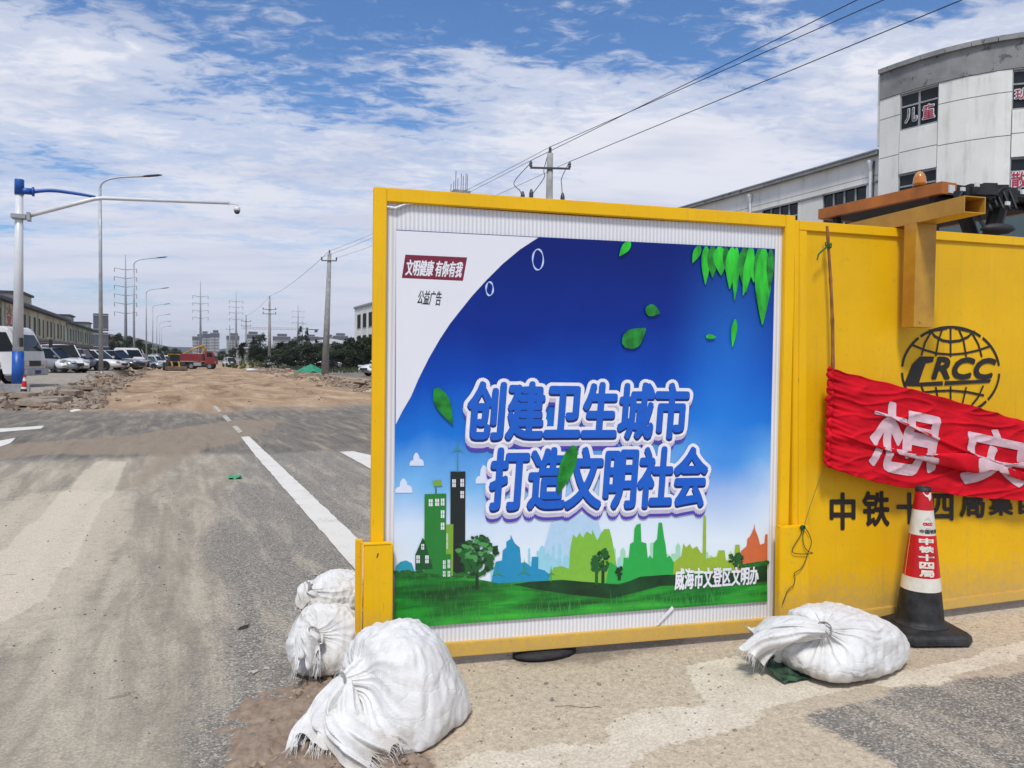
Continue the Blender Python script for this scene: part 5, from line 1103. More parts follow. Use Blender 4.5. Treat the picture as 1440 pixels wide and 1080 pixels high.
zj = [0, 1.5, z_w3a-3.12-.6, z_w3a-1.45, z_w3a+.25*0-.0, (z_w3b+z_w4a)/2+.1, z_w4a+.75, zPB]
cols = list(zip(s_edges[:-1], s_edges[1:]))
for ci, (a, b_) in enumerate(cols):
    iswin = ci in (1, 3)
    if iswin:
        if ci == 3: b_w = b_
        bands = [(0, z_w3a-3.12), (z_w3b-3.12, z_w3a), (z_w3b, z_w4a), (z_w4b, zPB)]
        mids = []
        for lo, hi in bands:
            if hi-lo > 1.3: mids += [(lo, lo+(hi-lo)/2), (lo+(hi-lo)/2, hi)] if lo > 0 else [(lo, hi)]
            elif hi-lo > .05: mids.append((lo, hi))
        for lo, hi in mids: curve_panel(a, b_, lo, hi, -.125, .0)
        for z0_, z1_ in ((z_w3a-3.12, z_w3b-3.12), (z_w3a, z_w3b), (z_w4a, z_w4b)): window(bld, cat_pt(a), cat_pt(b_), z0_, z1_, 2)
    else:
        zz_l = [0, z_w3a-3.12+.5, z_w3a-3.12+2.2, z_w3a+.9, z_w3b+.55, z_w4a+.75, zPB]
        zz_l = [0, z_w3a-3.12-.2, z_w3a-1.6, z_w3a+.35*1, (z_w3b+z_w4a)/2-.05, z_w4a+.65, zPB]
        for lo, hi in zip(zz_l[:-1], zz_l[1:]): curve_panel(a, b_, lo, hi, -.125, .0)
for k, (a, b_) in enumerate(((0, .33), (.33, .66), (.66, 1))): curve_panel(a, b_, zPB, zTOP-.18, -.125, .03, parap, 'parapet', gap=0)
mb = MB()
for k in range(44): quadbox(mb, cat_pt(k/44), cat_pt((k+1)/44), zTOP-.18, zTOP, -.5, .16)
mb.build('cornice', parap, bld)
mb = MB(); mb.bb((29.3, 19.2, 0), (40, 23.4, zTOP-.3)); mb.build('rear_block', creamd, bld)
mb = MB(); mb.bb((26.24, 23.46, 10.4), (26.7, 23.60, zTOP-.1)); mb.build('side_wall', cream, bld)
rw = mat('window_red', rgb(176, 30, 66), .5); ww_ = mat('window_white', (.75, .75, .75), .5)
def text_flat(par, org, nm, body, p0, p1, z0, z1, off, m_, r=0.0, K=8):
    vs, fs, _ = text_mesh(body, 2); mb = _MB(); mb.open = True; d = p1-p0; n_ = Vector((-d.y, d.x, 0)).normalized()
    if n_.dot(Vector((p0.x, p0.y, 0))) > 0: n_ = -n_
    u_ = d.normalized()
    if u_.dot(Rv) < 0: p0, p1, d, u_ = p1, p0, -d, -u_
    for k in range(K+1 if r else 1):
        ox, oz = (0, 0) if k == 0 else (r*math.cos(k*6.283/K), r*math.sin(k*6.283/K))
        mb.add([p0+d*u+u_*ox+Vector((0, 0, z0+(z1-z0)*v+oz))+n_*(off+k*.0008)-org for u, v in vs], fs)
    return mb.build(nm, m_, par)
def wtext(ch, x0, x1, y0, y1):
    sa, sb = s_of(x0), s_of(x1); a, b_ = cat_pt(sa), cat_pt(sb); z0_, z1_ = zof((x0+x1)/2, y1), zof((x0+x1)/2, y0)
    text_flat(bld, BO, 'letter_outline', ch, a, b_, z0_, z1_, -.06, ww_, .038); text_flat(bld, BO, 'window_letter', ch, a, b_, z0_, z1_, -.04, rw if ch != '儿' else dkm, .004)
wtext('儿', 1270, 1286, 156, 174); wtext('童', 1295, 1311, 150, 169); wtext('班', 1425, 1447, 128, 142); wtext('散', 1423, 1446, 243, 266)
sa, sb = s_of(1399), s_of(1440)+.10; pA_, pB_ = cat_pt(sa), cat_pt(sb)
sgm = bpy.data.materials.new('ribbed_sign'); sgm.use_nodes = True; t = sgm.node_tree; b = t.nodes['Principled BSDF']; O = N(t, 'ShaderNodeTexCoord').outputs['Object']; wv = N(t, 'ShaderNodeTexWave', Scale=1.6, Distortion=0); wv.bands_direction = 'DIAGONAL'; t.links.new(vmap(t, O, sc=(1, -1, 0)), wv.inputs['Vector']); t.links.new(ramp(t, wv.outputs[1], [(.2, (.42, .44, .47)), (.6, (.66, .67, .70))]), b.inputs['Base Color'])
mb = MB(); quadbox(mb, pA_, pB_, zof(1420, 345), zof(1420, 270), .12, .16); mb.build('sign_board', sgm, bld)
mg = mat('sign_magenta', rgb(176, 16, 84), .5)
text_flat(bld, BO, 'sign_letter', '全', cat_pt(s_of(1433)), cat_pt(s_of(1433)+.055), zof(1436, 314), zof(1436, 283), .20, mg, .06); text_flat(bld, BO, 'sign_letter', '色', cat_pt(s_of(1406)), cat_pt(s_of(1419)), zof(1412, 313), zof(1412, 291), .20, mg, .04)
text_flat(bld, BO, 'sign_letter', '口', cat_pt(s_of(1428)), cat_pt(s_of(1436)), zof(1432, 327), zof(1432, 319), .20, mat('sign_red', rgb(214, 30, 36), .5), .05)
MB = _MB
# wing
wing = thing('long_building', 'long pale two storey wing with dark window bands left of the curved building', 'building', (26.7, 40, 0)); WX = 26.5; y0_, y1_ = 23.62, 74.0; WO = Vector((26.7, 40, 0)); zE = 10.25
def wb(nm, a, b_, m_, par=None): mb = MB(); mb.bb(tuple(Vector(a)-WO), tuple(Vector(b_)-WO)); return mb.build(nm, m_, par or wing)
wz0, wz1 = 7.45, 9.05
piers = [(23.62, 24.3)]+[(26.7+3.9*k, 28.2+3.9*k) for k in range(12)]
wb('wall', (WX+.12, y0_, 0), (WX+14, y1_, zE-.1), creamd); wb('upper_wall_panel', (WX, y0_, wz1), (WX+.12, y1_, 9.30), cream); wb('parapet', (WX-.004, y0_, 9.32), (WX+.118, y1_, zE-.15), cream); wb('lower_wall_panel', (WX, y0_, 2.6), (WX+.12, y1_, wz0), cream); wb('plinth', (WX, y0_, 0), (WX+.12, y1_, 2.58), cream)
wb('string_course', (WX-.05, y0_, wz1-.06), (WX+.0, y1_, wz1+.02), parap); wb('roof_edge', (WX-.25, y0_, zE-.15), (WX+.4, y1_, zE), parap); wb('roof_capping', (WX-.28, y0_, zE), (WX+.4, y1_, zE+.05), galv)
for a, b_ in piers: wb('pier', (WX+.001, a, wz0), (WX+.119, b_, wz1), cream)
for (a, b_), (c_, d_) in zip(piers[:-1], piers[1:]):
    mb = MB(); mb.bb(tuple(Vector((WX+.09, b_, wz0))-WO), tuple(Vector((WX+.10, c_, wz1))-WO)); g_ = mb.build('window', glass, wing); mb = MB()
    for k in range(5): y_ = b_+(c_-b_)*k/4; mb.bb(tuple(Vector((WX+.03, y_-.03, wz0))-WO), tuple(Vector((WX+.085, y_+.03, wz1))-WO))
    mb.bb(tuple(Vector((WX+.03, b_, wz1-.65))-WO), tuple(Vector((WX+.084, c_, wz1-.59))-WO)); mb.build('frame', frm, g_)
for y_ in (24.05, 31.4):
    mb = MB(); mb.tube([Vector((WX-.07, y_, .2))-WO, Vector((WX-.07, y_, 9.6))-WO], .06, 8); mb.lathe([(.06, -.15), (.14, .15), (.14, .25)], 8, c=tuple(Vector((WX-.09, y_, 9.7))-WO)); mb.build('downpipe', whp, wing)
mb = MB(); mb.tube([Vector((WX-.05, 23.9, .2))-WO, Vector((WX-.05, 23.9, 9.9))-WO], .03, 6); mb.build('cable_run', dkm, wing)
# pale office block beyond the hoarding's left edge
farg = mat('far_window', (.025, .027, .030), .7, spec=.1)
ob = thing('office_block', 'pale office block with rows of tall dark windows above the trees at the hoarding edge', 'building', at(507, 138)); q0 = at(498.5, 138); OBt = zat(498.5, 432, 138)
Lo = ob.location.copy(); qx = q0.x; obz = OBt
def obb(nm, a, b_, m_, par=None): mb = MB(); mb.bb(tuple(Vector(a)-Lo), tuple(Vector(b_)-Lo)); return mb.build(nm, m_, par or ob)
obb('wall', (qx, q0.y-45, 0), (qx+14, q0.y, obz-.35), cream); obb('roof_edge', (qx-.2, q0.y-45.1, obz-.35), (qx+14, q0.y+.1, obz), conc)
for fl in range(3):
    zt2 = obz-1.5-fl*3.6
    for k in range(8):
        y_ = q0.y-2.2-k*4.3
        g_ = obb('window', (qx-.02, y_-2.6, zt2-2.3), (qx+.02, y_, zt2), farg); obb('sill', (qx-.05, y_-2.7, zt2-2.45), (qx-.022, y_+.1, zt2-2.31), conc, g_)
for k in range(9): y_ = q0.y-.9-k*4.3; obb('rib', (qx-.04, y_-.25, 0), (qx-.001, y_+.05, obz-.36), cream)

# ---- left terraces
lw = mat('terrace_cream', (.52, .49, .36), .9, ns=.2, na=.12); lw2 = mat('terrace_green', (.40, .42, .33), .9, ns=.2, na=.12); lroof = mat('terrace_roof', (.055, .055, .07), .7, ns=.3, na=.2); shop = mat('shop_front', (.07, .055, .05), .6, ns=.35, na=.5, col2=(.20, .12, .09)); brk = mat('brick_shed', (.28, .14, .10), .9, ns=.4, na=.2)
def terrace(label, X, ya, yb, ze, wm_, step, dormers, rf=1.3):
    L0 = Vector((X, (ya+yb)/2, .4)); t_ = thing('shop_terrace', label, 'building', L0, 0, 'two storey shop terraces on the left')
    def B(nm, a, b_, m_, par=None): mb = MB(); mb.bb(tuple(Vector(a)-L0), tuple(Vector(b_)-L0)); return mb.build(nm, m_, par or t_)
    B('wall', (X-11, ya, 0), (X, yb, ze), wm_); B('shop_fascia', (X+.01, ya+.2, 3.3), (X+.25, yb-.2, 4.0), shop)
    mb = MB(); mb.prism([(X+.9-L0.x, ze-L0.z), (X+.9-L0.x, ze+.35-L0.z), (X-1.2-L0.x, ze+rf-L0.z), (X-11-L0.x, ze+rf-L0.z), (X-11-L0.x, ze-L0.z)], ya-.5-L0.y, yb+.5-L0.y); mb.build('roof', lroof, t_)
    n = int((yb-ya)/step); rng = random.Random(int(yb))
    for k in range(n):
        y_ = ya+(yb-ya)*(k+.25)/n; w_ = step*(.42 if k % 3 else .3)
        g_ = B('window', (X-.05, y_, 4.5 if k % 3 else 4.2), (X+.03, y_+w_, ze-.9), farg); B('frame', (X+.031, y_+w_*.45, 4.5), (X+.06, y_+w_*.52, ze-.9), frm, g_)
        if k % 2 == 0:
            B('pilaster', (X+.002, y_-step*.22, .0), (X+.10, y_-step*.12, ze-.05), wm_)
        B('shop_door', (X-.04, y_-.1, .4), (X+.04, y_+step*.62, 3.1), shop)
        if k % 4 == 1: B('awning', (X+.26, y_, 3.0), (X+1.6, y_+step*.8, 3.25), brk if k % 8 == 1 else shop)
    for y_, w_, h_ in dormers:
        B('dormer', (X-4.6, y_, ze+.3), (X-.6, y_+w_, ze+h_), wm_); B('dormer_roof', (X-4.9, y_-.4, ze+h_), (X-.3, y_+w_+.4, ze+h_+.3), lroof)
    return t_, L0
ta, La = terrace('long cream two storey shop terrace with dark roof behind the white truck', -19, 78, 172, 8.0, lw, 4.2, ((86, 9, 2.1), (128, 9, 2.1)))
tb, Lb = terrace('farther pale green two storey shop terrace left of the sign back', -19.3, 176, 262, 7.8, lw2, 4.6, ((186, 8, 1.9), (225, 8, 1.9)), 1.0)
rdm = mat('sign_red_dull', rgb(190, 34, 34), .6)
MB().bb((-18.95-La.x, 110.5-La.y, 4.6-La.z), (-18.90-La.x, 119.5-La.y, 7.95-La.z)).build('painted_panel', lw, ta)
for ch, zz_ in (('火', 6.45), ('叉', 5.1)): text_flat(ta, La, 'sign_letter', ch, V2(-18.9, 116.8), V2(-18.9, 113.4), zz_, zz_+1.15, .03, rdm, .07)
sh = thing('brick_shed', 'low reddish brick shed at the end of the left terraces', 'building', at(146, 215)); zt3 = zat(146, 474, 215)-sh.location.z
mb = MB(); mb.box((0, 4, zt3/2), (6.2, 8, zt3)); mb.build('wall', brk, sh); mb = MB(); mb.box((0, 4, zt3+.12), (6.8, 8.6, .24)); mb.build('roof', conc, sh)
for k in range(3): mb = MB(); mb.box((-2+2*k, -.02, zt3*.6), (1.1, .06, 1.2)); mb.build('window', glass, sh)
# sign backs
sg = at(142, 52); z0_, z1_ = zat(142, 490, 52)-sg.z, zat(142, 441, 52)-sg.z
st_ = thing('traffic_sign', 'two grey sign plates seen from behind, stacked on a post behind the nearest lamp', 'sign', sg); mb = MB(); mb.tube([(0, .05, 0), (0, .05, z1_)], .05, 8); mb.build('post', galv, st_)
for a, b_ in ((z0_, z0_+(z1_-z0_)*.46), (z0_+(z1_-z0_)*.5, z1_)):
    mb = MB(); mb.bb((-.45, -.02, a), (.45, 0, b_)); pl_ = mb.build('sign_plate', mat('sign_back', (.09, .10, .12), .6) if a == z0_ else bpy.data.materials['sign_back'], st_)
    for zz_ in (a+.12, b_-.12): mb = MB(); mb.bb((-.46, -.05, zz_-.025), (.46, -.021, zz_+.025)); mb.build('stiffener', galv, pl_)

# ---- apartment towers, shed, crane
apm = mat('apartment_pale', (.42, .42, .41), .9, ns=.02, na=.1); apd = mat('apartment_dark', (.085, .09, .11), .8, ns=.05, na=.1); apb = mat('apartment_band', (.20, .21, .23), .8)
def tower_b(px0, px1, ytop, D, label, caps, dark=0):
    p = at((px0+px1)/2, D); w = (px1-px0)/FPX*D; H = zat((px0+px1)/2, ytop, D)-p.z; t_ = thing('apartment_tower', label, 'building', p, -YAW+.35, 'distant apartment towers')
    mb = MB(); mb.box((0, 6, H/2), (w, 12, H)); mb.build('wall', apm, t_)
    k = 0; z = 4.0
    while z < H*.82:
        mb = MB(); mb.box((-w*.24, -.15, z), (w*.40, .3, 1.5)); mb.box((w*.24, -.15, z), (w*.40, .3, 1.5)); mb.build('balcony', apb, t_); z += 3.3
    mb = MB(); mb.box((0, 5.9, H*.90), (w+.4, 12.3, H*.17)); mb.build('upper_storeys', apd, t_)
    for a, b_, hh_ in caps: mb = MB(); mb.box(((a+b_)/2*w, 6, H+hh_/2), ((b_-a)*w, 8, hh_)); mb.build('roof_house', apd, t_)
    mb = MB(); mb.box((0, -.2, H*.45), (w*.05, .4, H*.72)); mb.build('stair_recess', apd, t_)
for a in ((271, 284, 473, 900, 'left lower apartment tower behind the excavator arm', ((.0, .45, 2.5),)), (285, 296, 469, 900, 'middle apartment tower behind the excavator arm', ((-.5, .1, 2.5),)), (296, 308, 468, 880, 'right tallest apartment tower behind the dump truck', ((-.2, .4, 3),)), (319, 336, 472, 900, 'apartment tower under the third pylon', ((-.2, .4, 3),)), (347, 366, 470, 900, 'apartment tower behind the double armed utility pole', ((-.35, .3, 3),)),
          (385, 408, 473, 900, 'apartment tower right of the framed utility pole', ((-.25, .3, 3),)), (411, 421, 476, 940, 'low apartment tower left of the pointed conifer', ((-.2, .4, 2),)), (431, 448, 473, 900, 'apartment tower below the crane cab', ((-.3, .2, 2),)), (450, 469, 474, 960, 'apartment tower behind the tall concrete pole', ((-.1, .4, 3),)), (470, 489, 472, 960, 'rightmost apartment tower before the office block', ((-.3, .3, 3),))): tower_b(*a)
p = at(466, 260); t_ = thing('white_shed', 'long low white roofed shed between the trees and the far towers', 'building', p); hh_ = zat(466, 480, 260)-p.z; ln = 44/FPX*260
MB().box((0, 5, hh_*.45), (ln, 10, hh_*.9), None).build('wall', apm, t_); mb = MB(); mb.prism([(-ln/2-.3, hh_*.88), (-ln/2-.3, hh_), (0, hh_+.9), (ln/2+.3, hh_), (ln/2+.3, hh_*.88)], -.5, 10.5); mb.build('roof', whp, t_)
for k in range(6): MB().box((-ln/2+1+k*ln/6.3, -.03, hh_*.45), (1.0, .06, 1.0)).build('window', glass, t_)
p = at(352, 150); t_ = thing('white_shed', 'pale low shed behind the double armed utility pole', 'building', p); hh_ = zat(352, 490, 150)-p.z
MB().box((0, 3, hh_/2), (3.2, 6, hh_), Matrix.Rotation(.2, 3, 'Z')).build('wall', apm, t_); MB().box((0, 3, hh_+.1), (3.6, 6.4, .2), Matrix.Rotation(.2, 3, 'Z')).build('roof', whp, t_)
cp_ = at(432, 700); t_ = thing('tower_crane', 'distant tower crane with long thin horizontal jib above the trees', 'crane', cp_); zj_ = zat(432, 464, 700)-cp_.z; s7 = 700/FPX; crm = mat('crane_paint', (.34, .26, .22), .7); cw_ = mat('crane_weight', (.05, .06, .09), .7)
Rc = Matrix.Rotation(-YAW+.15, 3, 'Z')
mb = MB(); mb.box((0, 0, zj_/2), (1.4, 1.4, zj_), Rc); mb.build('mast', crm, t_)
mb = MB()
for dz_, th_ in ((0, .30), (1.5, .22)): mb.box(Rc @ Vector((-44*s7+0, 0, zj_+dz_)), (90*s7, .5, th_), Rc)
for k in range(44): mb.tube([Rc @ Vector((-k*2*s7, 0, zj_)), Rc @ Vector((-(k+1)*2*s7, 0, zj_+1.5*((k+1) % 2)))], .14, 4)
mb.build('jib', crm, t_); mb = MB(); mb.box(Rc @ Vector((9*s7, 0, zj_+.4)), (14*s7, 1.2, .7), Rc); mb.build('counter_jib', cw_, t_); mb = MB(); mb.box(Rc @ Vector((12*s7, 0, zj_-.8)), (4*s7, 1.4, 2.6), Rc); mb.build('counterweight', cw_, t_); mb = MB(); mb.box(Rc @ Vector((0, -1.2, zj_+.8)), (2, 1.6, 2.4), Rc); mb.build('cab', cw_, t_)
# ------------------------------------------------------------------ vehicles
def paint(name, col, rough=.28): return bpy.data.materials.get(name) or mat(name, col, rough, ns=1.5, na=.06, coat=.5)
PW, PB, PG, PN = paint('paint_white', (.66, .66, .65)), paint('paint_black', (.02, .02, .023)), paint('paint_grey', (.20, .21, .23)), paint('paint_navy', (.02, .03, .09))
tyre = mat('tyre', (.016, .016, .017), .85); rim = mat('wheel_rim', (.34, .34, .35), .35, metal=.7); lgt = mat('headlight_lens', (.55, .56, .58), .15); tail = mat('tail_lens', (.35, .02, .02), .25); vg = mat('vehicle_glass', (.010, .013, .016), .12, spec=.3); blkp = mat('black_plastic', (.02, .02, .021), .6); plate = mat('number_plate', rgb(24, 60, 140, .7), .5)
_wm = {}
def wheel(par, x, y, r_, w=.2):
    key = (r_, w)
    if key not in _wm:
        mb = MB(); mb.smooth = True; mb.lathe([(r_*.62, -w/2), (r_*.93, -w/2), (r_, -w*.32), (r_, w*.32), (r_*.93, w/2), (r_*.62, w/2), (r_*.6, 0)], 22, cap=False); a = mb.build('tyre', tyre)
        mb = MB(); mb.lathe([(0, w*.28), (r_*.12, w*.34), (r_*.2, w*.25), (r_*.55, w*.30), (r_*.62, w*.42), (r_*.62, -w*.4), (0, -w*.4)], 16, cap=False)
        for k in range(5): q_ = k*1.2566; mb.box((r_*.36*math.cos(q_), r_*.36*math.sin(q_), w*.33), (r_*.5, r_*.12, w*.12), Matrix.Rotation(q_, 3, 'Z'))
        b_ = mb.build('rim', rim); _wm[key] = (a.data, b_.data); bpy.data.objects.remove(a); bpy.data.objects.remove(b_)
    s_ = -1 if y < 0 else 1; h_ = bpy.data.objects.new('wheel', _wm[key][0]); C.objects.link(h_); h_.parent = par; h_.location = (x, y, r_); h_.rotation_euler = (-s_*math.pi/2, 0, 0)
    put('rim', _wm[key][1], h_)
def car(px, base, label, head, kind='sedan', col=None, k=1.0, D=None, grp='cars parked along the left verge', cat='car'):
    p = GT(px, base) if D is None else at(px, D); r = thing('parked_car', label, cat, p, math.radians(head), grp); col = col or PW
    L, Wd, H = {'sedan': (4.6, 1.78, 1.44), 'suv': (4.5, 1.84, 1.68), 'hatch': (4.0, 1.7, 1.48), 'van': (4.4, 1.7, 1.88)}[kind]; L, Wd, H = L*k, Wd*k, H*k; wr = .32*k; wb_ = L*.29
    sh_ = {'sedan': .60, 'suv': .58, 'hatch': .60, 'van': .50}[kind]*H
    # lower body: stations front (+x) to back
    st = [(.50, .72, .30, .46), (.485, .86, .20, .60), (.44, .95, .17, .76), (.36, .985, .16, .84), (.22, 1, .16, .93), (.0, 1, .16, 1.0), (-.25, 1, .16, 1.02), (-.38, .985, .17, 1.03), (-.455, .95, .19, .99), (-.49, .88, .24, .90), (-.50, .76, .34, .70)]
    if kind in ('suv', 'van', 'hatch'): st = [(x, w, a, b_ if x > -.1 else min(1.0, b_+.0)) for x, w, a, b_ in st]
    if kind == 'van': st = [(x, w, a, b_) for x, w, a, b_ in st]; st[0] = (.50, .78, .3, .62); st[1] = (.49, .9, .2, .8); st[2] = (.45, .97, .17, .92)
    mb = MB(); mb.smooth = True; ring = [(-.55, 0), (-.92, .05), (-1, .35), (-.99, .62), (-.93, .88), (-.80, .99), (0, 1.04), (.80, .99), (.93, .88), (.99, .62), (1, .35), (.92, .05), (.55, 0)]
    vs = []; n = len(ring)
    for x, w, a, b_ in st:
        for ry, rz_ in ring: vs.append((x*L, ry*w*Wd/2, a*H*.9+(b_*sh_-a*H*.9)*rz_))
    fs = [(i*n+j, i*n+(j+1) % n, (i+1)*n+(j+1) % n, (i+1)*n+j) for i in range(len(st)-1) for j in range(n)]+[tuple(range(n)), tuple(range((len(st)-1)*n, len(st)*n))[::-1]]
    mb.add(vs, fs); mb.build('body', col, r)
    for x in (wb_*1.0, -wb_*1.02):
        for s_ in (-1, 1):
            mb = MB(); q_ = [(x+wr*1.18*math.cos(a), s_*(Wd/2+.004), wr+wr*1.18*math.sin(a)) for a in np.linspace(-.35, math.pi+.35, 14)]
            mb.open = True; mb.add(q_, [tuple(range(14))]); mb.build('wheel_arch', blkp, r); wheel(r, x, s_*(Wd/2-.085), wr)
    # greenhouse: glass shell, then roof and pillars
    g = {'sedan': ((.24, .10), (-.40, -.24)), 'suv': ((.23, .10), (-.49, -.42)), 'hatch': ((.27, .10), (-.49, -.37)), 'van': ((.42, .27), (-.495, -.46))}[kind]
    xb0, xt0 = g[0][0]*L, g[0][1]*L; xb1, xt1 = g[1][0]*L, g[1][1]*L; wbm, wtp = Wd/2*.93, Wd/2*.74; zs_, zt_ = sh_*.985, H-.05
    mb = MB(); V = [(xb0, -wbm*.86, zs_), (xb0, wbm*.86, zs_), (xb1, wbm*.9, zs_), (xb1, -wbm*.9, zs_), (xt0, -wtp*.92, zt_), (xt0, wtp*.92, zt_), (xt1, wtp*.92, zt_), (xt1, -wtp*.92, zt_), ((xb0+xb1)/2, wbm, zs_), ((xb0+xb1)/2, -wbm, zs_), ((xt0+xt1)/2, wtp, zt_), ((xt0+xt1)/2, -wtp, zt_)]
    mb.add(V, [(0, 1, 5, 4), (2, 3, 7, 6), (1, 8, 10, 5), (8, 2, 6, 10), (3, 9, 11, 7), (9, 0, 4, 11)]); mb.build('windows', vg, r)
    mb = MB(); mb.smooth = True
    def rf(u, v):
        x = (xt0+.04)+(xt1-.04-xt0-.04)*u; y = (v-.5)*2*(wtp+.03); return (x, y*(1-.06*abs(u-.5)*2), zt_-.01+.075*(1-(2*v-1)**2)*(1-(2*u-1)**4*.6))
    mb.grid(rf, 10, 8); mb.add([rf(0, 0), rf(1, 0), rf(1, 1), rf(0, 1)], [(0, 1, 2, 3)]); mb.build('roof', col, r)
    for s_ in (-1, 1):
        mb = MB()
        for a, b_ in (((xb0, wbm*.87), (xt0, wtp*.94)), ((xb1, wbm*.91), (xt1, wtp*.94)), (((xb0+xb1)/2-.1, wbm+.004), ((xt0+xt1)/2-.1, wtp+.006))): mb.tube([(a[0], s_*a[1], zs_-.02), (b_[0], s_*b_[1], zt_+.01)], .035, 5)
        mb.build('pillar', col, r)
        mb = MB(); mb.box((xb0-.12, s_*(wbm+.12), zs_+.10), (.12, .20, .13)); mb.build('mirror', col, r, bevel=.02)
        mb = MB(); mb.box((.46*L, s_*Wd*.35, sh_*.74), (.20, .34, .13), Matrix.Rotation(-s_*.45, 3, 'Z')); mb.build('headlight', lgt, r, bevel=.02)
        mb = MB(); mb.box((-.478*L, s_*Wd*.37, sh_*.82), (.10, .30, .16), Matrix.Rotation(s_*.3, 3, 'Z')); mb.build('tail_light', tail, r, bevel=.02)
    mb = MB(); mb.box((.497*L, 0, sh_*.52), (.06, .9, .16)); mb.build('grille', blkp, r, bevel=.01); mb = MB(); mb.box((.512*L, 0, sh_*.36), (.012, .30, .09)); mb.build('number_plate', plate, r)
    return r
car(72, 524, 'dark grey hatchback nosing out behind the white truck cab', -30, 'hatch', PG)
car(84, 521, 'white sport utility vehicle parked just right of the truck cab', -62, 'suv', PW, D=47)
car(108, 519, 'dark navy van between the white utility vehicle and white sedan', 70, 'hatch', PN, D=52)
car(130, 522, 'white sedan crossing behind the foot of the nearest street lamp', -24, 'sedan', PW, D=55)
car(158, 520, 'black sedan right of the nearest street lamp base', -28, 'sedan', PB, D=58)
car(150, 513, 'dark red roofed hatchback mostly hidden behind the black sedan', -50, 'hatch', paint('paint_red', (.36, .03, .02)), D=70)
car(194, 515, 'grey hatchback beside the second street lamp foot', -100, 'hatch', PG, D=84); car(204, 514, 'silver blue sedan right of the second street lamp foot', -20, 'sedan', paint('paint_silver_blue', (.22, .27, .33)), D=92)
car(186, 514, 'white van behind the pickup and second street lamp', -60, 'van', PW, D=100); car(221, 512, 'small black hatchback left of the third street lamp', -75, 'hatch', PB, D=118); car(221, 511, 'distant white van right of the third street lamp', -65, 'van', PW, D=130)
RG = 'cars parked under the right hand trees'
car(425, 515, 'dark green and white van behind the tarpaulin heap', 165, 'van', paint('paint_green', (.03, .07, .05)), D=108, grp=RG); car(449, 515, 'white sedan left of the tall concrete pole', 170, 'sedan', PW, D=112, grp=RG); car(463, 516, 'white van behind the foot of the tall concrete pole', 172, 'van', PW, D=104, grp=RG)
car(479, 518, 'dark blue sedan right of the tall concrete pole', 10, 'sedan', PN, D=98, grp=RG); car(500, 516, 'silver white sedan under the trees left of the hoarding', -10, 'sedan', PW, D=94, grp=RG); car(549, 523, 'white car whose nose shows at the left edge of the hoarding', 200, 'suv', PW, D=56, grp=RG)
p = at(321, 100); car(324, 514, 'small white car beyond the dump truck cab', -80, 'hatch', PW, D=122, grp=RG)

# ---- white crew cab truck at the left edge
p = at(9, 29.0); tr = thing('light_truck', 'white crew cab light truck behind the blue and white pole', 'truck', p, math.radians(-16)); 
D_ = (p-CP).dot(Fv)
Wt = 1.9; fr_ = .95
prof_ = [(fr_, .42), (fr_+.02, .95), (fr_-.04, 1.28), (fr_-.42, 2.10), (fr_-.60, 2.20), (-2.05, 2.22), (-2.1, 2.12), (-2.1, .62), (fr_-1.62, .62), (fr_-1.54, .85), (fr_-1.35, 1.02), (fr_-.95, 1.02), (fr_-.72, .85), (fr_-.62, .42)]
mb = MB(); mb.prism(prof_, -Wt/2, Wt/2); mb.build('cab', PW, tr, bevel=.05)
mb = MB(); mb.add([(fr_-.045+.012, -Wt*.44, 1.33), (fr_-.045+.012, Wt*.44, 1.33), (fr_-.41+.012, Wt*.41, 2.04), (fr_-.41+.012, -Wt*.41, 2.04)], [(0, 1, 2, 3)]); mb.open = True; mb.build('windshield', vg, tr)
for s_ in (-1, 1):
    for nm, q_ in (('front_window', [(fr_-.20, 1.30), (fr_-.50, 1.98), (fr_-1.05, 2.0), (fr_-1.05, 1.27)]), ('rear_window', [(fr_-1.25, 1.30), (fr_-1.25, 2.0), (fr_-2.1, 2.0), (fr_-2.1, 1.30)])):
        mb = MB(); mb.prism(q_, s_*(Wt/2+.003), s_*(Wt/2+.015)); mb.build(nm, vg, tr)
    for x in (fr_-1.15, fr_-2.2): mb = MB(); mb.box((x, s_*(Wt/2+.004), 1.3), (.02, .012, 1.35)); mb.build('door_gap', blkp, tr)
    for x in (fr_-1.02, fr_-2.1): mb = MB(); mb.box((x, s_*(Wt/2+.02), 1.13), (.22, .04, .07)); mb.build('door_handle', blkp, tr, bevel=.01)
    mb = MB(); mb.box((fr_+.02, s_*Wt*.36, .86), (.10, .42, .22)); mb.build('headlight', lgt, tr, bevel=.03); mb = MB(); mb.box((fr_-.02, s_*Wt*.475, .86), (.14, .10, .20)); mb.build('indicator', mat('amber', (.6, .22, .03), .3) if s_ < 0 else bpy.data.materials['amber'], tr)
    mb = MB(); mb.tube([(fr_-.25, s_*Wt*.5, 1.7), (fr_+.1, s_*(Wt*.5+.16), 1.72)], .015, 5); mb.box((fr_+.1, s_*(Wt*.5+.2), 1.62), (.06, .17, .32)); mb.build('mirror', blkp, tr)
    for x in (fr_-1.15, -3.7): wheel(tr, x, s_*(Wt/2-.13), .40, .24)
mb = MB(); mb.box((fr_+.03, 0, .86), (.06, .85, .20)); mb.build('grille', blkp, tr); mb = MB(); mb.box((fr_+.05, 0, .54), (.18, Wt*.98, .26)); mb.build('bumper', mat('bumper_grey', (.40, .41, .42), .5), tr, bevel=.04); mb = MB(); mb.box((fr_+.15, 0, .54), (.012, .44, .14)); mb.build('number_plate', plate, tr)
mb = MB(); mb.box((-1.9, 0, .56), (4.6, .8, .14)); mb.build('chassis', blkp, tr)
mb = MB(); mb.bb((-5.1, -Wt*.54, .95), (-2.2, Wt*.54, 1.03)); 
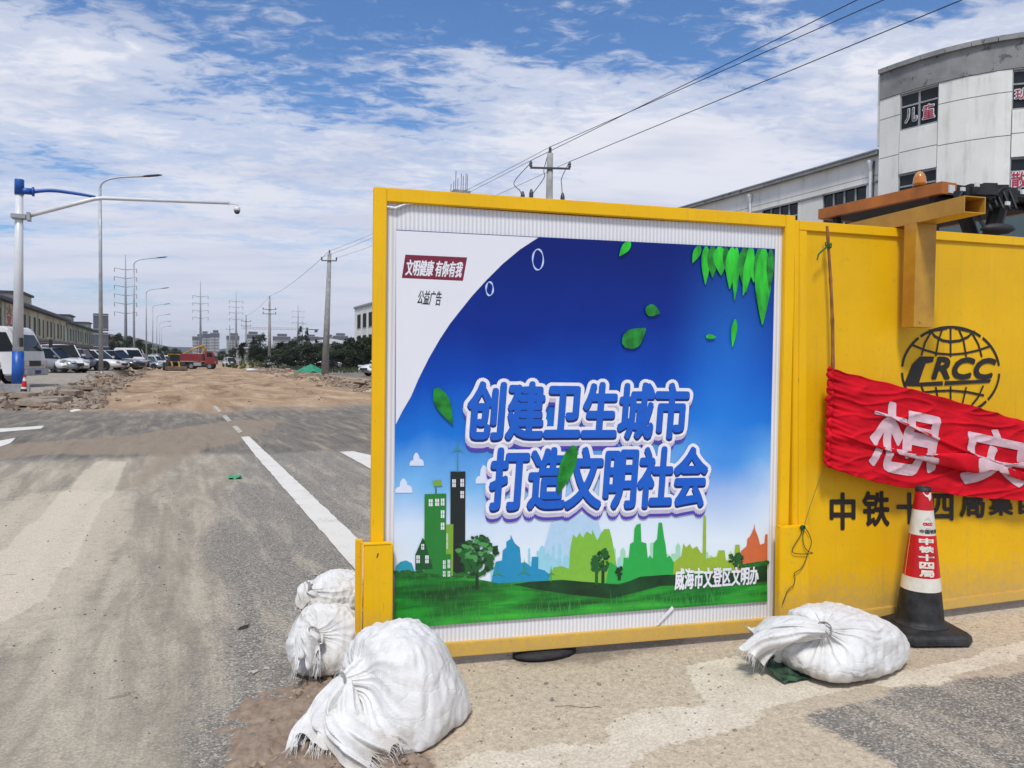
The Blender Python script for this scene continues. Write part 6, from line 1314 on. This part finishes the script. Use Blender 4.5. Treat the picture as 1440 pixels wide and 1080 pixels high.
for s_ in (-1, 1): mb.bb((-5.1, s_*Wt*.54-.02, 1.03), (-2.2, s_*Wt*.54+.02, 1.45))
mb.bb((-5.12, -Wt*.54, 1.03), (-5.08, Wt*.54, 1.45)); mb.build('load_bed', PW, tr)
# ---- white pickup further on
p = GT(174, 519); D2 = 62; p = at(174, 62); pk = thing('mini_truck', 'small white cab truck with open bed between the first and second street lamps', 'truck', p, math.radians(-42))
prof_ = [(1.5, .35), (1.5, .78), (1.25, .95), (.85, 1.55), (.65, 1.68), (-.15, 1.68), (-.25, 1.5), (-.25, .35)]
mb = MB(); mb.prism(prof_, -.8, .8); mb.build('cab', PW, pk, bevel=.07)
mb = MB(); mb.open = True; mb.add([(1.235, -.68, 1.0), (1.235, .68, 1.0), (.875, .62, 1.52), (.875, -.62, 1.52)], [(0, 1, 2, 3)]); mb.build('windshield', vg, pk)
for s_ in (-1, 1):
    mb = MB(); mb.prism([(1.08, 1.02), (.78, 1.50), (.1, 1.50), (.1, 1.0)], s_*.803, s_*.812); mb.build('side_window', vg, pk); mb = MB(); mb.box((1.5, s_*.6, .68), (.08, .3, .16)); mb.build('headlight', lgt, pk, bevel=.02)
    for x in (.95, -1.5): wheel(pk, x, s_*.72, .30, .18)
mb = MB(); mb.bb((-2.3, -.8, .55), (-.3, .8, .62))
for a, b_ in (((-2.3, -.82, .62), (-.3, -.78, .95)), ((-2.3, .78, .62), (-.3, .82, .95)), ((-2.32, -.82, .62), (-2.28, .82, .95)), ((-.34, -.82, .62), (-.30, .82, 1.35))): mb.bb(a, b_)
mb.build('load_bed', PW, pk); MB().box((1.52, 0, .45), (.08, 1.5, .18)).build('bumper', blkp, pk)

for px, D2, an, lb in ((212, 104, -25, 'distant small white cab truck right of the second street lamp'), (232, 150, -70, 'farthest small white cab truck beside the wheel loader')):
    q_ = copy_tree(pk); q_.location = at(px, D2); q_.rotation_euler = (0, 0, math.radians(an)); q_['label'] = lb; q_['group'] = 'small white cab trucks'
pk['group'] = 'small white cab trucks'
# ---- red dump truck, loader and excavator on the stripped road
rdp = paint('truck_red', (.20, .014, .018), .5)
p = at(279, 97); dt = thing('dump_truck', 'red dump truck standing across the stripped road under the excavator arm', 'truck', p, math.radians(-14)); 
mb = MB(); mb.prism([(-2.1, 1.0), (-2.25, 1.85), (.65, 1.9), (.75, 1.0)], -1.05, 1.05); mb.build('tipper_body', rdp, dt)
for s_ in (-1, 1):
    for k in range(6): MB().box((-1.9+k*.5, s_*1.07, 1.42), (.07, .05, .8)).build('side_rib', rdp, dt)
mb = MB(); mb.prism([(.95, .6), (.95, 2.2), (1.9, 2.2), (2.1, 1.6), (2.15, .6)], -1.02, 1.02); mb.build('cab', rdp, dt, bevel=.05)
mb = MB(); mb.open = True; mb.add([(2.115, -.85, 1.62), (2.115, .85, 1.62), (1.925, .8, 2.12), (1.925, -.8, 2.12)], [(0, 1, 2, 3)]); mb.build('windshield', vg, dt)
for s_ in (-1, 1): mb = MB(); mb.prism([(1.2, 1.5), (1.2, 2.05), (1.75, 2.05), (1.9, 1.5)], s_*1.022, s_*1.03); mb.build('side_window', vg, dt); MB().box((2.15, s_*.75, .85), (.06, .3, .18)).build('headlight', lgt, dt)
MB().box((0, 0, .75), (4.1, .7, .25)).build('chassis', blkp, dt); MB().box((.1, -.9, .62), (.9, .3, .4)).build('fuel_tank', galv, dt)
for x in (-1.6, -.65, 1.5):
    for s_ in (-1, 1): wheel(dt, x, s_*.88, .40, .25)
yl = mat('machine_yellow', rgb(196, 142, 40, .8), .6, ns=2, na=.25); brn = mat('machine_brown', (.12, .07, .04), .7, ns=2, na=.4)
p = at(245, 84); wl = thing('wheel_loader', 'muddy brown wheel loader facing the camera left of the red dump truck', 'loader', p, math.radians(-84))
MB().box((-1.4, 0, .85), (1.8, 1.2, .75)).build('engine_cover', brn, wl, bevel=.06); mb = MB(); mb.prism([(-.75, .9), (-.7, 1.72), (.25, 1.72), (.35, .9)], -.55, .55); mb.build('cab', brn, wl, bevel=.03)
for s_ in (-1, 1): mb = MB(); mb.prism([(-.6, 1.1), (-.58, 1.62), (.16, 1.62), (.22, 1.1)], s_*.552, s_*.56); mb.build('side_window', vg, wl)
mb = MB(); mb.open = True; mb.add([(.345, -.47, 1.05), (.345, .47, 1.05), (.275, .47, 1.64), (.275, -.47, 1.64)], [(0, 1, 2, 3)]); mb.build('front_window', vg, wl); MB().box((-.25, 0, 1.76), (1.2, 1.2, .07)).build('roof', yl, wl)
for x in (-1.5, .6):
    for s_ in (-1, 1): wheel(wl, x, s_*.78, .45, .38)
for s_ in (-1, 1): mb = MB(); mb.tube([(.3, s_*.35, .95), (1.1, s_*.35, .85), (1.7, s_*.35, .35)], .09, 6); mb.build('lift_arm', yl, wl)
mb = MB(); mb.prism([(1.6, .08), (2.35, .05), (2.4, .12), (1.85, .2), (1.72, .5), (1.62, .5)], -1.05, 1.05); mb.build('bucket', brn, wl)
p = at(285, 112); ex = thing('excavator', 'orange yellow excavator with raised bent arm behind the red dump truck', 'excavator', p, math.radians(200))
MB().box((0, 0, .95), (2.0, 1.5, .7)).build('turntable_body', yl, ex, bevel=.08); MB().box((-.8, 0, 1.15), (.6, 1.5, .9)).build('counterweight', brn, ex, bevel=.08)
mb = MB(); mb.prism([(.2, 1.3), (.25, 2.0), (.85, 2.0), (1.0, 1.3)], .1, .72); mb.build('cab', whp, ex, bevel=.03); mb = MB(); mb.prism([(.3, 1.45), (.33, 1.92), (.82, 1.92), (.92, 1.45)], .722, .73); mb.build('cab_window', vg, ex)
for s_ in (-1, 1): mb = MB(); mb.prism([(-1.1, .0), (-1.25, .2), (-1.1, .45), (1.1, .45), (1.25, .2), (1.1, .0)], s_*.75-.2, s_*.75+.2); mb.build('track', blkp, ex)
zt4 = zat(285, 487, 112)-p.z
mb = MB(); mb.tube([(.3, -.1, 1.3), (-.3, -.1, zt4-.35), (-.1, -.1, zt4), (.5, -.1, zt4-.1)], [.16, .22, .22, .16], 6); mb.build('boom', yl, ex); mb = MB(); mb.tube([(.45, -.1, zt4-.05), (2.75, -.1, zt4-1.15)], [.16, .10], 6); mb.build('stick', yl, ex)
mb = MB(); mb.tube([(-.9, -.1, 1.5), (-.25, -.1, zt4-.3)], .06, 6); mb.tube([(.0, .0, zt4+.18), (1.2, -.1, zt4-.25)], .06, 6); mb.build('hydraulic_ram', galv, ex)
mb = MB(); mb.prism([(2.6, zt4-1.15), (3.0, zt4-1.25), (2.9, zt4-1.8), (2.4, zt4-1.75)], -.4, .2); mb.build('bucket', brn, ex)

# ---- works clutter on the verges
c2 = GT(33, 556); cone('traffic_cone', 'small faded red and white cone beside the blue foot of the camera pole', (c2.x, c2.y, c2.z), .62, .75, 0, letters=False, tilt=4)
p = GT(8, 553); o = MB().box((0, 0, .14), (1.3, .45, .28)).build('concrete_block', conc, bevel=.02); o.location = p; o.rotation_euler = (0, 0, .12); tag(o, 'grey concrete kerb block at the left edge by the truck', 'block')
p = at(437, 66); mb = MB(); mb.smooth = True; mb.open = True
mb.grid(lambda u, v: ((u-.5)*2.6, (v-.5)*2.4, max(-.02, .72*(1-min(1, (abs(u-.5)*2)**1.1*.9+(abs(v-.5)*2)**1.3*.8))+.05*mnoise.noise(Vector((u*6, v*6, 8))))), 24, 24)
o = mb.build('tarpaulin_heap', mat('green_tarp', rgb(40, 150, 110, .8), .5, ns=3, na=.2)); o.location = p; tag(o, 'small heap under a bright green tarpaulin beside the concrete pole', 'heap')
p = at(354, 84); o = _m = MB(); o.smooth = True; o.tube([(-.55, 0, .16), (.55, .1, .16)], .16, 12); o = o.build('pipe_section', whp); o.location = p; tag(o, 'short white pipe lying on the right verge before the bushes', 'pipe')
p = at(405, 70); o = MB().box((0, 0, .15), (.5, .3, .3), None, .8).build('rubble_bag', mat('bag_red_white', (.5, .4, .4), .7), bevel=.04); o.location = p; o.rotation_euler = (0, 0, .3); tag(o, 'small pale sack with a red stripe on the right verge', 'sack')
MB().box((0, 0, .16), (.52, .32, .06), None, .98).build('stripe', rdm, o)
p = at(380, 104.5); kb = thing('marker_sleeve', 'black and white striped guard round the foot of the framed pole', 'pole guard', (pb.x, pb.y, pb.z))
for k in range(4): mb = MB(); mb.lathe([(.30, k*.28), (.30, k*.28+.27)], 12); mb.build('band', whp if k % 2 else blkp, kb)
# broken asphalt slabs
slabm = mat('broken_asphalt', (.19, .15, .12), .95, ns=5, na=.3, col2=(.34, .27, .20), bump=.6, bs=30); slabm2 = mat('broken_subbase', (.26, .19, .14), .95, ns=5, na=.3)
rs = random.Random(12)
def slab_geo(mb, c_, s_, th_, tilt, az):
    n = rs.randint(5, 7); R3 = Matrix.Rotation(az, 3, 'Z') @ Matrix.Rotation(tilt, 3, 'X'); q_ = [(s_*(.6+.5*rs.random())*math.cos(k*6.283/n), s_*(.6+.5*rs.random())*.75*math.sin(k*6.283/n)) for k in range(n)]
    vs = [c_+R3 @ Vector((x, y, -th_/2)) for x, y in q_]+[c_+R3 @ Vector((x*.93, y*.93, th_/2)) for x, y in q_]
    mb.add(vs, [tuple(range(n))[::-1], tuple(range(n, 2*n))]+[(i, (i+1) % n, (i+1) % n+n, i+n) for i in range(n)])
big_ = [('large pale slab tipped at the corner right of the small cone', 68, 566, .75), ('flat pale slab lying below the small cone at the road edge', 40, 560, .6), ('broad broken slab at the tip of the left rubble bank', 60, 570, .7), ('dark slab standing on edge in the middle of the left rubble', 95, 556, .5), ('slab half buried in the left rubble below the nearest lamp', 118, 550, .5), ('brown slab at the foot of the nearest lamp', 132, 540, .5), ('slab on the right rubble bank nearest the hoarding', 508, 541, .5), ('slab on the right rubble bank left of the nearest one', 488, 538, .5)]
for lb, px, py, s_ in big_:
    p = GT(px, py); mb = MB(); slab_geo(mb, Vector((0, 0, .10)), s_, .14, rs.uniform(-.35, .35), rs.random()*6); o = mb.build('asphalt_slab', slabm, bevel=.01); o.location = p; tag(o, lb, 'slab', 'broken asphalt slabs')
mb = MB(); mb2 = MB()
for k in range(2600):
    if k < 1700: Y = 25.5+75*rs.random()**1.8; X = -3.0+rs.gauss(0, .38)-.12*math.sin(Y*.4); 
    else: Y = 36+60*rs.random()**1.5; X = 8.9+rs.gauss(0, .45)
    if k % 9 == 0 and k < 1700: Y = 25+rs.random()*2.5; X = -3.2-rs.random()*3
    z = float(HT(X, Y)); s_ = .04+.17*rs.random()**2.5; slab_geo(mb if k % 3 else mb2, Vector((X, Y, z+s_*.25)), s_, .05+.09*rs.random(), rs.uniform(-.9, .9), rs.random()*6)
tag(mb.build('rubble', slabm), kind='stuff'); tag(mb2.build('rubble', slabm2), kind='stuff')
mb = MB()
for k in range(700): Y = 27+rs.random()**1.6*120; X = -2.4+10.4*rs.random(); z = float(HT(X, Y)); s_ = .012+.055*rs.random()**4; slab_geo(mb, Vector((X, Y, z+s_*.2)), s_, s_*.7, rs.uniform(-.6, .6), rs.random()*6)
tag(mb.build('loose_stones', slabm2), kind='stuff')

# ---- work machine behind the hoarding: canopy, beacon, hydraulics
org = mat('machine_orange', rgb(200, 116, 38, .8), .5, ns=3, na=.15); ubk = mat('machine_black', (.018, .017, .02), .6, ns=5, na=.4)
m0 = WD(1330, 264, 8.0); m1_ = WD(1150, 299, 9.5); zc = m0.z
wm_ = thing('road_machine', 'orange roofed road work machine with amber beacon standing behind the yellow fence', 'machine', (8.0, 6.4, 0)); MO = Vector((8.0, 6.4, 0))
def mbx(nm, a, b_, m_, par=None, bevel=0): mb = MB(); mb.bb(tuple(Vector(a)-MO), tuple(Vector(b_)-MO)); return mb.build(nm, m_, par or wm_, bevel)
xa, ya, yb = m0.x-.06, m0.y, m1_.y
mbx('canopy_edge', (xa, ya, zc-.06), (xa+.07, yb, zc+.06), org); mbx('canopy_edge', (xa+1.75, ya, zc-.06), (xa+1.82, yb, zc+.06), org); mbx('canopy_edge', (xa+.07, yb-.07, zc-.06), (xa+1.75, yb, zc+.06), org); mbx('canopy_roof', (xa+.071, ya+.02, zc+.02), (xa+1.749, yb-.071, zc+.055), ubk)
for y_ in (ya, ya+.22): mbx('canopy_end', (xa+.071, y_, zc-.06), (xa+.22, y_+.02, zc+.06), org)
MB().bb(tuple(Vector((xa+.09, ya-.02, zc-.05))-MO), tuple(Vector((xa+.17, ya-.002, zc+.03))-MO)).build('end_label', whp, wm_)
mbx('canopy_lining', (xa+.075, ya+.25, zc-.055), (xa+1.74, yb-.08, zc-.02), ubk)
for x, y in ((xa+.1, ya+.15), (xa+.1, yb-.2), (xa+1.65, ya+.15), (xa+1.65, yb-.2)): mbx('canopy_post', (x, y, 1.3), (x+.07, y+.07, zc-.06), ubk)
mbx('body', (xa-.1, ya-.6, .5), (xa+1.9, yb+.6, 1.35), org, None, .06); mbx('engine_cover', (xa+.2, yb+.61, .6), (xa+1.6, yb+1.6, 1.5), ubk, None, .06)
for x in (xa-.05, xa+1.85):
    for y in (ya-.1, yb+.4): mb = MB(); mb.smooth = True; mb.x = Matrix.Translation(Vector((x, y, .5))-MO) @ Matrix.Rotation(math.pi/2, 4, 'Y'); mb.lathe([(.2, -.14), (.5, -.14), (.5, .14), (.2, .14)], 24); mb.build('wheel', tyre, wm_)
b_ = WD(1293, 262, 8.3); bl = b_-MO
mb = MB(); mb.lathe([(.035, -.12), (.035, -.02), (.06, -.015), (.06, .0)], 16, c=tuple(bl+Vector((0, 0, .0)))); mb.build('beacon_base', ubk, wm_)
mb = MB(); mb.smooth = True; mb.lathe([(.066, .0), (.066, .04), (.060, .09), (.045, .13), (.02, .155), (0, .16)], 18, c=tuple(bl)); am = mat('amber_lens', rgb(232, 140, 20), .12, coat=1); am.node_tree.nodes['Principled BSDF'].inputs['Transmission Weight'].default_value = .25; mb.build('beacon_lens', am, wm_)
# hydraulic cluster to the right of the canopy
hs = random.Random(9); h0 = WD(1350, 285, 7.6); 
for k, (x, y, w, h) in enumerate(((1372, 272, 46, 20), (1392, 278, 44, 30), (1408, 280, 28, 26), (1418, 274, 14, 14), (1360, 278, 18, 18), (1384, 266, 30, 12))):
    q_ = WD(x, y, 7.7+.12*k)-MO; mb = MB(); mb.box(q_, (w*.0068, .28, h*.0070), Matrix.Rotation(-.35, 3, 'Z') @ Matrix.Rotation(hs.uniform(-.12, .12), 3, 'Y')); mb.build('hydraulic_block', ubk, wm_, bevel=.03)
for k in range(7):
    a = WD(1346+k*9, 272+hs.random()*12, 7.6)-MO; b2 = WD(1362+k*9, 262+hs.random()*8, 7.7)-MO; c3 = WD(1376+k*9, 290+hs.random()*8, 7.6)-MO; mb = MB(); mb.smooth = True; mb.tube(smooth([a, b2, c3], 6), .014, 6); mb.build('hose', ubk, wm_)
for x, y in ((1354, 266), (1374, 260), (1417, 286)): q_ = WD(x, y, 7.5)-MO; mb = MB(); mb.box(q_, (.05, .02, .035)); mb.build('label_tag', whp, wm_)
q_ = WD(1404, 295, 7.9); mb = MB(); mb.tube([q_-MO, Vector((q_.x-MO.x-.3, q_.y-MO.y+.3, 1.3))], .08, 8); mb.tube([WD(1352, 290, 8.0)-MO, Vector((xa+1.4-MO.x, ya-MO.y, 1.3))], .07, 8); mb.build('support_arm', ubk, wm_)
q_ = WD(1403, 322, 7.4)-MO; mb = MB(); mb.smooth = True; mb.x = Matrix.Translation(q_) @ Matrix.Rotation(-.4, 4, 'Z') @ Matrix.Diagonal((.17, .07, .055, 1)); mb.lathe([(0, -1), (.6, -.8), (1, -.1), (.8, .6), (.4, .9), (0, 1)], 20); mb.build('mirror', ubk, wm_)
mb = MB(); mb.tube([q_, WD(1385, 320, 7.6)-MO, WD(1372, 300, 7.8)-MO], .02, 6); mb.build('mirror_arm', ubk, wm_)
# parked van roof glimpsed under the bracket
p = at(1345, 17); vn = thing('parked_van', 'dark green glass fronted van glimpsed between bracket and fence top', 'van', p, .3); zv = zat(1345, 316, 17)
mb = MB(); mb.prism([(-1.1, .3), (-1.15, 1.6), (-.95, zv), (1.0, zv), (1.2, .3)], -2.2, 2.2); mb.build('body', paint('van_teal', (.05, .09, .09)), vn, bevel=.08)
mb = MB(); mb.box((0, -2.21, zv*.78), (1.7, .02, zv*.3)); mb.build('windshield', vg, vn)
for x in (-.9, .9):
    for y in (-1.4, 1.4): mb = MB(); mb.smooth = True; mb.x = Matrix.Translation((x, y, .33)) @ Matrix.Rotation(math.pi/2, 4, 'Y'); mb.lathe([(.15, -.1), (.33, -.1), (.33, .1), (.15, .1)], 20); mb.build('wheel', tyre, vn)

# ------------------------------------------------------------------ air
hz_ = bpy.data.materials.new('haze'); hz_.use_nodes = True; t = hz_.node_tree; t.nodes.remove(t.nodes['Principled BSDF'])
pv = N(t, 'ShaderNodeVolumePrincipled', Density=.00014); pv.inputs['Color'].default_value = (.95, .965, .99, 1); pv.inputs['Anisotropy'].default_value = .2
t.links.new(pv.outputs[0], t.nodes['Material Output'].inputs['Volume'])
o = MB().bb((-3700, -650, -4), (3700, 5900, 95)).build('haze', hz_); tag(o, kind='stuff')
